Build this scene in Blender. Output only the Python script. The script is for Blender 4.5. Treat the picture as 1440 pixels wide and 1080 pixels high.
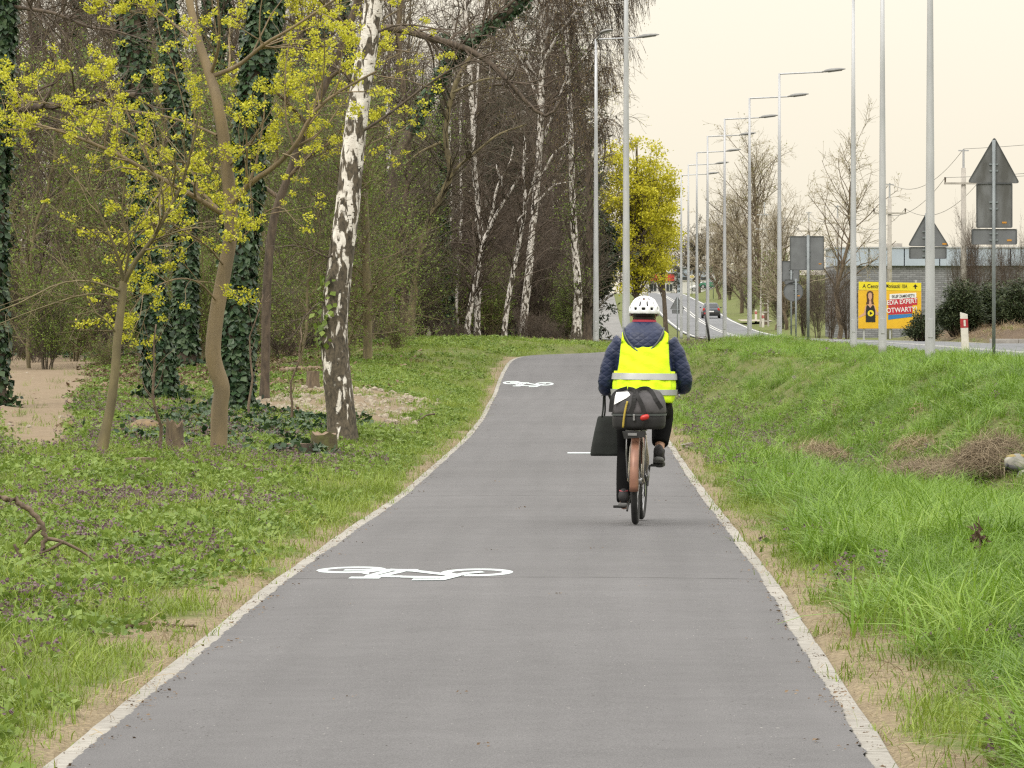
import bpy, bmesh, math, random
import numpy as np
from mathutils import Vector, Matrix, Euler

R = math.radians
rng = np.random.default_rng(11)
random.seed(11)
for o in list(bpy.data.objects):
    bpy.data.objects.remove(o, do_unlink=True)
scene = bpy.context.scene
C = scene.collection

# ------------------------------------------------------------------ camera
F = 7000.0            # focal length in photo pixels (1440 wide); kerb stones of 1 m give this
VX, VY = 844.0, 440.0 # where the level line of sight meets the photo
CAM_H = 1.6
cam_data = bpy.data.cameras.new('camera')
cam = bpy.data.objects.new('camera', cam_data)
C.objects.link(cam)
cam.location = (0, 0, CAM_H)
cam.rotation_euler = (R(90), 0, 0)
cam_data.sensor_fit = 'HORIZONTAL'
cam_data.sensor_width = 36.0
cam_data.lens = 36.0 * F / 1440.0
cam_data.shift_x = (720 - VX) / 1440.0
cam_data.shift_y = (VY - 540) / 1440.0
cam_data.clip_start = 0.5
cam_data.clip_end = 9000
scene.camera = cam

# ------------------------------------------------------------------ world: bright milky overcast
SUN_EL, SUN_AZ = R(48), R(-35)
world = bpy.data.worlds.new('World')
scene.world = world
world.use_nodes = True
wn, wl = world.node_tree.nodes, world.node_tree.links
wn.clear()
w_out = wn.new('ShaderNodeOutputWorld')
sky = wn.new('ShaderNodeTexSky')
sky.sky_type = 'NISHITA'
sky.sun_disc = False
sky.sun_elevation = SUN_EL
sky.sun_rotation = SUN_AZ
sky.dust_density = 4.0
bg_sky = wn.new('ShaderNodeBackground')
bg_sky.inputs['Strength'].default_value = 0.05
wl.new(sky.outputs[0], bg_sky.inputs['Color'])
# cloud deck: evenly brightening from the horizon to the zenith, as under a closed overcast
tc = wn.new('ShaderNodeTexCoord')
sep = wn.new('ShaderNodeSeparateXYZ')
wl.new(tc.outputs['Generated'], sep.inputs[0])
mr = wn.new('ShaderNodeMapRange')
mr.inputs['From Min'].default_value = 0.0
mr.inputs['From Max'].default_value = 1.0
mr.inputs['To Min'].default_value = 0.0
mr.inputs['To Max'].default_value = 1.0
wl.new(sep.outputs['Z'], mr.inputs['Value'])
ramp = wn.new('ShaderNodeValToRGB')
ramp.color_ramp.elements[0].position = 0.0
ramp.color_ramp.elements[0].color = (0.93, 0.85, 0.69, 1)
ramp.color_ramp.elements[1].position = 1.0
ramp.color_ramp.elements[1].color = (1.0, 0.985, 0.95, 1)
e = ramp.color_ramp.elements.new(0.09)
e.color = (0.952, 0.897, 0.765, 1)
e = ramp.color_ramp.elements.new(0.35)
e.color = (0.95, 0.91, 0.82, 1)
wl.new(mr.outputs[0], ramp.inputs[0])
mul = wn.new('ShaderNodeMath'); mul.operation = 'MULTIPLY_ADD'
mul.inputs[1].default_value = 2.0
mul.inputs[2].default_value = 1.04
wl.new(mr.outputs[0], mul.inputs[0])
bg_cl = wn.new('ShaderNodeBackground')
wl.new(ramp.outputs[0], bg_cl.inputs['Color'])
wl.new(mul.outputs[0], bg_cl.inputs['Strength'])
mixw = wn.new('ShaderNodeMixShader')
mixw.inputs[0].default_value = 0.94
wl.new(bg_sky.outputs[0], mixw.inputs[1])
wl.new(bg_cl.outputs[0], mixw.inputs[2])
wl.new(mixw.outputs[0], w_out.inputs['Surface'])

sun_d = bpy.data.lights.new('sun', 'SUN')
sun_d.energy = 1.4
sun_d.angle = R(22)
sun_d.color = (1.0, 0.95, 0.87)
sun = bpy.data.objects.new('sun', sun_d)
C.objects.link(sun)
sd = Vector((math.sin(SUN_AZ) * math.cos(SUN_EL), math.cos(SUN_AZ) * math.cos(SUN_EL) * -1, math.sin(SUN_EL)))
sun.rotation_euler = sd.to_track_quat('Z', 'Y').to_euler()

vs = scene.view_settings
vs.view_transform = 'Standard'
vs.look = 'None'
vs.gamma = 1.0
vs.use_curve_mapping = False
vs.exposure = 0.0
scene.display_settings.display_device = 'sRGB'
scene.render.engine = 'CYCLES'
cy = scene.cycles
cy.max_bounces = 5
cy.diffuse_bounces = 3
cy.glossy_bounces = 2
cy.transmission_bounces = 3
cy.transparent_max_bounces = 6
cy.use_denoising = False
cy.caustics_reflective = False
cy.caustics_refractive = False
cy.pixel_filter_type = 'BLACKMAN_HARRIS'
cy.filter_width = 1.3

# ------------------------------------------------------------------ helpers
def P(px, py, d):
    """photo pixel at a known distance -> point"""
    return np.array([(px - VX) * d / F, d, CAM_H - (py - VY) * d / F])

def tag(o, label=None, cat=None, group=None, kind=None):
    if label: o['label'] = label
    if cat: o['category'] = cat
    if group: o['group'] = group
    if kind: o['kind'] = kind
    return o

def thing(name, label, cat, loc=(0, 0, 0), rz=0.0, group=None):
    o = bpy.data.objects.new(name, None)
    o.empty_display_size = 0.2
    C.objects.link(o)
    o.location = loc
    o.rotation_euler = (0, 0, rz)
    return tag(o, label, cat, group)

def link(name, me, parent=None, mat=None):
    if mat is not None:
        me.materials.clear()
        for m in (mat if isinstance(mat, (list, tuple)) else [mat]):
            me.materials.append(m)
    o = bpy.data.objects.new(name, me)
    C.objects.link(o)
    if parent is not None:
        o.parent = parent
    return o

def np_mesh(name, verts, quads=None, tris=None, smooth=True):
    verts = np.asarray(verts, dtype=np.float32).reshape(-1, 3)
    me = bpy.data.meshes.new(name)
    nq = 0 if quads is None else len(quads)
    nt = 0 if tris is None else len(tris)
    me.vertices.add(len(verts))
    me.vertices.foreach_set('co', verts.ravel())
    loops = []
    if nq: loops.append(np.asarray(quads, dtype=np.int32).ravel())
    if nt: loops.append(np.asarray(tris, dtype=np.int32).ravel())
    loops = np.concatenate(loops)
    me.loops.add(len(loops))
    me.loops.foreach_set('vertex_index', loops)
    me.polygons.add(nq + nt)
    starts = np.concatenate([np.arange(nq) * 4, nq * 4 + np.arange(nt) * 3]).astype(np.int32)
    me.polygons.foreach_set('loop_start', starts)
    me.polygons.foreach_set('use_smooth', np.full(nq + nt, smooth))
    me.update(calc_edges=True)
    return me

def norm(v):
    return v / np.maximum(np.linalg.norm(v, axis=-1, keepdims=True), 1e-9)

def tubes(pts, rad, sides=5, cap=False):
    """batch of curves pts (n,k,3) with radii (n,k) -> verts, quads"""
    pts = np.asarray(pts, float); rad = np.asarray(rad, float)
    n, k, _ = pts.shape
    tan = np.empty_like(pts)
    tan[:, 1:-1] = pts[:, 2:] - pts[:, :-2]
    tan[:, 0] = pts[:, 1] - pts[:, 0]
    tan[:, -1] = pts[:, -1] - pts[:, -2]
    tan = norm(tan)
    ref = np.zeros((n, 1, 3)); ref[..., 0] = 1.0
    vert = np.abs(tan[:, :1, 0:1]) > 0.8
    ref = np.where(vert, np.array([0, 1.0, 0]), ref)
    u = norm(np.cross(tan, np.broadcast_to(ref, tan.shape)))
    v = np.cross(tan, u)
    a = np.arange(sides) * 2 * np.pi / sides
    ring = u[:, :, None, :] * np.cos(a)[None, None, :, None] + v[:, :, None, :] * np.sin(a)[None, None, :, None]
    V = (pts[:, :, None, :] + ring * rad[:, :, None, None]).reshape(-1, 3)
    base = (np.arange(n) * k * sides)[:, None, None] + (np.arange(k - 1) * sides)[None, :, None]
    i = np.arange(sides)[None, None, :]
    j = (np.arange(sides) + 1)[None, None, :] % sides
    q = np.stack([base + i, base + j, base + sides + j, base + sides + i], axis=-1).reshape(-1, 4)
    return V, q

def resample(pts, k):
    pts = np.asarray(pts, float)
    # Catmull-Rom through the points
    p = np.vstack([2 * pts[0] - pts[1], pts, 2 * pts[-1] - pts[-2]])
    m = len(pts) - 1
    t = np.linspace(0, m, k)
    i = np.minimum(t.astype(int), m - 1)
    f = (t - i)[:, None]
    p0, p1, p2, p3 = p[i], p[i + 1], p[i + 2], p[i + 3]
    return 0.5 * ((2 * p1) + (-p0 + p2) * f + (2 * p0 - 5 * p1 + 4 * p2 - p3) * f ** 2 + (-p0 + 3 * p1 - 3 * p2 + p3) * f ** 3)

class Geo:
    """collects numpy geometry, then makes one mesh"""
    def __init__(self):
        self.v, self.q, self.t, self.n = [], [], [], 0
    def add(self, V, q=None, t=None):
        V = np.asarray(V, float).reshape(-1, 3)
        if q is not None and len(q): self.q.append(np.asarray(q) + self.n)
        if t is not None and len(t): self.t.append(np.asarray(t) + self.n)
        self.v.append(V); self.n += len(V)
        return self
    def tube(self, pts, rad, sides=8, caps=True):
        pts = np.asarray(pts, float); k = len(pts)
        rad = np.broadcast_to(np.asarray(rad, float), (k,))
        V, q = tubes(pts[None], rad[None], sides)
        t = []
        if caps:
            V = np.vstack([V, pts[0], pts[-1]])
            a, b = len(V) - 2, len(V) - 1
            for i in range(sides):
                j = (i + 1) % sides
                t.append((a, j, i)); t.append((b, (k - 1) * sides + i, (k - 1) * sides + j))
        return self.add(V, q, t)
    def box(self, c, s, rot=None):
        c = np.asarray(c, float); h = np.asarray(s, float) / 2
        V = np.array([[x, y, z] for x in (-1, 1) for y in (-1, 1) for z in (-1, 1)], float) * h
        if rot is not None: V = V @ np.array(rot).T
        return self.add(V + c, [(0, 1, 3, 2), (4, 6, 7, 5), (0, 4, 5, 1), (2, 3, 7, 6), (0, 2, 6, 4), (1, 5, 7, 3)])
    def prism(self, poly, y0, y1):
        """polygon in x,z extruded along y"""
        poly = np.asarray(poly, float); n = len(poly)
        V = np.vstack([np.column_stack([poly[:, 0], np.full(n, y0), poly[:, 1]]),
                       np.column_stack([poly[:, 0], np.full(n, y1), poly[:, 1]]),
                       [[poly[:, 0].mean(), y0, poly[:, 1].mean()], [poly[:, 0].mean(), y1, poly[:, 1].mean()]]])
        q, t = [], []
        for i in range(n):
            j = (i + 1) % n
            q.append((i, j, n + j, n + i)); t.append((2 * n, j, i)); t.append((2 * n + 1, n + i, n + j))
        return self.add(V, q, t)
    def loft(self, rings, close=True, caps=True):
        """rings: list of (m,3) arrays"""
        k, m = len(rings), len(rings[0])
        V = np.vstack(rings); q, t = [], []
        for a in range(k - 1):
            for i in range(m if close else m - 1):
                j = (i + 1) % m
                q.append((a * m + i, a * m + j, (a + 1) * m + j, (a + 1) * m + i))
        if caps and close:
            V = np.vstack([V, np.mean(rings[0], axis=0), np.mean(rings[-1], axis=0)])
            for i in range(m):
                j = (i + 1) % m
                t.append((k * m, j, i)); t.append((k * m + 1, (k - 1) * m + i, (k - 1) * m + j))
        return self.add(V, q, t)
    def mesh(self, name, smooth=True):
        return np_mesh(name, np.vstack(self.v), np.vstack(self.q) if self.q else None, np.vstack(self.t) if self.t else None, smooth)
    def build(self, name, mat, parent=None, smooth=False, bevel=0.0):
        o = link(name, self.mesh(name, smooth), parent, mat)
        if bevel:
            b = o.modifiers.new('bevel', 'BEVEL'); b.width = bevel; b.segments = 2; b.limit_method = 'ANGLE'
        return o

def ellipse_ring(c, rx, ry, u=(1, 0, 0), v=(0, 1, 0), m=16, power=2.0):
    a = np.arange(m) * 2 * np.pi / m
    ca, sa = np.cos(a), np.sin(a)
    ca = np.sign(ca) * np.abs(ca) ** (2 / power); sa = np.sign(sa) * np.abs(sa) ** (2 / power)
    return np.asarray(c, float) + np.outer(ca * rx, np.asarray(u, float)) + np.outer(sa * ry, np.asarray(v, float))

# ------------------------------------------------------------------ materials
MATS = {}
def newmat(name):
    m = bpy.data.materials.new(name); m.use_nodes = True
    MATS[name] = m
    return m, m.node_tree.nodes, m.node_tree.links, m.node_tree.nodes['Principled BSDF']

def rgba(c): return (c[0], c[1], c[2], 1.0)

def plain(name, c, c2=None, scale=8.0, rough=0.7, metal=0.0, bump=0.0, bump_scale=None, stretch=(1, 1, 1), detail=4.0, rand=0.0, contrast=(0.35, 0.65), spec=None):
    """noise mix of two colours in object space, with fine relief"""
    m, N, L, b = newmat(name)
    b.inputs['Roughness'].default_value = rough
    b.inputs['Metallic'].default_value = metal
    if spec is not None: b.inputs['Specular IOR Level'].default_value = spec
    c2 = c2 or tuple(x * 0.8 for x in c)
    t = N.new('ShaderNodeTexCoord'); mp = N.new('ShaderNodeMapping')
    mp.inputs['Scale'].default_value = stretch
    L.new(t.outputs['Object'], mp.inputs[0])
    nz = N.new('ShaderNodeTexNoise'); nz.inputs['Scale'].default_value = scale; nz.inputs['Detail'].default_value = detail
    L.new(mp.outputs[0], nz.inputs['Vector'])
    r = N.new('ShaderNodeValToRGB')
    r.color_ramp.elements[0].position = contrast[0]; r.color_ramp.elements[0].color = rgba(c2)
    r.color_ramp.elements[1].position = contrast[1]; r.color_ramp.elements[1].color = rgba(c)
    L.new(nz.outputs['Fac'], r.inputs[0])
    col = r.outputs[0]
    if rand:
        oi = N.new('ShaderNodeObjectInfo'); hs = N.new('ShaderNodeHueSaturation')
        mm = N.new('ShaderNodeMapRange'); mm.inputs['To Min'].default_value = 1 - rand; mm.inputs['To Max'].default_value = 1 + rand
        L.new(oi.outputs['Random'], mm.inputs['Value']); L.new(mm.outputs[0], hs.inputs['Value']); L.new(col, hs.inputs['Color'])
        col = hs.outputs[0]
    L.new(col, b.inputs['Base Color'])
    if bump:
        n2 = N.new('ShaderNodeTexNoise'); n2.inputs['Scale'].default_value = bump_scale or scale * 2; n2.inputs['Detail'].default_value = 5
        L.new(mp.outputs[0], n2.inputs['Vector'])
        bp = N.new('ShaderNodeBump'); bp.inputs['Strength'].default_value = bump; bp.inputs['Distance'].default_value = 0.02
        L.new(n2.outputs['Fac'], bp.inputs['Height']); L.new(bp.outputs[0], b.inputs['Normal'])
    return m

def leaf_mat(name, cols, trans=0.3, rough=0.55, instancer=False):
    """leaf: colour differs from leaf to leaf, some light passes through"""
    m, N, L, b = newmat(name)
    out = N['Material Output']
    g = N.new('ShaderNodeNewGeometry')
    src = g.outputs['Random Per Island']
    if instancer:
        at = N.new('ShaderNodeAttribute'); at.attribute_type = 'INSTANCER'; at.attribute_name = 'tint'
        mx = N.new('ShaderNodeMath'); mx.operation = 'MULTIPLY_ADD'; mx.inputs[1].default_value = 0.35
        L.new(src, mx.inputs[0]); L.new(at.outputs['Fac'], mx.inputs[2]); mx.use_clamp = True
        src = mx.outputs[0]
    r = N.new('ShaderNodeValToRGB')
    els = r.color_ramp.elements
    while len(els) < len(cols): els.new(0.5)
    for i, c in enumerate(cols):
        els[i].position = i / (len(cols) - 1); els[i].color = rgba(c)
    L.new(src, r.inputs[0])
    L.new(r.outputs[0], b.inputs['Base Color'])
    b.inputs['Roughness'].default_value = rough
    b.inputs['Specular IOR Level'].default_value = 0.3
    tr = N.new('ShaderNodeBsdfTranslucent')
    L.new(r.outputs[0], tr.inputs['Color'])
    mx = N.new('ShaderNodeMixShader'); mx.inputs[0].default_value = trans
    L.new(b.outputs[0], mx.inputs[1]); L.new(tr.outputs[0], mx.inputs[2]); L.new(mx.outputs[0], out.inputs['Surface'])
    return m

# ------------------------------------------------------------------ lie of the land
def table(pairs, smooth=6.0):
    pairs = np.array(pairs, float)
    ys = np.arange(-20, 4300, 0.5)
    zs = np.interp(ys, pairs[:, 0], pairs[:, 1])
    if smooth:
        k = np.arange(-int(smooth * 6), int(smooth * 6) + 1) * 0.5
        w = np.exp(-0.5 * (k / smooth) ** 2); w /= w.sum()
        pad = len(k) // 2
        zs = np.convolve(np.pad(zs, pad, mode='edge'), w, mode='valid')
    return lambda y: np.interp(y, ys, zs)

ROADZ = table([(0, .62), (180, .55), (250, .25), (330, -.05), (395, .15), (476, 1.0), (520, 2.0), (648, 3.9), (700, 4.4), (760, 4.5), (850, 4.0), (1000, 2.0), (1300, 0), (4200, 0)], 14)
_pz = table([(0, 0), (30, -.0), (33, -.03), (40, -.08), (46, -.15), (57, -.2), (72, -.24), (88, -.26), (104, -.28), (113, -.29), (116.5, -.27), (118.5, -.19), (120.5, -.06), (124, .18), (127.5, .40), (131, .48), (140, .5), (165, .45), (205, .3), (250, .2)], 1.0)
def PATHZ(y):
    y = np.asarray(y, float)
    w = np.clip((y - 215) / 60, 0, 1)
    return _pz(y) * (1 - w) + (ROADZ(y) - .05) * w
PC = np.array([(-.455, 0), (-.455, 50), (-.475, 57), (-.495, 72), (-.615, 88), (-.835, 104), (-.98, 116), (-.99, 120), (-.92, 124.5), (-.8, 127.5), (-.45, 131), (.35, 134.2), (1.2, 137.5), (1.8, 143), (2.05, 152), (1.9, 195), (1.1, 215), (.8, 250)])
PCX = table([(b, a) for a, b in PC], 1.6)   # centre line x by distance, where it runs away from us
HW = 1.415

# centre line as a dense polyline (also through the bend)
_yy = np.arange(0, 125, 4.0)
_cp = np.vstack([np.column_stack([PCX(_yy), _yy]), PC[PC[:, 1] >= 127]])
CLINE = resample(_cp, 1600)
def path_dist(x, y):
    """distance to the path's centre line (vector)"""
    x = np.asarray(x, float); y = np.asarray(y, float)
    out = np.abs(x - PCX(y))
    m = (y > 118) & (y < 262)
    if m.any():
        seg = CLINE[(CLINE[:, 1] > 112)]
        xm, ym = x[m], y[m]
        best = np.full(xm.shape, 1e9)
        for s in range(0, len(seg), 3):
            best = np.minimum(best, (xm - seg[s, 0]) ** 2 + (ym - seg[s, 1]) ** 2)
        out[m] = np.sqrt(best)
    return out

def ss(a, b, x):
    t = np.clip((x - a) / (b - a), 0, 1)
    return t * t * (3 - 2 * t)

ZLEFT = table([(0, 0), (60, -.02), (98, -.02), (110, .02), (118, .2), (125, .48), (133, .66), (150, .66), (175, .58), (200, .5), (260, .3), (330, .1), (395, .2), (476, 1.0), (648, 3.9), (760, 4.5), (1000, 2), (1300, 0), (4200, 0)], 4)
ZWOOD = table([(0, 0), (105, .0), (135, .18), (180, .3), (260, .3), (400, .3), (500, 1.5), (760, 3.5), (1000, 1), (4200, 0)], 6)
TOE = table([(0, 5.6), (40, 5.2), (54, 4.3), (62, 3.4), (87, 2.6), (106, 2.2), (116, 1.3), (122, 1.0), (128, 1.1), (140, 2.9), (150, 3.4), (200, 3.4)], 4)
RISE = table([(0, 2.6), (54, 2.6), (87, 3.0), (106, 2.2), (118, 1.2), (200, 1.2)], 4)
DITCH = table([(0, -.05), (35, -.1), (50, -.32), (70, -.38), (95, -.3), (112, -.15), (120, 0), (4000, 0)], 4)

def vnoise(x, y, f, seed):
    xi, yi = np.floor(x * f), np.floor(y * f)
    fx, fy = x * f - xi, y * f - yi
    def h(a, b):
        s = np.sin(a * 127.1 + b * 311.7 + seed * 74.7) * 43758.5453
        return s - np.floor(s)
    ux, uy = fx * fx * (3 - 2 * fx), fy * fy * (3 - 2 * fy)
    return (h(xi, yi) * (1 - ux) + h(xi + 1, yi) * ux) * (1 - uy) + (h(xi, yi + 1) * (1 - ux) + h(xi + 1, yi + 1) * ux) * uy

def GZ(x, y):
    """ground height"""
    x, y = np.broadcast_arrays(np.asarray(x, float), np.asarray(y, float))
    shp = x.shape; x = x.ravel(); y = y.ravel()
    zp = PATHZ(y)
    xc = PCX(y)
    tl = xc - HW - x
    tr = x - xc - HW
    # left of the path
    wood = ss(-5, -11, x)
    zl = ZLEFT(y) * (1 - wood) + ZWOOD(y) * wood
    left = zp + ss(.15, 3.0, tl) * (zl - zp)
    # right of the path: verge, ditch, bank up to the road
    toe, rise = TOE(y), RISE(y)
    zt = ROADZ(y) + .04
    zd = zp + DITCH(y)
    right = zp + ss(.4, np.maximum(toe - xc - HW, .6), tr) * (zd - zp)
    right = right + ss(toe, toe + rise, x) * (zt - right)
    z = np.where(x < xc, left, right)
    # beyond the bend all the land follows the road, with a grassy bank across
    far = ROADZ(y) - .04
    z = z + ss(150, 205, y) * (np.where(x < -6, ZWOOD(y), far) - z)
    bank = np.exp(-((y - 139) / 4.5) ** 2) * .22 * ss(-9, -3, x) * (1 - ss(5, 7, x))
    z = z + bank
    # embankment right of the far road
    z = z + ss(13.5, 22, x) * ss(330, 400, y) * 2.6
    # brown planted bank across the side road
    z = z + ss(171.8, 176, y) * ss(13.2, 15, x) * (1 - ss(215, 260, y)) * .52 * (1 - ss(60, 90, x))
    bumps = (vnoise(x, y, 1.3, 1) - .5) * .07 + (vnoise(x, y, .35, 2) - .5) * .14
    d = path_dist(x, y)
    w = ss(HW + .1, HW + 1.2, d)
    z = z + bumps * w * (1 - ss(195, 230, y) * (x > -5))
    # cut for the path itself
    inpath = 1 - ss(HW + .16, HW + .55, d)
    z = np.where(y < 262, z + inpath * (zp - .012 - z), z)
    z = z - (1 - ss(HW + .05, HW + .13, d)) * .05 * (y < 270)
    # under the carriageway and the side road
    road = ss(6.4, 6.8, x - roadx(y)) * (1 - ss(12.8, 13.2, x - roadx(y)))
    side = ss(6.4, 6.8, x) * ss(149, 150, y) * (1 - ss(171.0, 171.6, y))
    road = np.maximum(road, side)
    z = z + road * (ROADZ(y) - .07 - z)
    return z.reshape(shp)

def roadx(y):
    return np.interp(y, [0, 100, 150, 200, 300, 395, 476, 520, 648, 760, 1000], [1.6, 1.6, .8, .2, -.4, -.4, -.55, -.9, -1.5, -1.9, -3.0])

def gp(px, py, lo=12, hi=900):
    """point of the ground seen at a photo pixel"""
    ds = np.geomspace(lo, hi, 3000)
    X = (px - VX) * ds / F; Z = CAM_H - (py - VY) * ds / F
    g = GZ(X, ds)
    i = np.argmax(Z < g)
    d = ds[i]
    return np.array([(px - VX) * d / F, d, float(g[i])])

def gz(x, y):
    return float(GZ(np.array([x]), np.array([y]))[0])

# masks that differ from place to place (what grows or lies there)
def M_sand(x, y):
    n0 = vnoise(x, y, .7, 4)
    s1 = ss(1.15, .7, np.abs(x + 6.45 + (y - 57) * .115) / (.42 + (y - 57) * .017) + (n0 - .5) * .5) * ss(55, 60, y) * ss(175, 150, y)            # foot trail at the left
    n = vnoise(x, y, .9, 5)
    s2 = ss(.62, .45, np.hypot((x + 4.3 + .02 * (y - 90)) / 4.6, (y - 90) / 26.0) + (n - .5) * .45) * ss(-1.6, -2.6, x - PCX(y) + .4)
    return np.clip(np.maximum(s1, s2), 0, 1)
def M_wood(x, y):
    n = (vnoise(x, y, .4, 7) - .5) * 3
    return ss(-5.5, -9.0, x + n * .8 + .00 * y) * ss(85, 115, y + n * 5) + ss(148, 160, y + n) * ss(.2, -1.5, x + n * .3)
def M_edge(x, y):
    """thin dry strip beside the kerbs"""
    d = path_dist(x, y) - HW
    n = vnoise(x, y, .8, 9); n2 = vnoise(x, y, 2.2, 10)
    wl = np.where(x < PCX(y), .4, .7)
    spots = np.maximum(ss(1.1, .5, np.hypot((x + 2.25) / .42, (y - 24.8) / 1.5) + (n2 - .5) * .5), ss(1.1, .5, np.hypot((x + 2.2) / .36, (y - 29) / 1.9) + (n2 - .5) * .6))
    return np.clip(spots + ss(1.0, .25, d / (wl * (.35 + 1.3 * n)) + (n2 - .5) * .5), 0, 1) * (y < 130)
def M_mulch(x, y):
    return ss(171.5, 173, y) * ss(13.0, 14, x) * ss(240, 215, y)

# ------------------------------------------------------------------ ground sheet
def steps(*segs):
    out = []
    for a, b, s in segs: out.append(np.arange(a, b, s))
    return np.concatenate(out + [[segs[-1][1]]])
gx = steps((-900, -100, 100), (-100, -40, 10), (-40, -14, 1.3), (-14, -7, .3), (-7, 8.4, .14), (8.4, 16, .4), (16, 40, 2), (40, 100, 10), (100, 900, 100))
gy = steps((4, 14, 1), (14, 66, .25), (66, 108, .6), (108, 150, .3), (150, 240, 1.5), (240, 860, 8), (860, 1400, 60), (1400, 4200, 400))
XX, YY = np.meshgrid(gx, gy)
ZZ = GZ(XX, YY)
nx, ny = len(gx), len(gy)
idx = np.arange(nx * ny).reshape(ny, nx)
quads = np.stack([idx[:-1, :-1], idx[:-1, 1:], idx[1:, 1:], idx[1:, :-1]], -1).reshape(-1, 4)
gme = np_mesh('ground', np.stack([XX, YY, ZZ], -1), quads)
xr, yr = XX.ravel(), YY.ravel()
col = np.zeros((nx * ny, 4), np.float32)
col[:, 0] = M_sand(xr, yr); col[:, 1] = np.clip(M_wood(xr, yr), 0, 1); col[:, 2] = M_edge(xr, yr); col[:, 3] = 1
ca = gme.color_attributes.new('cover', 'FLOAT_COLOR', 'POINT')
ca.data.foreach_set('color', col.ravel())
ca2 = gme.attributes.new('mulch', 'FLOAT', 'POINT')
ca2.data.foreach_set('value', M_mulch(xr, yr).astype(np.float32))

def ground_material():
    m, N, L, b = newmat('ground_cover')
    b.inputs['Roughness'].default_value = .95
    b.inputs['Specular IOR Level'].default_value = .15
    geo = N.new('ShaderNodeNewGeometry')
    def noise(scale, detail=5, rough=.6):
        n = N.new('ShaderNodeTexNoise'); n.inputs['Scale'].default_value = scale; n.inputs['Detail'].default_value = detail; n.inputs['Roughness'].default_value = rough
        L.new(geo.outputs['Position'], n.inputs['Vector']); return n.outputs['Fac']
    def mix2(f, c1, c2, lo=.35, hi=.65):
        r = N.new('ShaderNodeValToRGB')
        r.color_ramp.elements[0].position = lo; r.color_ramp.elements[0].color = rgba(c1)
        r.color_ramp.elements[1].position = hi; r.color_ramp.elements[1].color = rgba(c2)
        L.new(f, r.inputs[0]); return r.outputs[0]
    def mix(f, a, bb):
        x = N.new('ShaderNodeMix'); x.data_type = 'RGBA'
        L.new(f, x.inputs['Factor']); L.new(a, x.inputs['A']); L.new(bb, x.inputs['B']); return x.outputs['Result']
    def sharpen(mask, n, gain=3.0):
        a = N.new('ShaderNodeMath'); a.operation = 'SUBTRACT'; L.new(n, a.inputs[0]); a.inputs[1].default_value = .5
        c = N.new('ShaderNodeMath'); c.operation = 'MULTIPLY_ADD'; L.new(a.outputs[0], c.inputs[0]); c.inputs[1].default_value = 1.3; L.new(mask, c.inputs[2])
        r = N.new('ShaderNodeMapRange'); r.inputs['From Min'].default_value = .5 - .5 / gain; r.inputs['From Max'].default_value = .5 + .5 / gain
        L.new(c.outputs[0], r.inputs['Value']); return r.outputs[0]
    at = N.new('ShaderNodeVertexColor'); at.layer_name = 'cover'
    sp = N.new('ShaderNodeSeparateColor'); L.new(at.outputs[0], sp.inputs[0])
    mu = N.new('ShaderNodeAttribute'); mu.attribute_name = 'mulch'
    nA, nB, nC = noise(1.2), noise(9), noise(45, 3)
    green = mix2(nB, (.065, .10, .02), (.125, .175, .04))
    soil = mix2(nC, (.10, .075, .05), (.22, .17, .11))
    turf = mix(sharpen(nA, nB, 1.5), green, mix2(nC, (.10, .10, .04), (.17, .15, .07)))
    litter = mix2(nC, (.045, .035, .025), (.17, .125, .085))
    litter = mix(sharpen(nA, nC, 2), litter, mix2(nB, (.035, .05, .018), (.07, .09, .03)))
    sand = mix2(nC, (.145, .108, .07), (.215, .165, .11), .2, .7)
    sand = mix(sharpen(noise(2.2), nC, 2.0), sand, mix2(nB, (.175, .132, .088), (.25, .195, .132)))
    straw = mix2(nC, (.13, .10, .06), (.36, .30, .19), .3, .7)
    c = turf
    c = mix(sharpen(sp.outputs[1], nB, 2), c, litter)
    c = mix(sharpen(sp.outputs[2], nB, 2.2), c, mix(nB, straw, soil))
    c = mix(sharpen(sp.outputs[0], nB, 2.2), c, sand)
    c = mix(mu.outputs['Fac'], c, mix2(nC, (.06, .043, .03), (.15, .11, .075)))
    L.new(c, b.inputs['Base Color'])
    bp = N.new('ShaderNodeBump'); bp.inputs['Strength'].default_value = .25; bp.inputs['Distance'].default_value = .006
    L.new(nC, bp.inputs['Height']); L.new(bp.outputs[0], b.inputs['Normal'])
    return m
ground = link('ground', gme, None, ground_material())
tag(ground, kind='structure')

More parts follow.
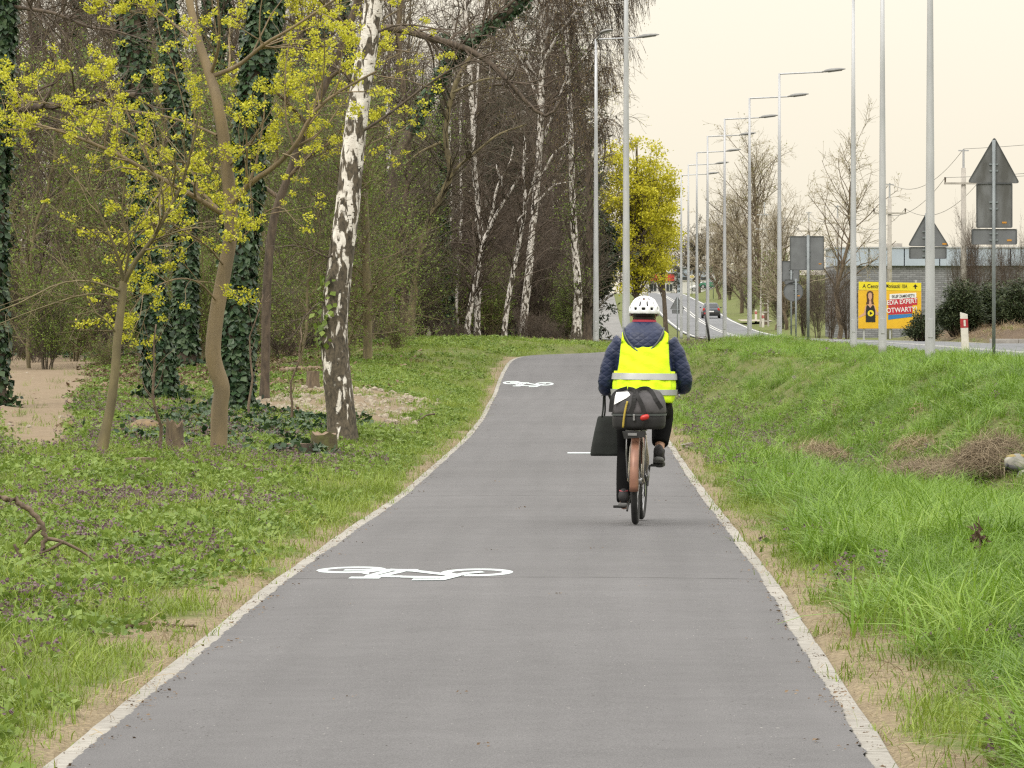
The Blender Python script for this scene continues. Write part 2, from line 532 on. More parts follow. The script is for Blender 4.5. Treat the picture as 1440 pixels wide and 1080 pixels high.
# ------------------------------------------------------------------ cycle path with ragged asphalt edges
def asphalt(name, c1, c2, streak, seed):
    m, N, L, b = newmat(name)
    b.inputs['Roughness'].default_value = .85
    b.inputs['Specular IOR Level'].default_value = .25
    geo = N.new('ShaderNodeNewGeometry')
    def noise(scale, stretch=(1, 1, 1), detail=4):
        mp = N.new('ShaderNodeMapping'); mp.inputs['Scale'].default_value = stretch; mp.inputs['Location'].default_value = (seed, seed * 2, 0)
        L.new(geo.outputs['Position'], mp.inputs[0])
        n = N.new('ShaderNodeTexNoise'); n.inputs['Scale'].default_value = scale; n.inputs['Detail'].default_value = detail
        L.new(mp.outputs[0], n.inputs['Vector']); return n.outputs['Fac']
    r = N.new('ShaderNodeValToRGB')
    r.color_ramp.elements[0].position = .3; r.color_ramp.elements[0].color = rgba(c1)
    r.color_ramp.elements[1].position = .7; r.color_ramp.elements[1].color = rgba(c2)
    L.new(noise(170, (1, .35, 1), 3), r.inputs[0])
    def over(colsock, n, lo, hi, amt):
        mp = N.new('ShaderNodeMapRange'); mp.inputs['From Min'].default_value = lo; mp.inputs['From Max'].default_value = hi
        mp.inputs['To Min'].default_value = 1 - amt; mp.inputs['To Max'].default_value = 1 + amt
        L.new(n, mp.inputs['Value'])
        v = N.new('ShaderNodeVectorMath'); v.operation = 'SCALE'
        L.new(colsock, v.inputs[0]); L.new(mp.outputs[0], v.inputs['Scale']); return v.outputs[0]
    c = over(r.outputs[0], noise(2.2, streak), .3, .7, .07)          # laid in long lanes
    c = over(c, noise(.9, (.25, 1.0, 1)), .3, .7, .05)               # bands across, from the paver
    c = over(c, noise(5.0), .3, .7, .05)
    c = over(c, noise(.35, (1, .35, 1), 6), .35, .65, .07)            # old damp stains and scuffed patches
    # pale dust specks and a few dark crumbs
    sp = noise(60, (1, .3, 1), 2)
    mr2 = N.new('ShaderNodeMapRange'); mr2.inputs['From Min'].default_value = .735; mr2.inputs['From Max'].default_value = .77
    L.new(sp, mr2.inputs['Value'])
    mx = N.new('ShaderNodeMix'); mx.data_type = 'RGBA'
    L.new(mr2.outputs[0], mx.inputs['Factor']); L.new(c, mx.inputs['A']); mx.inputs['B'].default_value = (.30, .29, .275, 1)
    sp2 = noise(48, (1, .35, 1), 2)
    mr3 = N.new('ShaderNodeMapRange'); mr3.inputs['From Min'].default_value = .27; mr3.inputs['From Max'].default_value = .24
    L.new(sp2, mr3.inputs['Value'])
    mx2 = N.new('ShaderNodeMix'); mx2.data_type = 'RGBA'
    L.new(mr3.outputs[0], mx2.inputs['Factor']); L.new(mx.outputs['Result'], mx2.inputs['A']); mx2.inputs['B'].default_value = (.045, .042, .04, 1)
    L.new(mx2.outputs['Result'], b.inputs['Base Color'])
    bp = N.new('ShaderNodeBump'); bp.inputs['Strength'].default_value = .2; bp.inputs['Distance'].default_value = .0006
    L.new(noise(260, (1, .6, 1), 2), bp.inputs['Height']); L.new(bp.outputs[0], b.inputs['Normal'])
    return m
M_ASPH = asphalt('path_asphalt', (.086, .084, .087), (.134, .131, .135), (1.6, .05, 1), 3.0)
M_ROAD = asphalt('road_asphalt', (.125, .13, .14), (.17, .175, .185), (.8, .02, 1), 9.0)

# rows across the path along the centre line
seglen = np.concatenate([[0], np.cumsum(np.linalg.norm(np.diff(CLINE, axis=0), axis=1))])
s_all = np.concatenate([np.arange(8, 61.99, .035), np.arange(62.03, 174.9, .12), np.arange(175, seglen[-1], 1.0)])
cx = np.interp(s_all, seglen, CLINE[:, 0]); cyy = np.interp(s_all, seglen, CLINE[:, 1])
tanx = np.gradient(cx, s_all); tany = np.gradient(cyy, s_all)
k = np.arange(-30, 31); wk = np.exp(-.5 * (k / 12) ** 2); wk /= wk.sum()
nl = np.hypot(tanx, tany); nxv, nyv = tany / nl, -tanx / nl
def ragged(n, seed):
    r = np.random.default_rng(seed)
    a = np.convolve(r.normal(0, 1, n + 24), np.ones(3) / 3, 'valid')[:n] * .009
    b2 = np.convolve(r.normal(0, 1, n + 400), np.ones(60) / 60, 'valid')[:n] * .05
    return a + b2
eL = -HW - .002 - ragged(len(s_all), 1)
eR = HW + .002 + ragged(len(s_all), 2)
lat = [None] + list(np.linspace(-1.3, 1.3, 9)) + [None]
V = []
for j in range(11):
    off = eL if j == 0 else eR if j == 10 else np.full(len(s_all), lat[j])
    X = cx + nxv * off; Y = cyy + nyv * off
    Z = PATHZ(Y if j == 5 else cyy) + .004 + .012 * (1 - (off / HW) ** 2)
    V.append(np.stack([X, Y, Z], -1))
V = np.stack(V, 1)
nr = len(s_all)
idx = np.arange(nr * 11).reshape(nr, 11)
path_me = np_mesh('path', V, np.stack([idx[:-1, :-1], idx[:-1, 1:], idx[1:, 1:], idx[1:, :-1]], -1).reshape(-1, 4))
path = tag(link('path', path_me, None, M_ASPH), kind='structure')

# kerb stones, one metre each
M_KERB = plain('kerb_concrete', (.31, .295, .265), (.235, .22, .195), 14, .9, bump=.3, rand=.09, detail=6)
kb = Geo()
kb.box((0, 0, -.098), (.10, .978, .2))
kme = kb.mesh('kerb_stone', False)
kme.materials.append(M_KERB)
bm = bmesh.new(); bm.from_mesh(kme)
bmesh.ops.bevel(bm, geom=[ed for ed in bm.edges], offset=.006, segments=1, affect='EDGES')
bm.to_mesh(kme); bm.free()
def path_at(s, off):
    x = np.interp(s, seglen, CLINE[:, 0]); y = np.interp(s, seglen, CLINE[:, 1])
    x2 = np.interp(s + .3, seglen, CLINE[:, 0]); y2 = np.interp(s + .3, seglen, CLINE[:, 1])
    l = math.hypot(x2 - x, y2 - y); tx, ty = (x2 - x) / l, (y2 - y) / l
    return np.array([x + ty * off, y - tx * off]), math.atan2(-tx, ty), y
for side in (-1, 1):
    for i, s in enumerate(np.arange(14.7, 142, 1.0)):
        if side > 0 and s > 126: break
        p, a, y = path_at(s, side * (HW + .048))
        _, _, yb = path_at(s + .5, 0)
        o = link('kerb_stone', kme, path)
        o.location = (p[0] + random.uniform(-.004, .004), p[1], float(PATHZ(y)) - .006 + random.uniform(-.002, .002))
        slope = float(PATHZ(yb + .3) - PATHZ(y - .3)) / (yb - y + .6)
        o.rotation_euler = (math.atan(slope), random.uniform(-.01, .01), a + random.uniform(-.008, .008))

# ------------------------------------------------------------------ road
M_LINE = plain('road_paint', (.52, .52, .50), (.44, .44, .42), 30, .7)
def ribbon(name, y0, y1, step, xl, xr, zoff, mat, kind='structure', parent=None):
    ys = np.arange(y0, y1 + step, step)
    a = np.stack([xl(ys), ys, ROADZ(ys) + zoff], -1); b2 = np.stack([xr(ys), ys, ROADZ(ys) + zoff], -1)
    V = np.stack([a, b2], 1); n = len(ys); idx = np.arange(2 * n).reshape(n, 2)
    o = link(name, np_mesh(name, V, np.stack([idx[:-1, 0], idx[:-1, 1], idx[1:, 1], idx[1:, 0]], -1)), parent, mat)
    if kind: tag(o, kind=kind)
    return o
road = ribbon('road', 20, 1100, 4, lambda y: roadx(y) + 6.65, lambda y: roadx(y) + 12.95, .0, M_ROAD)
def flat_strip(name, x0, x1, y0, y1, dz, mat, parent=None):
    g = Geo(); xs = np.linspace(x0, x1, 12)
    V = np.array([[x, y, float(ROADZ(y)) + dz] for x in xs for y in (y0, y1)])
    i = np.arange(11) * 2
    g.add(V, np.stack([i, i + 2, i + 3, i + 1], -1))
    return g.build(name, mat, parent)
side_road = tag(flat_strip('side_road', 12.9, 140, 150, 171.2, .004, M_ROAD), kind='structure')
ribbon('edge_line', 120, 900, 4, lambda y: roadx(y) + 6.8, lambda y: roadx(y) + 6.95, .008, M_LINE, None, road)
ribbon('edge_line', 172, 900, 4, lambda y: roadx(y) + 12.62, lambda y: roadx(y) + 12.8, .008, M_LINE, None, road)
ribbon('centre_line', 120, 900, 4, lambda y: roadx(y) + 9.62, lambda y: roadx(y) + 9.74, .008, M_LINE, None, road)
ribbon('centre_line', 120, 900, 4, lambda y: roadx(y) + 9.92, lambda y: roadx(y) + 10.04, .008, M_LINE, None, road)
flat_strip('edge_line', 13, 140, 170.2, 170.5, .012, M_LINE, side_road)
M_KERB2 = plain('road_kerb_concrete', (.36, .34, .31), (.27, .25, .23), 6, .9, bump=.2)
for i in range(34):
    g = Geo().box((13.9 + i * 1.0, 171.35, float(ROADZ(171.3)) + .03), (.985, .16, .26))
    g.build('kerb_stone', M_KERB2, side_road, bevel=.012)
# far cycle path beside the road, beyond the bank
M_FARP = asphalt('far_path_asphalt', (.15, .148, .145), (.20, .198, .192), (1, .02, 1), 5.0)
ribbon('far_path', 256, 900, 4, lambda y: .75 + (y - 256) * 0 - 1.05, lambda y: .75 + 0 * y + 1.05, .0, M_FARP)
g = Geo()
ribbon('verge_track', 440, 452, 4, lambda y: roadx(y) + 13.0, lambda y: roadx(y) + 24, .25, plain('gravel_track', (.35, .31, .25), (.26, .23, .18), 2, .95))

# ------------------------------------------------------------------ painted bicycle signs
M_PAINT = plain('path_paint', (.50, .555, .56), (.22, .235, .24), 55, .7, detail=8, contrast=(.27, .40), stretch=(1, .4, 1))
def strokes_bicycle():
    """bicycle sign as strokes in a plain 2-D drawing, saddle and bar towards us"""
    K = 5.6
    def el(cx_, cy_, rx, ry, n=36):
        a = np.linspace(0, 2 * np.pi, n + 1)
        return np.column_stack([cx_ + rx * np.cos(a), cy_ * K + ry * K * np.sin(a)])
    L = [el(300, 111, 190, 19.5), el(1130, 138.5, 196, 22)]
    for pl in ([(275, 112), (480, 114), (720, 119)], [(415, 137), (470, 155), (560, 118)], [(455, 160), (540, 160), (640, 128)], [(365, 171), (525, 174)], [(450, 163), (655, 167)],
               [(560, 116), (730, 128), (960, 158)], [(690, 170), (900, 176), (960, 172)], [(770, 189), (935, 190), (1010, 165), (1060, 148), (1150, 139)], [(960, 172), (1010, 160)]):
        L.append(np.column_stack([[p[0] for p in pl], [p[1] * K for p in pl]]))
    return L, K
STR, KK = strokes_bicycle()
def bike_sign(cxp, d0, s, label):
    g = Geo()
    for q, pl in enumerate(STR):
        pl = np.asarray(pl, float)
        tn = np.gradient(pl, axis=0); tn /= np.maximum(np.linalg.norm(tn, axis=1, keepdims=True), 1e-6)
        nrm = np.column_stack([-tn[:, 1], tn[:, 0]])
        w = 34
        pl2 = pl.copy()
        if q > 1: pl2[0] -= tn[0] * 18; pl2[-1] += tn[-1] * 18
        a, b2 = pl2 + nrm * w, pl2 - nrm * w
        # dense subdivision so that the paint lies on the path
        A = np.stack([a, b2], 1)
        m = len(pl)
        U = (A[..., 0] - 718) / 4.5 / 231.0
        Vv = -(A[..., 1] / KK - 140) / 4.5 * (30.3 * 30.3 / (1.6 * F))
        X = cxp + U * s
        Y = d0 + Vv * s
        Z = PATHZ(Y) + .004 + .012 * (1 - ((X - PCX(Y)) / HW) ** 2) + .0015 + q * .0003
        i = np.arange(m - 1) * 2
        g.add(np.stack([X, Y, Z], -1), np.stack([i, i + 1, i + 3, i + 2], -1))
    o = g.build('bicycle_marking', M_PAINT, None)
    return tag(o, label, 'road marking', 'white bicycle signs painted on the path')
bike_sign((580 - VX) * 30.5 / F, 30.5, 1.0, 'large white painted bicycle sign on the near asphalt beside the left kerb')
bike_sign((742.5 - VX) * 119.5 / F, 119.5, 1.0, 'small white painted bicycle sign far up the path below the crest')
for ys_ in (29.9, 47.5):      # joints left by the paver
    g = Geo(); xs = np.linspace(-HW + .01, HW - .01, 40) ; yy_ = ys_ + .02 * np.sin(xs * 4)
    A = np.stack([np.stack([xs + PCX(yy_), yy_, PATHZ(yy_) + .0052 + .012 * (1 - (xs / HW) ** 2)], -1), np.stack([xs + PCX(yy_), yy_ + .016 + .008 * np.sin(xs * 17), PATHZ(yy_) + .0052 + .012 * (1 - (xs / HW) ** 2)], -1)], 1)
    i = np.arange(39) * 2
    g.add(A, np.stack([i, i + 2, i + 3, i + 1], -1)).build('paver_joint', plain('joint_bitumen', (.085, .082, .08), (.06, .058, .056), 30, .9), path)
g = Geo()
xs = np.linspace(-.42, .3, 6); d0 = 64.0
V = np.array([[x, y, float(PATHZ(y)) + .02] for x in xs for y in (d0 - .3, d0 + .3)])
i = np.arange(5) * 2
g.add(V, np.stack([i, i + 2, i + 3, i + 1], -1))
tag(g.build('painted_dash', M_PAINT), 'short white painted dash across the path beside the hanging tote bag', 'road marking')

# ------------------------------------------------------------------ plant building blocks
def interp_curve(pts, rad, ci, t):
    k = pts.shape[1]
    f = t * (k - 1); i = np.minimum(f.astype(int), k - 2); w = (f - i)[:, None]
    p = pts[ci, i] * (1 - w) + pts[ci, i + 1] * w
    r = rad[ci, i] * (1 - w[:, 0]) + rad[ci, i + 1] * w[:, 0]
    return p, r, norm(pts[ci, i + 1] - pts[ci, i])

def grow(rg, pts, rad, n, t0, t1, length, ang, up=0.2, wob=.35, droop=0.0, k=4, rfrac=.55, rmin=.004, taper=.35, power=1.0, rcap=1e9):
    """n side shoots on a batch of curves"""
    ln = np.linalg.norm(np.diff(pts, axis=1), axis=2).sum(1)
    ci = rg.choice(len(pts), n, p=ln / ln.sum())
    t = t0 + (t1 - t0) * rg.random(n) ** power
    p, r, tan = interp_curve(pts, rad, ci, t)
    perp = norm(np.cross(tan, rg.normal(size=(n, 3))))
    a = np.radians(ang) * (.6 + .8 * rg.random(n))[:, None]
    d = norm(tan * np.cos(a) + perp * np.sin(a) + np.array([0, 0, up]))
    L = length * (.5 + rg.random(n)) * (1.15 - .5 * t)
    step = (L / (k - 1))[:, None]
    out = [p]
    for j in range(k - 1):
        d = norm(d + wob * rg.normal(size=(n, 3)) * .5 + np.array([0, 0, -droop]))
        out.append(out[-1] + d * step)
    out = np.stack(out, 1)
    r0 = np.minimum(np.maximum(r * rfrac, rmin), rcap)
    rr = np.maximum(r0[:, None] * np.linspace(1, taper, k)[None], rmin * .7)
    return out, rr

def kites(pos, nrm, tip, size, width=.75, fold=.0):
    """leaf-shaped quads"""
    nrm = norm(nrm); side = norm(np.cross(nrm, tip)); tip = norm(np.cross(side, nrm))
    s = np.asarray(size)[:, None]
    a = pos; b = pos + side * s * width * .5 + tip * s * .42 + nrm * s * fold
    c = pos + tip * s; d = pos - side * s * width * .5 + tip * s * .42 + nrm * s * fold
    V = np.stack([a, b, c, d], 1).reshape(-1, 3)
    return V, np.arange(len(V)).reshape(-1, 4)

def rand_dirs(rg, n, up=0.0):
    v = rg.normal(size=(n, 3)); v[:, 2] += up
    return norm(v)

def px_curve(pl, d, k=24, depth=None):
    """photo pixel polyline at distance d -> curve"""
    pts = np.array([P(a, b, d + (depth[i] if depth else 0)) for i, (a, b) in enumerate(pl)])
    return resample(pts, k)

def ivy(rg, pts, rad, n, size, spread=.05, t0=0, t1=1):
    pts = np.asarray(pts)[None]; rad = np.asarray(rad)[None]
    t = t0 + (t1 - t0) * rg.random(n)
    p, r, tan = interp_curve(pts, rad, np.zeros(n, int), t)
    u = norm(np.cross(tan, rg.normal(size=(n, 3))))
    pos = p + u * (r + spread * rg.random(n) ** 1.5)[:, None]
    nrm = norm(u + .45 * rg.normal(size=(n, 3)) + np.array([0, 0, .35]))
    tip = norm(np.array([0, 0, -1.0]) + .5 * rg.normal(size=(n, 3)))
    return kites(pos, nrm, tip, size * (.6 + .8 * rg.random(n)), .95, .05)

# bark and leaf colours
def birch_bark(name, dark_to=2.2, dark=.85):
    m, N, L, b = newmat(name)
    b.inputs['Roughness'].default_value = .8
    t = N.new('ShaderNodeTexCoord')
    def noise(scale, st, det=4):
        mp = N.new('ShaderNodeMapping'); mp.inputs['Scale'].default_value = st; L.new(t.outputs['Object'], mp.inputs[0])
        n = N.new('ShaderNodeTexNoise'); n.inputs['Scale'].default_value = scale; n.inputs['Detail'].default_value = det; n.inputs['Distortion'].default_value = .6
        L.new(mp.outputs[0], n.inputs['Vector']); return n.outputs['Fac']
    sep_ = N.new('ShaderNodeSeparateXYZ'); L.new(t.outputs['Object'], sep_.inputs[0])
    h = N.new('ShaderNodeMapRange'); h.inputs['From Min'].default_value = 0; h.inputs['From Max'].default_value = dark_to
    h.inputs['To Min'].default_value = .15; h.inputs['To Max'].default_value = .0
    L.new(sep_.outputs['Z'], h.inputs['Value'])
    n1 = noise(11, (1, 1, .40), 6); n2 = noise(16, (1, 1, 3.2), 3)
    # cracked dark patches, more of them near the foot
    ad = N.new('ShaderNodeMath'); ad.operation = 'ADD'; L.new(n1, ad.inputs[0]); L.new(h.outputs[0], ad.inputs[1])
    r1 = N.new('ShaderNodeMapRange'); r1.inputs['From Min'].default_value = .50; r1.inputs['From Max'].default_value = .545
    L.new(ad.outputs[0], r1.inputs['Value'])
    r2 = N.new('ShaderNodeMapRange'); r2.inputs['From Min'].default_value = .60; r2.inputs['From Max'].default_value = .66
    L.new(n2, r2.inputs['Value'])
    mxm = N.new('ShaderNodeMath'); mxm.operation = 'MAXIMUM'; L.new(r1.outputs[0], mxm.inputs[0]); L.new(r2.outputs[0], mxm.inputs[1])
    wr = N.new('ShaderNodeValToRGB'); wr.color_ramp.elements[0].color = (.52, .47, .42, 1); wr.color_ramp.elements[1].color = (.78, .74, .69, 1)
    wr.color_ramp.elements[0].position = .3; wr.color_ramp.elements[1].position = .6
    L.new(noise(9, (1, 1, 1)), wr.inputs[0])
    dr = N.new('ShaderNodeValToRGB'); dr.color_ramp.elements[0].color = (.028, .023, .016, 1); dr.color_ramp.elements[1].color = (.125, .10, .07, 1)
    dr.color_ramp.elements[0].position = .3; dr.color_ramp.elements[1].position = .65
    L.new(noise(24, (1, 1, .6), 5), dr.inputs[0])
    mx = N.new('ShaderNodeMix'); mx.data_type = 'RGBA'
    L.new(mxm.outputs[0], mx.inputs['Factor']); L.new(wr.outputs[0], mx.inputs['A']); L.new(dr.outputs[0], mx.inputs['B'])
    L.new(mx.outputs['Result'], b.inputs['Base Color'])
    bp = N.new('ShaderNodeBump'); bp.inputs['Strength'].default_value = .5; bp.inputs['Distance'].default_value = .02; bp.invert = True
    L.new(ad.outputs[0], bp.inputs['Height']); L.new(bp.outputs[0], b.inputs['Normal'])
    return m
M_BIRCH = birch_bark('birch_bark', 5.0)
M_BIRCH2 = birch_bark('slender_birch_bark', .9)
M_BARK = plain('brown_bark', (.17, .128, .082), (.08, .06, .042), 16, .9, bump=.6, stretch=(1, 1, .3), detail=6)
M_BARKD = plain('dark_bark', (.125, .095, .068), (.055, .042, .032), 14, .9, bump=.6, stretch=(1, 1, .3), detail=6)
M_MAPLE = plain('maple_bark', (.235, .175, .10), (.15, .115, .07), 5, .85, bump=.35, stretch=(1, 1, .4), detail=6)
M_OLIVE = plain('olive_bark', (.20, .165, .085), (.115, .095, .055), 9, .9, bump=.4, stretch=(1, 1, .3), detail=6)
M_TWIG = plain('grey_twigs', (.118, .097, .066), (.066, .054, .037), 3, .9)
M_TWIGP = plain('russet_twigs', (.115, .085, .062), (.066, .05, .037), 2, .9)
M_TWIGY = plain('ochre_twigs', (.20, .16, .085), (.125, .10, .058), 2, .9)
M_IVY = leaf_mat('ivy_leaves', [(.012, .028, .014), (.022, .05, .02), (.045, .085, .035), (.085, .125, .06)], .12, .38)
M_YELLOW = leaf_mat('maple_flowers', [(.37, .38, .025), (.53, .52, .04), (.68, .65, .08)], .35)
M_LGREEN = leaf_mat('young_leaves', [(.10, .155, .025), (.16, .23, .04), (.23, .30, .06)], .35)
M_YTREE = leaf_mat('yellow_green_leaves', [(.34, .33, .02), (.50, .47, .03), (.66, .60, .06)], .35)
M_CONIF = leaf_mat('conifer_needles', [(.014, .024, .013), (.028, .045, .02), (.05, .07, .032)], .1)
M_JUNI = leaf_mat('juniper_sprays', [(.02, .032, .014), (.045, .065, .026), (.085, .105, .045)], .12)
M_CATKIN = leaf_mat('hanging_buds', [(.15, .10, .06), (.27, .19, .10), (.33, .27, .12)], .25)

def add_trunk(root, base, pts, rad, mat, name='trunk', sides=12, flare=True, rough=0.06, seed=0):
    rg = np.random.default_rng(seed + 5)
    pts = np.asarray(pts) - base; rad = np.asarray(rad).copy()
    if flare:
        dz = pts[:, 2] - pts[0, 2]
        rad = rad * (1 + .35 * np.exp(-dz / .18))
    V, q = tubes(pts[None], rad[None], sides)
    Vr = V.reshape(len(pts), sides, 3)
    bump_ = 1 + rough * np.cumsum(rg.normal(size=(len(pts), sides)), axis=0) / np.sqrt(np.arange(1, len(pts) + 1))[:, None]
    Vr = pts[:, None] + (Vr - pts[:, None]) * bump_[..., None]
    return link(name, np_mesh(name, Vr.reshape(-1, 3), q), root, mat)

def part_tubes(root, base, batches, mat, name, sides=3, stuff=True):
    g = Geo()
    for pts, rad in batches:
        V, q = tubes(pts - base, rad, sides); g.add(V, q)
    o = g.build(name, mat, root, smooth=True)
    if stuff: o['kind'] = 'stuff'
    return o

def part_leaves(root, base, VQ, mat, name):
    g = Geo()
    for V, q in VQ: g.add(V - base, q)
    o = g.build(name, mat, root, smooth=False)
    o['kind'] = 'stuff'
    return o

def batch(curves, k):
    return np.stack([resample(c, k) for c in curves]),

# ------------------------------------------------------------------ young maple in yellow flower
rg = np.random.default_rng(21)
d = 57.0
base = gp(307, 640); d = base[1]; px = d / F
mroot = thing('maple_tree', 'slender smooth-barked tree with kinked trunk and sprays of yellow-green flowers', 'tree', base)
tk = px_curve([(307, 648), (308, 610), (309, 575), (312, 545), (303, 515), (300, 490), (305, 440), (316, 380), (325, 320), (321, 250), (314, 190), (305, 140), (296, 108), (280, 60), (266, 0), (255, -60)], d, 60, [0, 0, 0, 0, 0, 0, .05, .1, .15, .2, .2, .2, .3, .4, .5, .6])
tr = np.interp(np.linspace(0, 1, 60), [0, .12, .3, .6, .8, 1], [10.5, 11.5, 11, 9, 7, 4.5]) * px
add_trunk(mroot, base, tk, tr, M_MAPLE, seed=1, rough=.04)
limbs = [([(312, 300), (270, 275), (215, 245), (160, 215), (100, 190), (40, 172), (-20, 160)], 4.2, [0, -.3, -.6, -.9, -1.2, -1.4, -1.6]),
         ([(326, 288), (352, 258), (385, 235), (415, 205), (440, 160), (475, 130), (530, 100)], 5.0, [0, -.2, -.4, -.6, -.8, -.9, -1.0]),
         ([(297, 108), (335, 92), (372, 62), (410, 40), (470, 0), (520, -30)], 3.6, [.3, .2, 0, -.3, -.6, -.8]),
         ([(305, 190), (262, 172), (215, 160), (165, 152), (110, 130)], 2.2, [.2, .4, .7, .9, 1.0]),
         ([(297, 104), (308, 60), (306, 0), (300, -50)], 3.0, [.3, .0, -.3, -.5]),
         ([(321, 235), (350, 205), (360, 190), (372, 165)], 2.0, [.2, -.2, -.5, -.6]),
         ([(275, 60), (240, 30), (205, 0), (180, -30)], 2.2, [.4, .6, .8, .9]),
         ([(316, 375), (290, 345), (258, 325), (225, 310), (195, 330)], 1.6, [.1, -.4, -.8, -1.1, -1.2]),
         ([(306, 425), (280, 398), (250, 392), (215, 405), (190, 425)], 1.5, [.05, -.4, -.8, -1.1, -1.3]),
         ([(312, 300), (275, 262), (225, 215), (160, 178), (90, 150), (20, 140)], 2.4, [.1, .3, .5, .3, 0, -.2]),
         ([(320, 340), (345, 330), (372, 300), (395, 290)], 1.6, [.1, -.3, -.6, -.8])]
Lp, Lr = [], []
for pl, w, dep in limbs:
    c = px_curve(pl, d, 14, dep); r = np.linspace(w, max(.8, w * .3), 14) * px
    add_trunk(mroot, base, c, r, M_MAPLE, 'limb', 7, False, .03)
    Lp.append(c); Lr.append(r)
Lp, Lr = np.stack(Lp), np.stack(Lr)
t1 = grow(rg, Lp, Lr, 130, .12, 1, .95, 50, .15, .35, 0, 5, .5, .006)
t2 = grow(rg, t1[0], t1[1], 390, .2, 1, .34, 50, .15, .4, 0, 4, .6, .004)
part_tubes(mroot, base, [t1], M_MAPLE, 'twigs', 4)
part_tubes(mroot, base, [t2], M_TWIGY, 'twigs', 3)
ends = np.vstack([t2[0][:, -1], t1[0][:, -1], t2[0][rg.random(390) < .45, 2]])
def flower_clusters(rg, ends, r, n, sz):
    c = np.repeat(ends, n, 0)
    sub = c + rand_dirs(rg, len(c)) * np.array([1, 1, .7]) * (r * rg.random(len(c)) ** .5)[:, None]
    return kites(sub, rand_dirs(rg, len(c), .8), rand_dirs(rg, len(c)), sz * (.6 + .8 * rg.random(len(c))), .9)
part_leaves(mroot, base, [flower_clusters(rg, ends, .08, 40, .027)], M_YELLOW, 'flowers')

# second flowering branches, from a taller maple behind
base = gp(372, 560); d = base[1]; px = d / F
r2 = thing('maple_tree', 'leaning brown tree behind the kinked maple with yellow flowers high up', 'tree', base)
tk = px_curve([(372, 565), (374, 480), (376, 400), (385, 310), (405, 250), (432, 175), (462, 110), (490, 40), (512, -30)], d, 40)
add_trunk(r2, base, tk, np.linspace(6.5, 4.5, 40) * px, M_BARKD, seed=4)
c2 = [px_curve(pl, d, 12, dep) for pl, dep in (([(405, 250), (440, 215), (490, 190), (540, 175)], [0, -.4, -.8, -1.2]), ([(432, 175), (400, 140), (360, 110), (330, 90)], [0, -.4, -.9, -1.2]), ([(462, 110), (500, 85), (545, 70), (585, 75)], [0, -.4, -.7, -1.0]), ([(470, 90), (440, 50), (400, 25), (360, 10)], [0, -.3, -.6, -.8]), ([(395, 280), (350, 250), (300, 235), (240, 225)], [0, .3, .5, .6]), ([(490, 40), (470, 20), (450, 0), (430, -20)], [0, -.4, -.6, -.8]))]
c2 = np.stack(c2); cr = np.linspace(3.2, 1, 12)[None].repeat(len(c2), 0) * px
for c, r in zip(c2, cr): add_trunk(r2, base, c, r, M_BARK, 'limb', 6, False)
t1 = grow(rg, c2, cr, 80, .15, 1, .9, 50, .1, .35, 0, 5, .5, .006)
t2 = grow(rg, t1[0], t1[1], 280, .2, 1, .36, 50, .1, .4, 0, 4, .6, .005)
part_tubes(r2, base, [t1, t2], M_TWIGY, 'twigs', 3)
part_leaves(r2, base, [flower_clusters(rg, np.vstack([t2[0][:, -1], t1[0][:, -1]]), .09, 36, .034)], M_YELLOW, 'flowers')

# ------------------------------------------------------------------ thin leaning young tree at the left
base = gp(143, 641); d = base[1]; px = d / F
r3 = thing('young_tree', 'thin leaning sapling with forked olive trunk beside the sandy trail', 'tree', base)
tk = px_curve([(142, 645), (148, 610), (156, 570), (162, 520), (166, 470), (172, 420), (174, 395)], d, 26)
add_trunk(r3, base, tk, np.linspace(7, 5.2, 26) * px, M_OLIVE, seed=7)
cs = [(([(174, 398), (190, 368), (212, 340), (232, 305), (255, 260), (268, 215), (280, 160)]), 4.2), (([(174, 398), (168, 370), (158, 340), (140, 300), (120, 250)]), 3.2), (([(172, 410), (150, 402), (120, 395), (80, 400), (30, 425), (-10, 440)]), 2.2), (([(170, 425), (150, 415), (115, 415), (60, 432), (0, 455)]), 1.8),
      (([(176, 385), (182, 340), (172, 300), (176, 250)]), 2.2), (([(232, 305), (225, 260), (205, 235)]), 1.5), (([(165, 470), (150, 452), (130, 438), (105, 432)]), 1.4)]
Lp, Lr = [], []
for pl, w in cs:
    c = px_curve(pl, d, 12, [(-.12 * i) for i in range(len(pl))]); r = np.linspace(w, max(.7, w * .35), 12) * px
    add_trunk(r3, base, c, r, M_OLIVE, 'limb', 6, False); Lp.append(c); Lr.append(r)
t1 = grow(rg, np.stack(Lp), np.stack(Lr), 70, .2, 1, .8, 45, .25, .35, 0, 5, .5, .004)
t2 = grow(rg, t1[0], t1[1], 160, .2, 1, .35, 45, .2, .35, 0, 4, .6, .003)
part_tubes(r3, base, [t1, t2], M_TWIGY, 'twigs', 3)
sel = t2[0][rg.random(160) < .3, -1]
part_leaves(r3, base, [flower_clusters(rg, sel[(sel[:, 2] > 2.4)], .07, 16, .032)], M_YELLOW, 'flowers')

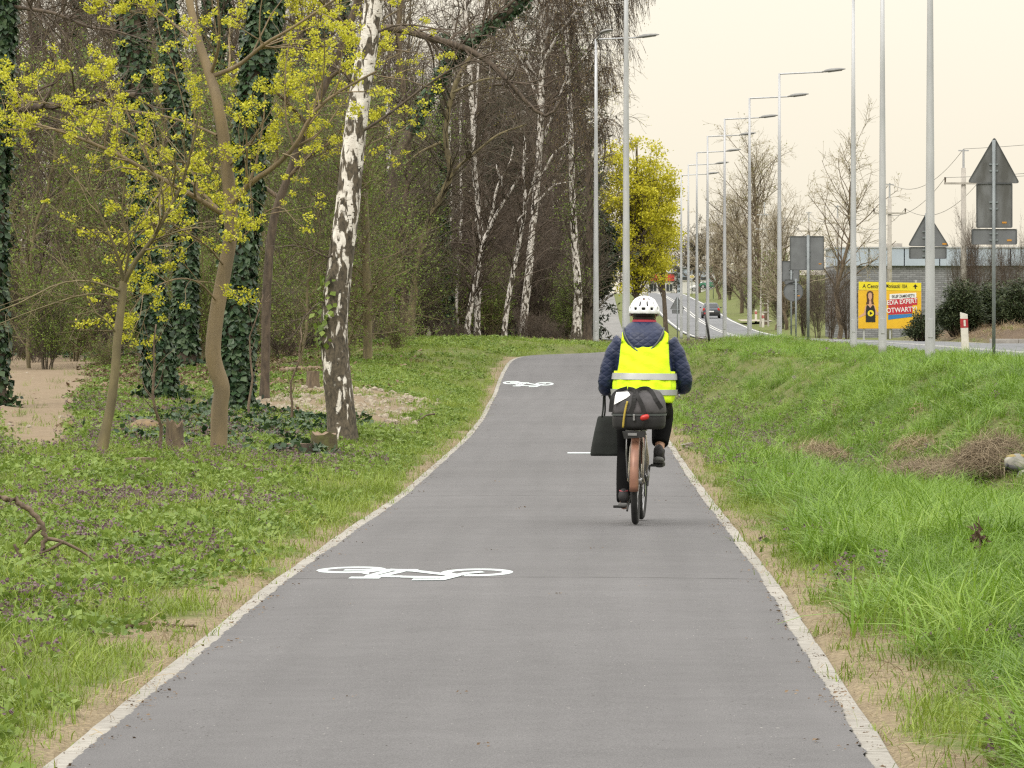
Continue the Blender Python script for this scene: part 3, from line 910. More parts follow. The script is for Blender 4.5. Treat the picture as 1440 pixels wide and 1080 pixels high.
# ------------------------------------------------------------------ big birch
base = gp(481, 622); d = base[1]; px = d / F
rb = thing('birch_tree', 'big black and white birch with cracked dark foot beside the painted path', 'tree', base)
tk = px_curve([(482, 632), (479, 580), (473, 520), (470, 470), (473, 420), (480, 360), (488, 300), (494, 240), (500, 180), (510, 110), (520, 45), (530, -30)], d, 70)
br = np.interp(np.linspace(0, 1, 70), [0, .1, .3, .6, 1], [20.5, 20, 19, 16.5, 13.5]) * px
add_trunk(rb, base, tk, br, M_BIRCH, sides=18, rough=.05, seed=2)
cs = [(([(480, 350), (462, 362), (440, 352), (410, 345), (385, 350)]), 1.8), (([(470, 430), (450, 425), (430, 445), (414, 470)]), 1.2), (([(500, 190), (540, 165), (600, 120), (650, 90), (720, 70), (790, 80)]), 2.2), (([(505, 130), (480, 100), (440, 85), (400, 88)]), 2.2), (([(520, 50), (560, 35), (610, 40), (640, 55)]), 2.0)]
Lp, Lr = [], []
for pl, w in cs:
    c = px_curve(pl, d, 12, [(-.15 * i) for i in range(len(pl))]); r = np.linspace(w, max(.6, w * .3), 12) * px
    add_trunk(rb, base, c, r, M_BARKD, 'limb', 6, False); Lp.append(c); Lr.append(r)
t1 = grow(rg, np.stack(Lp), np.stack(Lr), 60, .2, 1, .9, 45, .1, .35, .05, 5, .5, .004)
part_tubes(rb, base, [t1], M_TWIGP, 'twigs', 3)
c = ivy(rg, tk, br, 260, .085, .10, .24, .42)
Vv = c[0].reshape(-1, 4, 3); keep = (Vv[:, 0, 0] < np.interp(Vv[:, 0, 2], tk[:, 2], tk[:, 0]) - .03)
part_leaves(rb, base, [(Vv[keep].reshape(-1, 3), np.arange(keep.sum() * 4).reshape(-1, 4))], M_LGREEN, 'ivy_leaves')

# ------------------------------------------------------------------ trunks clad in ivy
def ivy_tree(pl, w0, w1, label, n, size, seed, name='ivy_clad_tree', bare=None, d_fix=None, limbs=(), spread=.07, t0=0.0):
    rg = np.random.default_rng(seed)
    base = gp(*pl[0]) if d_fix is None else np.array([(pl[0][0] - VX) * d_fix / F, d_fix, gz((pl[0][0] - VX) * d_fix / F, d_fix)])
    d = base[1]; px = d / F
    root = thing(name, label, 'tree', base)
    pts = px_curve(pl, d, 50); pts[0, 2] = base[2] - .15
    rad = np.linspace(w0, w1, 50) / 2 * px
    add_trunk(root, base, pts, rad * .82, M_BARKD, seed=seed)
    parts = [ivy(rg, pts, rad * .85, n, size, spread, t0, 1)]
    # a skirt of leaves at the foot
    m = n // 14 if t0 == 0 else 6
    a = rg.random(m) * 6.28; rr = rad[0] * (1 + 1.1 * rg.random(m) ** 2)
    pos = np.column_stack([base[0] + np.cos(a) * rr, base[1] + np.sin(a) * rr, base[2] + .22 * rg.random(m) ** 2])
    parts.append(kites(pos, rand_dirs(rg, m, 1.0), rand_dirs(rg, m), size * (.6 + .6 * rg.random(m)), .95))
    part_leaves(root, base, parts, M_IVY, 'ivy_leaves')
    Lp, Lr = [], []
    for pl2, w in limbs:
        c = px_curve(pl2, d, 14, [(-.15 * i) for i in range(len(pl2))]); r = np.linspace(w, max(.7, w * (.62 if w > 6.2 else .3)), 14) * px
        add_trunk(root, base, c, r, M_BARKD, 'limb', 8, False, .05); Lp.append(c); Lr.append(r)
    if Lp:
        t1 = grow(rg, np.stack(Lp), np.stack(Lr), 26 * len(Lp), .15, 1, 1.1, 50, .15, .45, 0, 5, .45, .006)
        t2 = grow(rg, t1[0], t1[1], 60 * len(Lp), .2, 1, .5, 45, .1, .4, 0, 4, .5, .004)
        part_tubes(root, base, [t1, t2], M_TWIGP, 'twigs', 3)
    return root
ivy_tree([(229, 562), (222, 500), (215, 440), (208, 380), (203, 300), (200, 200), (190, 100), (180, -20)], 44, 38, 'tall ivy-clad trunk with leaning foot standing left of the kinked maple', 6500, .10, 31)
ivy_tree([(328, 580), (331, 520), (334, 460), (335, 380), (343, 280), (355, 160), (368, 60), (376, -20)], 52, 44, 'broad ivy-clad trunk right behind the kinked yellow maple', 7500, .10, 32)
ivy_tree([(262, 500), (260, 440), (262, 380), (258, 300), (256, 200), (240, 100), (232, -20)], 34, 30, 'dark ivy-clad trunk half hidden between two thicker ivy-clad trunks', 4500, .14, 33, d_fix=128)
ivy_tree([(-8, 560), (-10, 400), (-8, 250), (-3, 120), (0, 60), (8, -30)], 40, 36, 'ivy-clad trunk cut off by the left edge with a long dark low limb', 4200, .11, 34, d_fix=84,
         limbs=[([(-10, 158), (20, 153), (60, 150), (105, 145), (150, 138), (192, 133)], 6.5), ([(-4, 6), (50, 14), (80, 20), (125, 38), (160, 43), (215, 60)], 3.2), ([(55, 14), (80, 35), (105, 68), (120, 95), (150, 125)], 2.0), ([(0, 195), (30, 190), (65, 180), (100, 170)], 1.6)])
ivy_tree([(545, 380), (548, 300), (556, 235), (580, 180), (612, 118), (650, 66), (700, 28), (760, -20)], 19, 15, 'ivy-clad trunk leaning right across the treetops behind the big birch', 1500, .11, 35, d_fix=150, spread=.12, t0=.42,
         limbs=[([(520, 42), (560, 40), (610, 55), (655, 68), (690, 90), (722, 122), (748, 152), (772, 163), (790, 140)], 6.0), ([(650, 66), (700, 20), (760, -30)], 4), ([(690, 120), (720, 118), (750, 115), (790, 100)], 2.0)])
ivy_tree([(12, 490), (10, 380), (14, 250), (10, 100), (12, -20)], 30, 26, 'dark ivy-smothered trunk far back at the left edge of the wood', 3200, .2, 36, d_fix=165)

# ------------------------------------------------------------------ stems at the wood's edge right of the big birch
def stem_tree(pls, d_fix, label, mat, seed, name='bare_tree', cat='tree', twigs=140, leaves=0, lmat=None, ivy_n=0, droop=0.0, tl=1.6, tmat=None, tw=True):
    rg = np.random.default_rng(seed)
    bx = (pls[0][0][0][0] - VX) * d_fix / F
    base = np.array([bx, d_fix, gz(bx, d_fix)]); px = d_fix / F
    root = thing(name, label, cat, base)
    Lp, Lr = [], []
    for i, (pl, w0, w1) in enumerate(pls):
        c = px_curve(pl, d_fix, 20, [(.2 * math.sin(i * 2 + j)) if i else 0 for j in range(len(pl))])
        if i == 0: c[0, 2] = base[2] - .12
        r = np.linspace(w0, w1, 20) / 2 * px
        add_trunk(root, base, c, r, mat, 'trunk' if i == 0 else 'limb', 10 if i == 0 else 7, i == 0, .05, seed + i)
        Lp.append(c); Lr.append(r)
    if tw:
        t1 = grow(rg, np.stack(Lp), np.stack(Lr), twigs, .15, 1, tl, 50, .2, .35, droop, 5, .4, .010, rcap=.03)
        t2 = grow(rg, t1[0], t1[1], twigs * 4, .15, 1, tl * .5, 45, .1, .35, droop, 4, .5, .007)
        part_tubes(root, base, [t1, t2], tmat or M_TWIG, 'twigs', 3)
        if leaves:
            p = t2[0][rg.integers(0, len(t2[0]), leaves), rg.integers(1, 4, leaves)] + rg.normal(size=(leaves, 3)) * .08
            part_leaves(root, base, [kites(p, rand_dirs(rg, leaves, .8), rand_dirs(rg, leaves), .075 * (.6 + .8 * rg.random(leaves)), .7)], lmat or M_LGREEN, 'leaves')
    if ivy_n:
        part_leaves(root, base, [ivy(rg, Lp[0], Lr[0], ivy_n, .15, .08, 0, .6)], M_IVY, 'ivy_leaves')
    return root
stem_tree([([(517, 532), (517, 460), (515, 380), (513, 300), (508, 200), (515, 90), (520, -20)], 13, 9)], 124, 'slim straight olive trunk standing right beside the big birch', M_OLIVE, 41, twigs=60, tmat=M_TWIGY)
stem_tree([([(577, 497), (578, 450), (584, 400), (592, 350), (606, 305), (626, 265), (634, 238), (626, 190), (640, 120), (668, 70)], 13, 6), ([(634, 245), (655, 225), (668, 215), (700, 190), (740, 175)], 5, 2.5), ([(620, 200), (590, 215), (560, 240)], 5, 2), ([(636, 130), (680, 112), (720, 110)], 4, 2)], 160, 'curving dark olive stem that bends right at the edge of the wood', M_OLIVE, 42, twigs=150)
stem_tree([([(566, 497), (567, 450), (570, 390), (567, 320), (575, 240), (570, 150), (560, 60), (565, -20)], 11, 8)], 161, 'straight brown stem in the clump left of the curving olive stem', M_BARK, 43, twigs=90)
stem_tree([([(558, 492), (548, 455), (541, 420), (538, 385), (534, 340), (524, 260), (520, 160)], 12, 7), ([(556, 490), (540, 440), (527, 400), (518, 360)], 9, 5)], 162, 'dark ivy-footed twin stems leaning left in the clump behind the big birch', M_BARKD, 44, twigs=80, ivy_n=900)
stem_tree([([(553, 480), (551, 420), (549, 360), (550, 300), (547, 220), (545, 120)], 9.5, 7)], 172, 'bright white birch trunk standing in the clump behind the big birch', M_BIRCH2, 45, name='birch_tree', twigs=70, tmat=M_TWIGP)
# birches along the edge of the wood
stem_tree([([(656, 478), (660, 440), (668, 400), (676, 362), (682, 335), (700, 298), (722, 262), (742, 222)], 9, 3), ([(683, 335), (692, 300), (700, 262), (716, 232), (722, 205)], 5, 2), ([(706, 262), (700, 240), (698, 232)], 3, 2)], 186, 'thin white birch leaning right whose trunk forks halfway up', M_BIRCH2, 46, 'birch_tree', twigs=110, tmat=M_TWIGP)
stem_tree([([(671, 478), (671, 440), (673, 400), (676, 360), (674, 300), (668, 250), (666, 200), (662, 120), (655, 20), (650, -20)], 10, 6)], 190, 'grey-white birch trunk standing right behind the forked leaning birch', M_BIRCH2, 47, 'birch_tree', twigs=140, tmat=M_TWIGP, droop=.12)
stem_tree([([(708, 477), (713, 430), (722, 380), (732, 330), (739, 282), (735, 250), (738, 205), (733, 180)], 8, 3), ([(739, 285), (750, 255), (755, 240)], 4, 2), ([(737, 300), (728, 310), (722, 330)], 2, 1)], 186, 'thin curving white birch with whippy top in the middle of the row', M_BIRCH2, 48, 'birch_tree', twigs=110, tmat=M_TWIGP)
big = stem_tree([([(734, 477), (738, 430), (743, 390), (747, 340), (752, 290), (757, 230), (761, 160), (762, 90), (764, 20), (766, -30)], 12, 7), ([(752, 270), (766, 240), (780, 215), (800, 200), (815, 180)], 4, 2), ([(750, 290), (778, 262), (805, 255)], 3, 1.5), ([(760, 150), (745, 110), (735, 90), (722, 62)], 4, 2), ([(758, 210), (782, 150), (800, 105), (830, 70), (850, 40)], 5, 2), ([(762, 90), (785, 50), (815, 10), (850, -25)], 5, 2.5), ([(763, 60), (790, 0), (830, -60)], 5, 3), ([(761, 120), (725, 60), (700, 10)], 4, 2)], 190, 'tall white birch with long drooping twigs at the right end of the wood', M_BIRCH2, 49, 'birch_tree', twigs=170, tmat=M_TWIGP, droop=.10)
# its hanging veil of twigs
rg = np.random.default_rng(50)
db = 190.0
seedc = np.stack([px_curve(pl, db, 10, [rg.normal() * .6 for _ in pl]) for pl in ([(762, 60), (790, 5), (830, -30), (872, -40), (895, -30)], [(762, 95), (800, 40), (840, 10), (880, 5)], [(758, 180), (795, 125), (830, 100), (858, 95)], [(764, 20), (800, -40), (850, -80), (890, -80)], [(758, 220), (800, 190), (835, 170), (855, 170)], [(765, 0), (735, -40), (700, -50)], [(840, -30), (875, -60), (898, -50)], [(790, 100), (840, 60), (870, 50)])])
veil = grow(rg, seedc, np.full(seedc.shape[:2], .02), 1000, .10, 1, 2.0, 60, -.25, .22, .40, 8, .4, .0085, .7)
veil2 = grow(rg, veil[0], veil[1], 3200, .1, 1, .5, 35, -.2, .3, .25, 4, .6, .0065)
bl = np.array(big.location)
part_tubes(big, bl, [veil, veil2], M_TWIGP, 'drooping_twigs', 3)
n = 9000
pp = veil[0][rg.integers(0, len(veil[0]), n), rg.integers(1, 8, n)] + rg.normal(size=(n, 3)) * np.array([.10, .1, .12])
part_leaves(big, bl, [kites(pp, rand_dirs(rg, n), np.array([0, 0, -1.]) + .3 * rg.normal(size=(n, 3)), .075 * (.6 + .8 * rg.random(n)), .34)], M_CATKIN, 'catkins')
stem_tree([([(810, 476), (812, 440), (813, 410), (810, 370), (806, 300), (803, 200), (798, 80), (795, -10)], 14, 5)], 196, 'short stout white birch trunk under shrubs beside the dark post-like trunk', M_BIRCH2, 51, 'birch_tree', twigs=60, tmat=M_TWIG, leaves=1500)
stem_tree([([(826, 476), (827, 430), (826, 380), (830, 300), (826, 200)], 13, 9)], 200, 'dark grey trunk next to the left street lamp at the end of the wood', M_BARKD, 52, twigs=120, tmat=M_TWIG)
for i, (x, w) in enumerate([(626, 7), (641, 5), (662, 5)]):
    stem_tree([([(x, 482), (x + 2, 455), (x + 1, 430), (x + 3, 380), (x + 8, 300), (x + 6, 180), (x + 12, 60), (x + 10, -20)], w, 2.5)], 205 + i * 3, ['small white birch foot at the left end of the birch row', 'thin white birch foot second from the left of the birch row', 'thin pale birch foot right under the forked leaning birch'][i], M_BIRCH2, 53 + i, 'birch_tree', twigs=40, tmat=M_TWIGP)

# ------------------------------------------------------------------ trees and shrubs of the wood, built once per kind and copied
class Proto:
    def __init__(self): self.parts = []
    def add(self, name, me, mat, stuff=False):
        me.materials.append(mat); self.parts.append((name, me, stuff))
    def put(self, name, label, cat, loc, rz, sc, group):
        root = thing(name, label, cat, loc, rz, group)
        root.scale = (sc, sc, sc) if not isinstance(sc, tuple) else sc
        for pn, me, st in self.parts:
            o = link(pn, me, root)
            if st: o['kind'] = 'stuff'
        return root

def tubes_mesh(name, batches, sides):
    g = Geo()
    for p, r in batches:
        V, q = tubes(p, r, sides); g.add(V, q)
    return g.mesh(name)

def wavy(rg, h, lean, k=14, amp=.25):
    z = np.linspace(0, h, k)
    w = np.cumsum(rg.normal(size=(k, 2)), axis=0) * amp / math.sqrt(k)
    w -= w[0]
    return np.column_stack([w[:, 0] + lean * z * .1, w[:, 1], z])

def bare_proto(seed, h=15, r=.15, bark=None, twig=None, n1=34, n2=240, n3=1500, low=.12, droop=0.0, ang=55, leaves=0, lmat=None, lsize=.07, fork=False, rt=.0075, L1=3.4):
    rg = np.random.default_rng(seed); pr = Proto()
    tk = wavy(rg, h, rg.normal() * .8, 16, .5); tk[0, 2] = -.2
    rad = np.linspace(r, r * .3, 16)
    T, Tr = tk[None], rad[None]
    if fork:
        t2 = tk.copy(); j = 5
        t2[j:, 0] += np.linspace(0, 1.6, 16 - j) * rg.choice([-1, 1]); t2[j:, 1] += np.linspace(0, 1.0, 16 - j)
        T = np.stack([tk, t2]); Tr = np.stack([rad, rad * np.where(np.arange(16) < j, .9, .75)])
    g = Geo(); V, q = tubes(T, Tr, 9); g.add(V, q)
    pr.add('trunk', g.mesh('trunk'), bark or M_BARK)
    b1 = grow(rg, T, Tr, n1, low, 1, L1, ang, .35, .3, droop * .3, 6, .42, .018)
    pr.add('branches', tubes_mesh('branches', [b1], 5), bark or M_BARK, True)
    b2 = grow(rg, b1[0], b1[1], n2, .1, 1, 1.5, 48, .15, .35, droop, 5, .5, rt * 1.35)
    b3 = grow(rg, b2[0], b2[1], n3, .1, 1, .75, 45, .1, .35, droop, 4, .55, rt)
    pr.add('twigs', tubes_mesh('twigs', [b2, b3], 3), twig or M_TWIG, True)
    if leaves:
        p = b3[0][rg.integers(0, n3, leaves), rg.integers(1, 4, leaves)] + rg.normal(size=(leaves, 3)) * .07
        V, q = kites(p, rand_dirs(rg, leaves, .8), rand_dirs(rg, leaves), lsize * (.6 + .8 * rg.random(leaves)), .7)
        pr.add('leaves', np_mesh('leaves', V, q, smooth=False), lmat or M_LGREEN, True)
    return pr

def shrub_proto(seed, h=3.5, stems=14, n1=170, n2=1300, twig=None, leaves=0, lmat=None, lsize=.05, spread=.5, rt=.006, r0=.022):
    rg = np.random.default_rng(seed); pr = Proto()
    a = rg.random(stems) * 6.28; out = (.2 + rg.random(stems)) * spread
    k = 7; t = np.linspace(0, 1, k)
    hs = h * (.6 + .5 * rg.random(stems))
    base = np.column_stack([np.cos(a), np.sin(a)]) * .25 * rg.random(stems)[:, None]
    P_ = np.zeros((stems, k, 3))
    P_[:, :, 0] = base[:, :1] + np.cos(a)[:, None] * out[:, None] * h * .45 * t ** 1.2
    P_[:, :, 1] = base[:, 1:] + np.sin(a)[:, None] * out[:, None] * h * .45 * t ** 1.2
    P_[:, :, 2] = hs[:, None] * t - .05
    P_ += rg.normal(size=P_.shape) * .06 * t[None, :, None]
    Rr = np.linspace(r0, r0 * .4, k)[None].repeat(stems, 0) * (.7 + .6 * rg.random(stems))[:, None]
    pr.add('stems', tubes_mesh('stems', [(P_, Rr)], 5), twig or M_TWIG, True)
    b1 = grow(rg, P_, Rr, n1, .12, 1, h * .32, 42, .3, .35, 0, 5, .55, rt * 1.3)
    b2 = grow(rg, b1[0], b1[1], n2, .1, 1, h * .14, 45, .2, .4, 0, 4, .6, rt)
    pr.add('twigs', tubes_mesh('twigs', [b1, b2], 3), twig or M_TWIG, True)
    if leaves:
        p = b2[0][rg.integers(0, n2, leaves), rg.integers(1, 4, leaves)] + rg.normal(size=(leaves, 3)) * .06
        V, q = kites(p, rand_dirs(rg, leaves, .8), rand_dirs(rg, leaves), lsize * (.6 + .8 * rg.random(leaves)), .7)
        pr.add('leaves', np_mesh('leaves', V, q, smooth=False), lmat or M_LGREEN, True)
    return pr

def conifer_proto(seed, h=16, r=.2, wide=2.6, low=.12, n1=120, nn=9000):
    rg = np.random.default_rng(seed); pr = Proto()
    tk = wavy(rg, h, 0, 12, .2); tk[0, 2] = -.2
    rad = np.linspace(r, r * .15, 12)
    V, q = tubes(tk[None], rad[None], 8); g = Geo().add(V, q)
    pr.add('trunk', g.mesh('trunk'), M_BARKD)
    b1 = grow(rg, tk[None], rad[None], n1, low, .99, wide, 85, -.05, .25, .05, 6, .25, .012, rcap=.035)
    b2 = grow(rg, b1[0], b1[1], n1 * 7, .15, 1, .8, 45, 0, .3, .06, 4, .6, .008)
    pr.add('branches', tubes_mesh('branches', [b1, b2], 3), M_BARKD, True)
    p = b2[0][rg.integers(0, len(b2[0]), nn), rg.integers(0, 4, nn)] + rg.normal(size=(nn, 3)) * .06
    V, q = kites(p, rand_dirs(rg, nn, .7), rand_dirs(rg, nn, -.2), .26 * (.6 + .8 * rg.random(nn)), .28)
    pr.add('needles', np_mesh('needles', V, q, smooth=False), M_CONIF, True)
    return pr

BARE = [bare_proto(101, 15, .13, M_BARK, M_TWIG), bare_proto(102, 16, .10, M_BARKD, M_TWIGP, 40, 280, 1700), bare_proto(103, 14, .16, M_BARK, M_TWIG, 30, 220, 1500, fork=True),
        bare_proto(104, 17, .09, M_OLIVE, M_TWIGY, 34, 240, 1500, low=.06), bare_proto(105, 15, .12, M_BARKD, M_TWIGP, 44, 320, 2000, low=.05)]
GREENT = [bare_proto(111, 10, .07, M_OLIVE, M_TWIGY, 40, 260, 1400, low=.06, leaves=6000, lsize=.085, L1=2.4), bare_proto(112, 9, .06, M_OLIVE, M_TWIG, 40, 260, 1400, low=.04, leaves=4800, lsize=.08, L1=2.2)]
BIRCHP = [bare_proto(121, 18, .12, M_BIRCH2, M_TWIGP, 40, 300, 2200, low=.3, droop=.16, ang=45), bare_proto(122, 17, .10, M_BIRCH2, M_TWIGY, 40, 300, 2200, low=.25, droop=.2, ang=45, leaves=2400, lmat=M_YTREE, lsize=.05)]
SHRUB = [shrub_proto(131, 4.2, 16, 190, 1500, M_TWIGP), shrub_proto(132, 3.6, 14, 180, 1400, M_TWIG), shrub_proto(133, 4.6, 14, 190, 1500, M_TWIGP, spread=.7)]
GSHRUB = [shrub_proto(141, 3.2, 12, 150, 1100, M_TWIGY, 6000, M_LGREEN, .06), shrub_proto(142, 2.4, 12, 150, 1000, M_TWIG, 4500, M_LGREEN, .055)]
CONI = [conifer_proto(151), conifer_proto(152, 14, .18, 2.2, .05, 130, 9500)]
def ivy_proto(seed, h, r, n, size):
    r_ = np.random.default_rng(seed); pr = Proto()
    tk = wavy(r_, h, r_.normal() * .5, 16, .4); tk[0, 2] = -.2; rad = np.linspace(r, r * .6, 16)
    V, q = tubes(tk[None], rad[None], 8); pr.add('trunk', Geo().add(V, q).mesh('trunk'), M_BARKD)
    V, q = ivy(r_, tk, rad * 1.05, n, size, .14); pr.add('ivy_leaves', np_mesh('ivy_leaves', V, q, smooth=False), M_IVY, True)
    b1 = grow(r_, tk[None], rad[None], 26, .15, 1, 2.6, 60, .2, .35, 0, 5, .3, .015); b2 = grow(r_, b1[0], b1[1], 150, .1, 1, 1.1, 48, .1, .35, 0, 4, .5, .009)
    pr.add('branches', tubes_mesh('branches', [b1, b2], 3), M_BARKD, True)
    return pr
IVYP = [ivy_proto(171, 15, .17, 2600, .17), ivy_proto(172, 14, .13, 2200, .16)]
LOWS = [shrub_proto(161, 1.3, 16, 160, 900, M_TWIGP, 0, None, .04, .9, .0045, .010), shrub_proto(162, 1.1, 14, 150, 800, M_TWIGY, 900, M_LGREEN, .045, .9, .0045, .009)]

def scatter_px(rg, n, x0, x1, d0, d1, mind=1.2, used=[]):
    out = []
    tries = 0
    while len(out) < n and tries < n * 60:
        tries += 1
        dd = d0 + (d1 - d0) * rg.random(); px_ = x0 + (x1 - x0) * rg.random()
        x = (px_ - VX) * dd / F
        if all((x - a) ** 2 + (dd - b) ** 2 > mind ** 2 for a, b in used):
            used.append((x, dd)); out.append((x, dd))
    return out
rg = np.random.default_rng(200)
def plant(protos, spots, name, label, cat, group, s0=.8, s1=1.2, tall=1.0, marks=None):
    ordn = ['first', 'second', 'third', 'fourth', 'fifth', 'sixth', 'seventh', 'eighth', 'ninth', 'tenth', 'eleventh', 'twelfth', 'thirteenth', 'fourteenth', 'fifteenth', 'sixteenth']
    order = sorted(range(len(spots)), key=lambda k: spots[k][0] / spots[k][1])
    lab0 = label
    for i, (x, y) in enumerate(spots):
        if 1 < len(spots) <= 16: label = lab0 + ', ' + ordn[order.index(i)] + ' from the left'
        elif marks:
            pxs = [VX + a / b * F for a, b in spots]
            mk = next(m for lim, m in marks if pxs[i] < lim)
            same = sorted(p for p in pxs if next(m for lim, m in marks if p < lim) == mk)
            label = lab0 + ' ' + mk + (', ' + ordn[same.index(pxs[i])] + ' from the left' if 1 < len(same) <= 16 else '')
        s = s0 + (s1 - s0) * rg.random()
        protos[i % len(protos)].put(name, label, cat, (x, y, gz(x, y) - .03), rg.random() * 6.28, (s, s, s * tall), group)
LMARK = [(150, 'behind the sandy trail'), (300, 'behind the left ivy-clad trunks'), (430, 'behind the kinked maple'), (2000, 'behind the big birch')]
RMARK = [(650, 'left of the birch row'), (720, 'behind the left half of the birch row'), (2000, 'behind the right end of the birch row')]
plant(BARE, scatter_px(rg, 30, -60, 560, 150, 255, 1.3), 'bare_tree', 'slender bare tree deep in the wood', 'tree', 'bare trees deep in the left wood', .75, 1.25, marks=LMARK)
plant(BARE[1:2] + BARE[4:5] + BARE[:1], scatter_px(rg, 20, 560, 785, 205, 262, 1.2), 'bare_tree', 'thin russet bare tree', 'tree', 'bare trees behind the birch row', .7, 1.1, marks=RMARK)
plant(IVYP, scatter_px(rg, 9, -30, 420, 145, 215, 1.8), 'ivy_clad_tree', 'dark ivy-wrapped trunk back in the left wood', 'tree', 'ivy-wrapped trunks back in the wood', .8, 1.1)
plant(IVYP, scatter_px(rg, 5, 430, 660, 168, 230, 1.8), 'ivy_clad_tree', 'dark ivy-wrapped trunk back behind the big birch', 'tree', 'ivy-wrapped trunks behind the big birch', .8, 1.1)
plant(GREENT, scatter_px(rg, 10, 395, 590, 166, 200, 1.0), 'leafing_tree', 'fresh light green small tree behind the big birch', 'tree', 'fresh green small trees behind the big birch', .75, 1.05)
plant(GREENT, scatter_px(rg, 8, 405, 535, 122, 152, .7), 'leafing_tree', 'fresh green sapling tree beside the big birch', 'tree', 'green saplings beside the big birch', .5, .8)
plant(GREENT, scatter_px(rg, 9, 0, 400, 130, 190, 1.2), 'leafing_tree', 'small thinly leafed tree in the left wood', 'tree', 'thinly leafed small trees in the left wood', .7, 1.0)
plant(BIRCHP, scatter_px(rg, 5, 560, 780, 212, 255, 1.2), 'birch_tree', 'slender drooping birch far behind the birch row', 'tree', 'slender birches behind the birch row', .8, 1.1)
plant(CONI, scatter_px(rg, 9, 590, 798, 235, 285, 1.6), 'conifer_tree', 'dark conifer behind the russet twigs', 'tree', 'dark conifers behind the birch row', .75, 1.15)
plant(CONI, scatter_px(rg, 3, 380, 560, 255, 300, 2), 'conifer_tree', 'dark conifer far back behind the big birch', 'tree', 'dark conifers far back in the left wood', .8, 1.2)
plant(SHRUB, scatter_px(rg, 30, 575, 815, 198, 245, .9), 'bare_shrub', 'dense russet leafless shrub', 'shrub', 'russet shrubs between the birches', .75, 1.25, marks=RMARK)
plant(SHRUB[1:], scatter_px(rg, 26, -50, 560, 150, 235, 1.1), 'bare_shrub', 'leafless grey-brown shrub', 'shrub', 'leafless shrubs in the left wood', .6, 1.0, marks=LMARK)
plant(GSHRUB, scatter_px(rg, 14, 370, 560, 164, 190, .9), 'green_shrub', 'fresh green leafy shrub behind the big birch', 'shrub', 'fresh green shrubs behind the big birch', .8, 1.3)
plant(GSHRUB, scatter_px(rg, 6, 640, 822, 196, 212, 1.0), 'green_shrub', 'thin pale green shrub under the birch row', 'shrub', 'pale green shrubs at the birch row', .6, 1.0)
plant(GSHRUB, scatter_px(rg, 15, -20, 400, 128, 175, 1.0), 'green_shrub', 'sparse green shrub at the back of the clearing', 'shrub', 'sparse green shrubs at the back of the left clearing', .6, .95)
plant(LOWS, scatter_px(rg, 16, 0, 560, 128, 165, .8), 'brush_clump', 'low brushwood tangle on the shaded floor of the wood', 'brush', 'brushwood on the floor of the wood', .6, 1.0)
plant(LOWS[:1], scatter_px(rg, 8, 575, 810, 180, 187, .6), 'brush_clump', 'brown brushwood tangle on the bank under the birches', 'brush', 'brushwood under the birches', .5, .9)

# far side of the wood: reads as one mass of stems and twigs
def far_wood():
    g = Geo()
    r = np.random.default_rng(300)
    for i in range(18):
        dd = 265 + 90 * r.random(); px_ = -120 + 960 * r.random(); x = (px_ - VX) * dd / F
        z0 = gz(x, dd)
        tk = wavy(r, 16 + 5 * r.random(), r.normal() * .6, 10, .5) + np.array([x, dd, z0 - .2])
        rad = np.linspace(.14, .05, 10)
        V, q = tubes(tk[None], rad[None], 5); g.add(V, q)
        b1 = grow(r, tk[None], rad[None], 34, .03, 1, 3.2, 55, .3, .3, 0, 5, .4, .02)
        b2 = grow(r, b1[0], b1[1], 220, .1, 1, 1.6, 48, .15, .35, 0, 4, .5, .016)
        b3 = grow(r, b2[0], b2[1], 480, .1, 1, .9, 45, .1, .35, 0, 3, .5, .012)
        for b in (b1, b2, b3):
            V, q = tubes(b[0], b[1], 3); g.add(V, q)
    o = g.build('far_wood', M_TWIG, None, smooth=True)
    tag(o, 'far side of the wood, a mass of bare stems and twigs against the sky', 'wood', kind='stuff')
far_wood()

# ------------------------------------------------------------------ trees beyond the bend and across the road
def leafy_crown(seed, px_box, d, n, size, mat, label, name, trunk_px, bark=M_BARKD, cl=150, clr=.55, outline=None):
    rg = np.random.default_rng(seed)
    x0, y0, x1, y1 = px_box
    tx = (trunk_px[0] - VX) * d / F; base = np.array([tx, d, gz(tx, d)]); px = d / F
    root = thing(name, label, 'tree', base)
    top = P((x0 + x1) / 2, y0 + (y1 - y0) * .1, d)
    tk = resample(np.array([base - [0, 0, .2], base * .5 + top * .5 + [.1, 0, 0], top]), 20)
    rad = np.linspace(trunk_px[1] / 2 * px, .05, 20)
    add_trunk(root, base, tk, rad, bark, seed=seed)
    cpx = (x0 + x1) / 2; cpy = (y0 + y1) / 2
    cen = P(cpx, cpy, d); rx = (x1 - x0) / 2 * px; rz = (y1 - y0) / 2 * px
    u = rand_dirs(rg, cl) * (rg.random(cl) ** .38)[:, None]
    cc = cen + u * np.array([rx, min(rx, 4.0), rz])
    if outline is not None: cc = cc[[outline(VX + c[0] / c[1] * F, VY - (c[2] - CAM_H) / c[1] * F) for c in cc]]
    # limbs to the clumps
    j = rg.integers(4, 17, len(cc)); st = tk[j]
    mid = (st + cc) / 2 + rg.normal(size=cc.shape) * .15 + np.array([0, 0, .1])
    part_tubes(root, base, [(np.stack([st, mid, cc], 1), np.array([[.04, .028, .012]]).repeat(len(cc), 0))], bark, 'limbs', 4)
    pick = rg.integers(0, len(cc), n)
    p = cc[pick] + rg.normal(size=(n, 3)) * clr * np.array([.6, .6, .38])
    part_leaves(root, base, [kites(p, rand_dirs(rg, n, .9), rand_dirs(rg, n), size * (.6 + .8 * rg.random(n)), .8)], mat, 'crown')
    return root
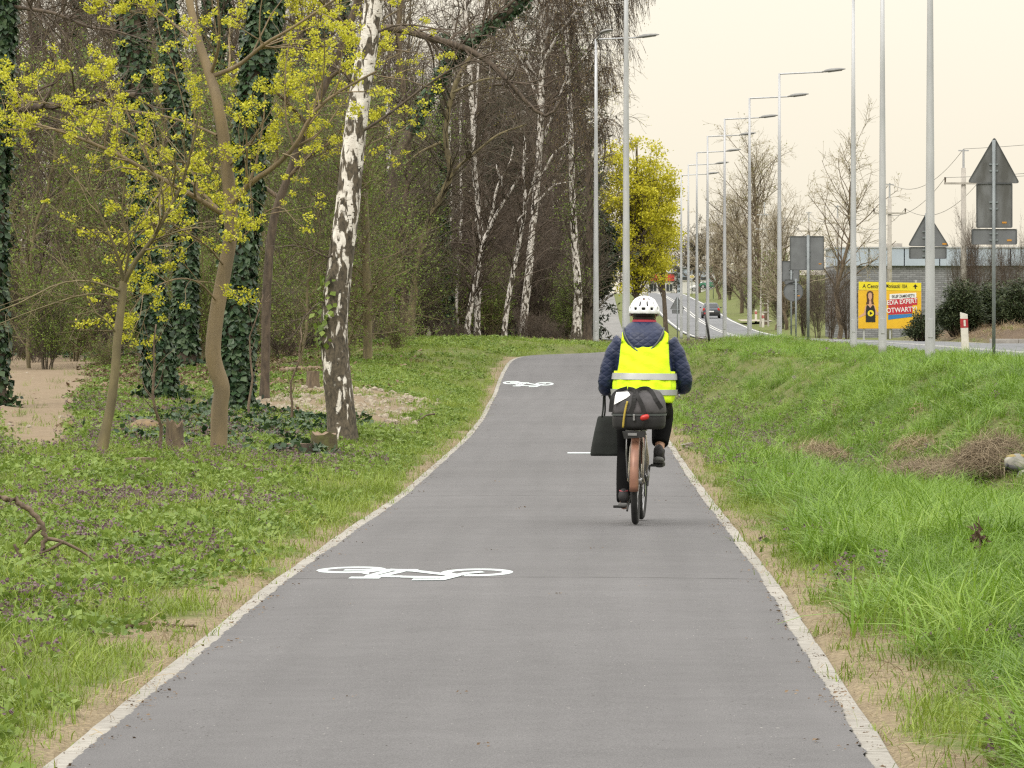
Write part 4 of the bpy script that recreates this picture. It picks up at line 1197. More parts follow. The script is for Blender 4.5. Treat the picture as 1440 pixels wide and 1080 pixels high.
leafy_crown(401, (834, 178, 957, 436), 330, 27000, .15, M_YTREE, 'dense yellow-green spring tree standing behind the two left street lamps', 'spring_tree', (893, 8), cl=230, clr=.5,
            outline=lambda a, b: not (b > 395 and (a > 905 or a < 850)))
leafy_crown(402, (886, 230, 952, 400), 356, 12000, .16, M_YTREE, 'lower yellow-green tree right behind the dense spring tree by the road', 'spring_tree', (937, 7), cl=90, clr=.6)
leafy_crown(403, (800, 300, 866, 420), 262, 14000, .17, M_CONIF, 'dark evergreen beside the left street lamp below the yellow-green tree', 'evergreen_tree', (832, 10), cl=90, clr=.5)

def bare_at(px_, py_top, d, seed, label, name='bare_tree', w=1.0, bark=M_TWIG, twig=M_TWIG, n=(44, 320, 1700), low=.1, rt=.02, leaves=0, lmat=None, group=None, ang=40, L1=2.6, lsize=.2):
    x = (px_ - VX) * d / F; z0 = gz(x, d); h = (CAM_H + (VY - py_top) * d / F) - z0
    pr = bare_proto(seed, h, .13 * w, bark, twig, *n, low=low, rt=rt, ang=ang, L1=L1, leaves=leaves, lmat=lmat, lsize=lsize)
    return pr.put(name, label, 'tree', (x, d, z0), seed * 1.3, 1.0, group)
M_HAZY = plain('haze_pale_twigs', (.36, .31, .22), (.27, .23, .16), .8, .9)  # distant haze put into the twig colour as a paler tone
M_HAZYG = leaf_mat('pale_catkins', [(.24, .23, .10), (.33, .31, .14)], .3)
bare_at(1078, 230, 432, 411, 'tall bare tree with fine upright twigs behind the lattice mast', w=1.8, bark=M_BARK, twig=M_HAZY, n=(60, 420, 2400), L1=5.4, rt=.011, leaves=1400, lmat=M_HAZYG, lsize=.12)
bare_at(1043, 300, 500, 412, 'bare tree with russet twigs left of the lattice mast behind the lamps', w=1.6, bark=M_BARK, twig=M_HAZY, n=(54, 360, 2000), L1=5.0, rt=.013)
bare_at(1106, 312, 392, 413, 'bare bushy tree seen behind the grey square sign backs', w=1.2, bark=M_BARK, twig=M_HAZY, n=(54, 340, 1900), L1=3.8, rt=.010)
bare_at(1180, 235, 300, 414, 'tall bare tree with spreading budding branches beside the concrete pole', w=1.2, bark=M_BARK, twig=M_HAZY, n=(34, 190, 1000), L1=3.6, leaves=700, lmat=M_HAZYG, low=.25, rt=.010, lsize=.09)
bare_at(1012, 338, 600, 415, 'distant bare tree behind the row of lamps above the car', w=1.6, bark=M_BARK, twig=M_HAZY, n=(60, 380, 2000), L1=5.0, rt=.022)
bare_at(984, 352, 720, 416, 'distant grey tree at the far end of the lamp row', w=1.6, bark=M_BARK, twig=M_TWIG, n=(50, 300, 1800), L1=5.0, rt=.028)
bare_at(1090, 374, 400, 417, 'small willow-green tree in front of the lattice mast', w=.8, bark=M_OLIVE, twig=M_TWIGY, n=(44, 260, 1300), L1=1.9, leaves=2600, lmat=M_LGREEN, lsize=.13, low=.15, rt=.012)
for i, (px_, dd) in enumerate(((1130, 345), (1150, 322), (1168, 305), (1192, 288))):
    x = (px_ - VX) * dd / F
    SHRUB[i % 3].put('bare_shrub', ['russet leafless bush behind the square sign post', 'dense brown leafless bush with thick stems left of the concrete pole', 'brown leafless bush right at the foot of the concrete pole', 'leafless bush just left of the yellow billboard'][i], 'shrub', (x, dd, gz(x, dd)), i * 1.7, (.8, .8, 1.05 - .05 * i), None)
for i in range(9):
    px_ = 1342 + i * 15 + 4 * math.sin(i * 3); dd = 236 + 5 * math.sin(i * 2.1)
    x = (px_ - VX) * dd / F
    SHRUB[(i + 1) % 3].put('bare_shrub', 'upright leafless shrub behind the junipers, ' + ['first', 'second', 'third', 'fourth', 'fifth', 'sixth', 'seventh', 'eighth', 'last'][i] + ' from the left', 'shrub', (x, dd, gz(x, dd)), i * 2.3, (.42, .42, 1.05 + .12 * math.sin(i)), 'upright bare shrubs behind the junipers')
for i in range(14):
    dd = 400 + 18 * i; px_ = VX + (14.6 + 3.5 * abs(math.sin(i * 1.9))) * F / dd
    x = (px_ - VX) * dd / F
    (SHRUB + GSHRUB)[i % 5].put('roadside_shrub', 'brownish shrub on the far embankment, ' + ['nearest', 'second', 'third', 'fourth', 'fifth', 'sixth', 'seventh', 'eighth', 'ninth', 'tenth', 'eleventh', 'twelfth', 'thirteenth', 'farthest'][i] + ' along the road', 'shrub', (x, dd, gz(x, dd)), i, (1.0, 1.0, .7 + .2 * math.sin(i * 2)), 'shrubs on the far embankment')
# wooded skyline at the far end of the road
for i in range(16):
    px_ = 868 + i * 15 + 4 * rg.random(); dd = 830 + 60 * rg.random(); x = (px_ - VX) * dd / F
    BARE[i % 5].put('distant_tree', 'distant bare tree at the far end of the road, ' + ['first', 'second', 'third', 'fourth', 'fifth', 'sixth', 'seventh', 'eighth', 'ninth', 'tenth', 'eleventh', 'twelfth', 'thirteenth', 'fourteenth', 'fifteenth', 'last'][i] + ' from the left', 'tree', (x, dd, gz(x, dd)), i, .55 + .3 * rg.random(), 'distant trees at the end of the road')
for i, (px_, dd) in enumerate(((915, 800), (952, 790))):
    x = (px_ - VX) * dd / F
    CONI[1].put('conifer_tree', ['distant dark conifer near the red shop fronts', 'distant dark conifer beside the far lamp pole'][i], 'tree', (x, dd, gz(x, dd)), i, .42 if i == 0 else .45, None)

# ------------------------------------------------------------------ street lamps
M_GALV = plain('galvanised_steel', (.50, .51, .53), (.40, .41, .43), 6, .5, .35, stretch=(1, 1, .2))
M_HEAD = plain('lamp_housing', (.22, .22, .215), (.17, .17, .165), 6, .55)
M_GLASS = plain('lamp_glass', (.55, .55, .54), (.48, .48, .47), 5, .25)
M_SIGNB = plain('sign_back', (.17, .178, .19), (.135, .14, .15), 4, .6, .1, detail=6)
M_SIGNG = plain('grimy_sign_back', (.17, .175, .18), (.085, .085, .08), 3.2, .7, .05, stretch=(1, 1, .35), detail=6, contrast=(.42, .6))
M_SIGNE = plain('sign_rim', (.10, .105, .11), (.075, .08, .085), 4, .6, .2)
M_POST = plain('sign_post_paint', (.235, .26, .27), (.18, .20, .21), 5, .55, .15)
M_WHITE = plain('white_plastic', (.66, .63, .58), (.54, .51, .46), 9, .6)
M_RED = plain('red_reflector', (.40, .03, .035), (.32, .02, .03), 10, .4)
M_ORANGE = plain('orange_sticker', (.55, .26, .03), (.45, .2, .03), 10, .6)
M_BLACK = plain('black_paint', (.02, .02, .02), (.014, .014, .014), 10, .6)
M_CONC = plain('pole_concrete', (.44, .41, .37), (.33, .31, .28), 3, .9, bump=.2)

def lamp_head(root, p, dirx, diry, l=.78):
    """flat luminaire on the end of an arm"""
    dv = norm(np.array([dirx, diry, .06])); sv = norm(np.cross(dv, [0, 0, 1.])); uv = np.cross(sv, dv)
    g = Geo(); rings = []
    for t, w, h in ((-.06, .035, .035), (.02, .05, .045), (.10, .10, .075), (.3, .145, .095), (.6, .15, .085), (.85, .12, .06), (1.0, .05, .02)):
        c = p + dv * (t * l) + uv * (.06 + .05 * t)
        a = np.arange(14) * 2 * np.pi / 14
        rings.append(c + np.outer(np.cos(a) * w, sv) + np.outer(np.where(np.sin(a) > 0, np.sin(a), np.sin(a) * .35) * h, uv))
    g.loft(rings)
    hd = g.build('lamp_head', M_HEAD, root, smooth=True)
    g = Geo().loft([p + dv * (t * l) + uv * (.06 + .05 * t - .034) + np.outer(np.cos(np.arange(10) * .628) * w, sv) + np.outer(np.sin(np.arange(10) * .628) * .012, uv) for t, w in ((.22, .05), (.35, .11), (.6, .115), (.85, .06))])
    g.build('lens', M_GLASS, hd, smooth=True)

def street_lamp(x, d, ztop, label, group, arm=2.1, armdir=(1, -.12), second=None, r0=.092):
    z0 = gz(x, d) - .05
    root = thing('street_lamp', label, 'street lamp', (x, d, z0), 0, group)
    H = ztop - z0
    zs = np.array([0, .3, 1.2, 1.25, 4, H * .7, H]); rr = np.array([r0, r0, r0 * .97, r0 * .95, r0 * .8, r0 * .6, r0 * .42])
    g = Geo().tube(np.column_stack([zs * 0, zs * 0, zs]), rr, 16)
    g.build('pole', M_GALV, root, smooth=True)
    g = Geo().tube([(0, 0, -.02), (0, 0, .03)], [r0 * 1.9, r0 * 1.9], 16); g.build('base_flange', M_GALV, root)
    g = Geo().box((0, -r0 * .93, .75), (.085, .03, .34)); g.build('service_hatch', M_GALV, root, bevel=.004)
    dv = norm(np.array([armdir[0], armdir[1], 0.0]))
    a = arm - .55
    g = Geo().tube([(0, 0, H - .04), dv * .04 + [0, 0, H - .02], dv * a + [0, 0, H + .04]], [.03, .03, .024], 8); g.build('arm', M_GALV, root, smooth=True)
    lamp_head(root, dv * a + np.array([0, 0, H - .02]), dv[0], dv[1])
    if second is not None:
        dv = norm(np.array([second[0], second[1], .45]))
        g = Geo().tube([(0, 0, H - .06), dv * .38 + [0, 0, H]], [.035, .03], 8); g.build('arm', M_HEAD, root, smooth=True)
        lamp_head(root, dv * .34 + np.array([0, 0, H - .02]), second[0], second[1], .7)
    return root
LAMPS = [(1308, 77.5), (1241, 62.9), (1200, 52.9), (1096, 40.1), (1054, 36.0), (1019, 32.5), (995, 29.6), (980, 26.9), (968, 24.8), (958, 23.1)]
LL = ['thickest grey lamp pole in front of the double sign at the right', 'grey lamp pole rising left of the thickest one, crossing the yellow billboard', 'third grey lamp pole from the right, left of the billboard', 'street lamp with its arm and head highest and rightmost against the sky',
      'street lamp second highest of the receding row', 'street lamp third of the receding row, its pole left of the car', 'street lamp fourth of the receding row', 'street lamp fifth of the receding row', 'street lamp sixth and next to last of the receding row', 'farthest and smallest street lamp of the receding row']
for (px_, s), lb in zip(LAMPS, LL):
    d = F / s
    street_lamp((px_ - VX) / s, d, 10.0, lb, 'street lamps along the road')
street_lamp(-.15, 178, 1.6 + 385 / 39.3, 'twin-headed street lamp beside the end of the wood', 'street lamps by the path', 2.05, second=(.55, -.8), r0=.105)
street_lamp((880.5 - VX) * 122 / F, 122, 11.6, 'tall grey lamp pole rising right behind the cyclist out of the picture', 'street lamps by the path', 2.05, r0=.10)
g = Geo()
for k in range(26):
    a = k * 2.4; r = .12 + .35 * random.random(); s = .03 + .05 * random.random()
    g.box((r * math.cos(a) - .12, r * math.sin(a), .02), (s * 1.4, s, s), Euler((a, k, a)).to_matrix())
dlx, dly = (1308 - VX) / 77.5, F / 77.5
o = g.build('soil_clods', plain('dug_soil', (.16, .12, .085), (.09, .065, .045), 20, .95), None, bevel=.006)
o.location = (dlx, dly, gz(dlx, dly)); tag(o, 'dug brown clods of earth round the foot of the thickest lamp pole', 'soil', kind='stuff')

# ------------------------------------------------------------------ traffic signs seen from behind
def rounded(poly, r=.05, n=5):
    poly = np.asarray(poly, float); out = []
    m = len(poly)
    for i in range(m):
        p, a, b2 = poly[i], poly[i - 1], poly[(i + 1) % m]
        u = (a - p) / np.linalg.norm(a - p); v = (b2 - p) / np.linalg.norm(b2 - p)
        p1, p2 = p + u * r, p + v * r
        for t in np.linspace(0, 1, n): out.append((1 - t) ** 2 * p1 + 2 * t * (1 - t) * p + t * t * p2)
    return np.array(out)
def plate(root, poly, mat, name='plate', dy=-.045, sticker=None, r=.05):
    poly = rounded(poly, r)
    c = poly.mean(0)
    o = Geo().prism(poly, dy, dy + .012).build(name, mat, root)
    # raised rim all round
    g = Geo(); n = len(poly)
    inner = c + (poly - c) * (1 - .02 / np.abs(poly - c).max())
    V = np.vstack([np.column_stack([poly[:, 0], np.full(n, dy + .012), poly[:, 1]]), np.column_stack([poly[:, 0], np.full(n, dy - .018), poly[:, 1]]), np.column_stack([inner[:, 0], np.full(n, dy - .018), inner[:, 1]]), np.column_stack([inner[:, 0], np.full(n, dy - .0005), inner[:, 1]])])
    q = []
    for i in range(n):
        j = (i + 1) % n
        for a in range(3): q.append((a * n + i, a * n + j, (a + 1) * n + j, (a + 1) * n + i))
    g.add(V, q); g.build('rim', M_SIGNE, o)
    if sticker is not None:
        Geo().box((sticker[0], dy - .004, sticker[1]), (.085, .004, .032)).build('sticker', M_ORANGE if len(sticker) < 3 else M_WHITE, o)
    for dz in (-.1, .1):
        Geo().box((0, dy - .012, c[1] + dz * .6), (.16, .02, .03)).build('clamp', M_POST, o)
    return o
def sign(px_, d, ztop, label, plates, r=.03, lean=0.0, name='traffic_sign', rz=0.0, mat=None, cat='traffic sign'):
    x = (px_ - VX) * d / F; z0 = gz(x, d) - .03
    root = thing(name, label, cat, (x, d, z0), rz)
    root.rotation_euler = (0, lean, rz)
    g = Geo().tube([(0, -.085, -.05), (0, -.085, ztop - z0)], [r, r], 12); g.build('post', mat or M_POST, root, smooth=True)
    Geo().tube([(0, -.085, .0), (0, -.085, .05)], [r * 1.5, r * 1.5], 12).build('post_foot', M_POST, root)
    s = d / F
    for kind, a, m, st in plates:
        def cv(q): return ((q[0] - px_) * s, CAM_H - (q[1] - VY) * s - z0)
        if kind == 'round':
            (cxp, cyp), rp = a; c0 = cv((cxp, cyp)); an = np.linspace(0, 2 * np.pi, 28, endpoint=False)
            poly = np.column_stack([c0[0] + np.cos(an) * rp * s, c0[1] + np.sin(an) * rp * s]); plate(root, poly, m, r=.005, sticker=cv(st) if st else None)
        else:
            pl = [cv(q) for q in a]
            plate(root, pl, m, r=.07 if len(a) == 3 else .03, sticker=(cv(st) if st else None))
    return root
def rect(x0, y0, x1, y1): return [(x0, y1), (x1, y1), (x1, y0), (x0, y0)]
sign(1397, 92, 1.6 + (440 - 197) * 92 / F, 'tall post with backs of a stained triangle, a rectangle and a low plate', [('poly', [(1360, 257), (1434, 258), (1398, 192)], M_SIGNG, None), ('poly', rect(1372.5, 257.5, 1423.5, 320.5), M_SIGNG, (1412, 313)), ('poly', rect(1366, 322, 1430, 344), M_SIGNB, (1419, 338))], .033)
sign(1302.5, 97, 1.6 + (440 - 300) * 97 / F, 'grey triangle and plate backs half hidden by the thickest lamp pole', [('poly', [(1276, 346), (1335, 347), (1303.5, 297)], M_SIGNB, (1328, 343)), ('poly', rect(1278, 347.5, 1331, 364), M_SIGNB, None)], .028)
sign(1136, 150, 1.6 + (440 - 330.5) * 150 / F, 'large square grey sign back on a single post at the bank top', [('poly', rect(1110.5, 332, 1158.5, 380), M_SIGNB, (1153, 371))], .045, rz=.05)
sign(1112.5, 172, 1.6 + (440 - 366) * 172 / F, 'rectangular grey sign back half hidden behind the large square one', [('poly', rect(1099.5, 367, 1124, 396), M_SIGNB, None)], .03)
sign(1119, 166, 1.6 + (440 - 392) * 166 / F, 'round grey sign back below the large square sign', [('round', ((1115.5, 410), 14), M_SIGNB, (1123, 416)), ('poly', rect(1103, 393, 1117, 400), M_SIGNB, None)], .03, rz=.03)
sign(952.5, 315, 1.6 + (440 - 417) * 315 / F, 'small distant grey triangle sign back with a plate beside the cyclist', [('poly', [(942, 435), (963, 435), (952.5, 416)], M_SIGNB, None), ('poly', rect(945, 435.5, 960.5, 441), M_SIGNB, None)], .035)
# diamond and green signs at the far end
M_YSIGN = plain('yellow_sign_face', (.62, .47, .05), (.55, .42, .05), 3, .5)
M_GSIGN = plain('green_sign_face', (.03, .22, .12), (.02, .18, .10), 3, .5)
o = sign(973, 651, 7.2, 'tiny distant yellow diamond sign with white border beside the far lamps', [('poly', [(973, 394), (978, 389), (973, 384), (968, 389)], M_WHITE, None), ], .05)
q = Geo().prism(np.array([(0, .27), (.27, 0), (0, -.27), (-.27, 0)]), -.072, -.066).build('sign_face', M_YSIGN, o); q.location = (0, 0, 1.6 + 51 * 651 / F - o.location.z)
sign(1003, 610, 7.4, 'tiny distant green sign board right of the far lamps', [('poly', rect(997, 374, 1009, 383), M_GSIGN, None)], .05)

# marker posts
def delineator(px_, d, h, label, group=None, w=.115, lean=0.0):
    x = (px_ - VX) * d / F; z0 = gz(x, d) - .02
    root = thing('delineator_post', label, 'marker post', (x, d, z0), 0, group); root.rotation_euler = (0, lean, .1)
    Geo().prism([(-w / 2, 0), (w / 2, 0), (w / 2, h - .05), (-w / 2, h)], -.035, .035).build('post', M_WHITE, root, bevel=.008)
    Geo().prism([(-w / 2 - .002, h * .66), (w / 2 + .002, h * .66), (w / 2 + .002, h * .86 - .01), (-w / 2 - .002, h * .86)], -.039, .039).build('red_band', M_RED, root)
    Geo().box((0.004, -.041, h * .76), (.042, .004, .13)).build('reflector', M_WHITE, root)
    return root
delineator(1358, 104, .96, 'white roadside post with a red band in the grass by the road', w=.15, lean=-.045)
delineator(1073, 420, 1.2, 'distant red and white roadside post in front of brown grass', 'distant roadside posts', w=.2)
delineator(1063, 450, 1.2, 'farther red and white roadside post just left of another one', 'distant roadside posts', w=.2)
x, d = (999 - VX) * 172 / F, 172.0
z0 = gz(x, d)
lp = thing('leaning_stake', 'thin black stake leaning left on the bank in front of the car', 'stake', (x, d, z0))
Geo().tube([(0, 0, -.1), (-.09, 0, .55), (-.19, 0, 1.08)], [.04, .042, .03], 8).build('stake', M_BLACK, lp, smooth=True)
Geo().tube([(-.188, 0, 1.08), (-.2, 0, 1.14)], [.033, .03], 8).build('cap', M_RED, lp, smooth=True)

# ------------------------------------------------------------------ power poles and wires
M_WIRE = plain('wire', (.16, .155, .15), (.12, .115, .11), 5, .6)
POLES = [(1355, 210, 240, 1.9, 258, 'concrete power pole with crossarm behind the junipers'), (1251, 258, 300, 2.0, 300, 'concrete power pole with crossarm behind the billboard'), (1178, 289, 365, 2.0, 314, 'concrete power pole rising from the brown bushes'), (1137.5, 298, 430, 2.0, 325, 'distant power pole top above the large square sign'), (1103.5, 306, 490, 2.0, 321, 'most distant power pole just right of the highest lamp')]
tips = []
for px_, yt, d, arm, ya, lb in POLES:
    s = d / F; x = (px_ - VX) * s; z0 = gz(x, d) - .2
    root = thing('power_pole', lb, 'power pole', (x, d, z0), 0, 'power poles across the road')
    zt = CAM_H + (VY - yt) * s; za = CAM_H + (VY - ya) * s
    g = Geo().tube([(0, 0, 0), (0, 0, zt - z0 - .9)], [.17, .115], 12); g.build('pole', M_CONC, root, smooth=True)
    Geo().tube([(0, 0, zt - z0 - .95), (0, 0, zt - z0)], [.06, .05], 8).build('pole_top', M_GALV, root)
    cr = Geo().box((0, -.13, za - z0), (arm, .09, .1)).build('crossarm', M_CONC, root)
    tp = []
    for k in (-1, 1):
        Geo().tube([(k * arm * .47, -.13, za - z0 + .05), (k * arm * .47, -.13, za - z0 + .3)], [.035, .05], 8).build('insulator', M_BARKD, root)
        tp.append((x + k * arm * .47, d - .13, za + .28))
    Geo().box((0, 0, zt - z0 - .06), (.5, .06, .06)).build('top_bracket', M_GALV, root)
    tp.append((x, d, zt + .02)); tips.append(tp)
right_end = [(t[0] + 14, t[1] - 62, t[2] + 1.2) for t in tips[0]]
seqs = [right_end] + tips
for i in range(len(seqs) - 1):
    for j in range(3):
        a, b2 = np.array(seqs[i][j]), np.array(seqs[i + 1][j])
        t = np.linspace(0, 1, 24)[:, None]
        pts = a * (1 - t) + b2 * t; pts[:, 2] -= (4 * t * (1 - t))[:, 0] * (1.0 if i else .6)
        o = Geo().tube(pts, .011 * (1 + i * .25), 4).build('power_wire', M_WIRE, None, smooth=True)
        tag(o, ['left-hand ', 'right-hand ', 'topmost '][j] + ['wire running from the nearest power pole out of the picture', 'wire between the poles behind the junipers and the billboard', 'wire between the billboard pole and the pole in the bushes', 'wire between two distant poles above the square sign', 'wire between the two most distant power poles'][i], 'wire', 'power wires of span %s' % ['one', 'two', 'three', 'four', 'five'][i])
# pale lattice mast
d = 422; s = d / F; x = (1075 - VX) * s; z0 = gz(x, d)
lm = thing('lattice_mast', 'pale lattice power mast with two crossarms among bare twigs', 'mast', (x, d, z0))
hh = CAM_H + (VY - 284) * s - z0
for sx in (-1, 1):
    Geo().tube([(sx * .34, 0, 0), (sx * .16, 0, hh - 1)], [.09, .07], 6).build('leg', M_CONC, lm)
Geo().tube([(0, 0, hh - 1.2), (0, 0, hh)], [.06, .05], 6).build('top_pin', M_GALV, lm)
for k in range(12):
    z = .5 + k * (hh - 1.6) / 12; w = .34 - .18 * z / hh
    Geo().box((0, 0, z), (2 * w, .06, .12)).build('rung', M_CONC, lm)
for yy, w in ((302, 1.25), (322, 1.5)):
    Geo().box((0, -.12, CAM_H + (VY - yy) * s - z0), (w, .08, .1)).build('crossarm', M_GALV, lm)

# ------------------------------------------------------------------ hall with block wall
M_PANEL = plain('pale_panel', (.42, .48, .56), (.37, .43, .51), .7, .5, .1)
M_WIN = plain('dark_glass', (.05, .055, .06), (.035, .04, .045), 2, .15)
def block_wall():
    m, N, L, b = newmat('grey_blocks')
    t = N.new('ShaderNodeTexCoord'); mp = N.new('ShaderNodeMapping'); L.new(t.outputs['Object'], mp.inputs[0]); mp.inputs['Rotation'].default_value = (R(-90), 0, 0)
    br = N.new('ShaderNodeTexBrick'); L.new(mp.outputs[0], br.inputs['Vector'])
    br.inputs['Color1'].default_value = (.27, .275, .29, 1); br.inputs['Color2'].default_value = (.16, .165, .175, 1); br.inputs['Mortar'].default_value = (.12, .12, .125, 1)
    br.inputs['Scale'].default_value = 1.0; br.inputs['Brick Width'].default_value = .42; br.inputs['Row Height'].default_value = .13; br.inputs['Mortar Size'].default_value = .014; br.inputs['Bias'].default_value = -.1
    L.new(br.outputs['Color'], b.inputs['Base Color']); b.inputs['Roughness'].default_value = .9
    return m
d = 330; s = d / F
hx0, hx1 = (1172 - VX) * s, (1520 - VX) * s
hz = gz(20, d) - .3
hall = thing('hall_building', 'long grey hall with block walls and pale blue panels behind the billboard', 'building', ((hx0 + hx1) / 2, d, hz))
W = hx1 - hx0
zb = CAM_H + (VY - 374) * s - hz; zt = CAM_H + (VY - 349) * s - hz
Geo().box((0, 6, zb / 2), (W, 12, zb)).build('wall', block_wall(), hall)
nP = 7
for k in range(nP):
    Geo().box((-W / 2 + W * (k + .5) / nP, 5.9, (zb + zt) / 2), (W / nP - .06, 12.3, zt - zb - .01)).build('panel', M_PANEL, hall, bevel=.02)
Geo().box((0, 6, zt + .04), (W + .3, 12.6, .1)).build('roof_edge', M_GALV, hall)
Geo().box((-W * .24, 4, zt + .2), (1.0, 1.4, .34)).build('roof_vent', M_CONC, hall)
for k in range(3):
    w = Geo().box((W * .12 + k * 2.1, -.03, zb * .55), (1.1, .1, .8)).build('window', M_WIN, hall)
    Geo().box((W * .12 + k * 2.1, -.06, zb * .55 - .44), (1.25, .16, .07)).build('sill', M_CONC, w)

# ------------------------------------------------------------------ yellow billboard
M_YEL = plain('billboard_yellow', (.78, .47, .02), (.72, .42, .02), 2, .5)
M_YEL2 = plain('billboard_strip_yellow', (.78, .66, .02), (.74, .62, .02), 2, .5)
M_WPR = plain('printed_white', (.80, .80, .80), (.76, .76, .76), 2, .5)
M_RPR = plain('printed_red', (.52, .02, .05), (.47, .02, .04), 2, .5)
M_BPR = plain('printed_blue', (.03, .20, .50), (.03, .17, .45), 2, .5)
M_KPR = plain('printed_black', (.015, .015, .015), (.012, .012, .012), 2, .5)
M_SKN = plain('printed_skin', (.62, .36, .24), (.55, .31, .2), 2, .5)
M_HAIR = plain('printed_hair', (.09, .04, .02), (.07, .03, .015), 2, .5)
d = 272; s = d / F
bx = (1251.5 - VX) * s; bz = gz(bx, d) - .1
bb = thing('billboard', 'yellow advertising billboard with a printed figure and red and white lettering', 'billboard', (bx, d, bz))
def bp(px_, py_): return ((px_ - 1251.5) * s, CAM_H - (py_ - VY) * s - bz)
def pr_rect(name, x0, y0, x1, y1, mat, dy, par, skew=0.0):
    a, b2 = bp(x0, y1), bp(x1, y0); k = skew * (b2[0] - a[0])
    return Geo().prism([(a[0], a[1]), (b2[0], a[1] + k), (b2[0], b2[1] + k), (a[0], b2[1])], dy, dy + .006).build(name, mat, par)
def pr_poly(name, pts, mat, dy, par):
    return Geo().prism([bp(*p) for p in pts], dy, dy + .006).build(name, mat, par)
def lettering(txt, px_, py_, hpx, mat, par, dy, rot=0.0, align='LEFT', squash=.85):
    cu = bpy.data.curves.new('lettering', 'FONT'); cu.body = txt; cu.size = hpx * s * 1.42; cu.align_x = align; cu.extrude = .003; cu.offset = .012 * hpx * s * 1.5
    o = bpy.data.objects.new('lettering', cu); C.objects.link(o); o.parent = par
    a = bp(px_, py_); o.location = (a[0], dy, a[1]); o.rotation_euler = (R(90), -rot, 0); o.scale = (squash, 1, 1)
    cu.materials.append(mat)
    bpy.context.view_layer.update()
    me = bpy.data.meshes.new_from_object(o.evaluated_get(bpy.context.evaluated_depsgraph_get()))
    o2 = link('lettering', me, par); o2.location = o.location; o2.rotation_euler = o.rotation_euler; o2.scale = o.scale
    bpy.data.objects.remove(o); bpy.data.curves.remove(cu); return o2
bd = pr_rect('board', 1207, 408, 1295.5, 462, M_YEL, 0, bb)
Geo().box((0, .05, bp(0, 435)[1]), (88.5 * s, .08, 54 * s)).build('board_back', M_GALV, bb)
st = pr_rect('strip', 1207.5, 396, 1295.5, 407.4, M_YEL2, -.01, bb, -.02)
for x_ in (1215, 1252, 1288):
    a = bp(x_, 440); Geo().box((a[0], .15, a[1] / 2 + .9), (.1, .1, a[1] + 1.8)).build('post', M_GALV, bb)
lettering('A Centrum', 1213, 404.8, 5.6, M_KPR, st, -.016, -.02)
lettering('Moniuszki 10A', 1245.5, 404.6, 5.4, M_KPR, st, -.016, -.02, squash=.66)
pr_poly('arrow', [(1286.2, 406), (1288.2, 406), (1288.2, 402.4), (1290.6, 403.2), (1287.2, 399.6), (1283.8, 403.2), (1286.2, 402.4)], M_KPR, -.018, st)
pr_poly('white_flash', [(1251, 413.5), (1288.5, 411.5), (1288.5, 419.2), (1251, 421.2)], M_WPR, -.010, bd)
pr_poly('red_flash', [(1249, 421.5), (1290, 418.5), (1290, 428.5), (1249, 431)], M_RPR, -.012, bd)
pr_poly('red_flash', [(1249, 431.4), (1283, 429.3), (1283, 440.5), (1249, 442.5)], M_RPR, -.012, bd)
pr_poly('blue_flash', [(1249, 443), (1283, 441.2), (1283, 445.4), (1249, 449.5)], M_BPR, -.012, bd)
lettering('SKLEP ZAMKNIĘTY!', 1254, 419.2, 4.2, M_KPR, bd, -.018, .05, squash=.62)
lettering('MEDIA EXPERT', 1241.5, 429.2, 6.3, M_WPR, bd, -.020, .07, squash=.82)
lettering('OTWARTY!', 1246.5, 440, 6.8, M_WPR, bd, -.020, .06, squash=.86)
fig = pr_poly('printed_hair', [(1219, 424), (1218.5, 414), (1220, 410), (1223.5, 408.8), (1227, 410), (1228.5, 414), (1228, 424), (1229.5, 428), (1217.5, 428)], M_HAIR, -.010, bd)
pr_poly('printed_face', [(1221, 413), (1223.5, 411), (1226, 413), (1226.3, 418), (1225, 421.5), (1223.6, 423), (1222.2, 421.5), (1220.8, 418)], M_SKN, -.014, bd)
pr_poly('printed_arms', [(1217, 430), (1222, 427.5), (1222.4, 422.5), (1225, 422.5), (1225.6, 427.5), (1230, 429.5), (1233, 438), (1238, 441), (1237, 444), (1229, 442), (1223, 445), (1217, 443), (1208, 447), (1207.6, 444.5), (1215, 440)], M_SKN, -.012, bd)
pr_poly('printed_top', [(1218.5, 429.5), (1220.5, 429), (1223.8, 433), (1227, 429), (1228.8, 429.5), (1231, 437), (1231, 453), (1217.5, 453), (1217.5, 437)], M_KPR, -.016, bd)
an = np.linspace(0, 2 * np.pi, 20, endpoint=False)
pr_poly('printed_disc', [(1224.5 + 4.4 * math.cos(t), 440.5 + 4.4 * math.sin(t)) for t in an], M_YEL2, -.020, bd)
pr_poly('printed_triangle', [(1223, 437.8), (1227.2, 440.5), (1223, 443.2)], M_KPR, -.024, bd)

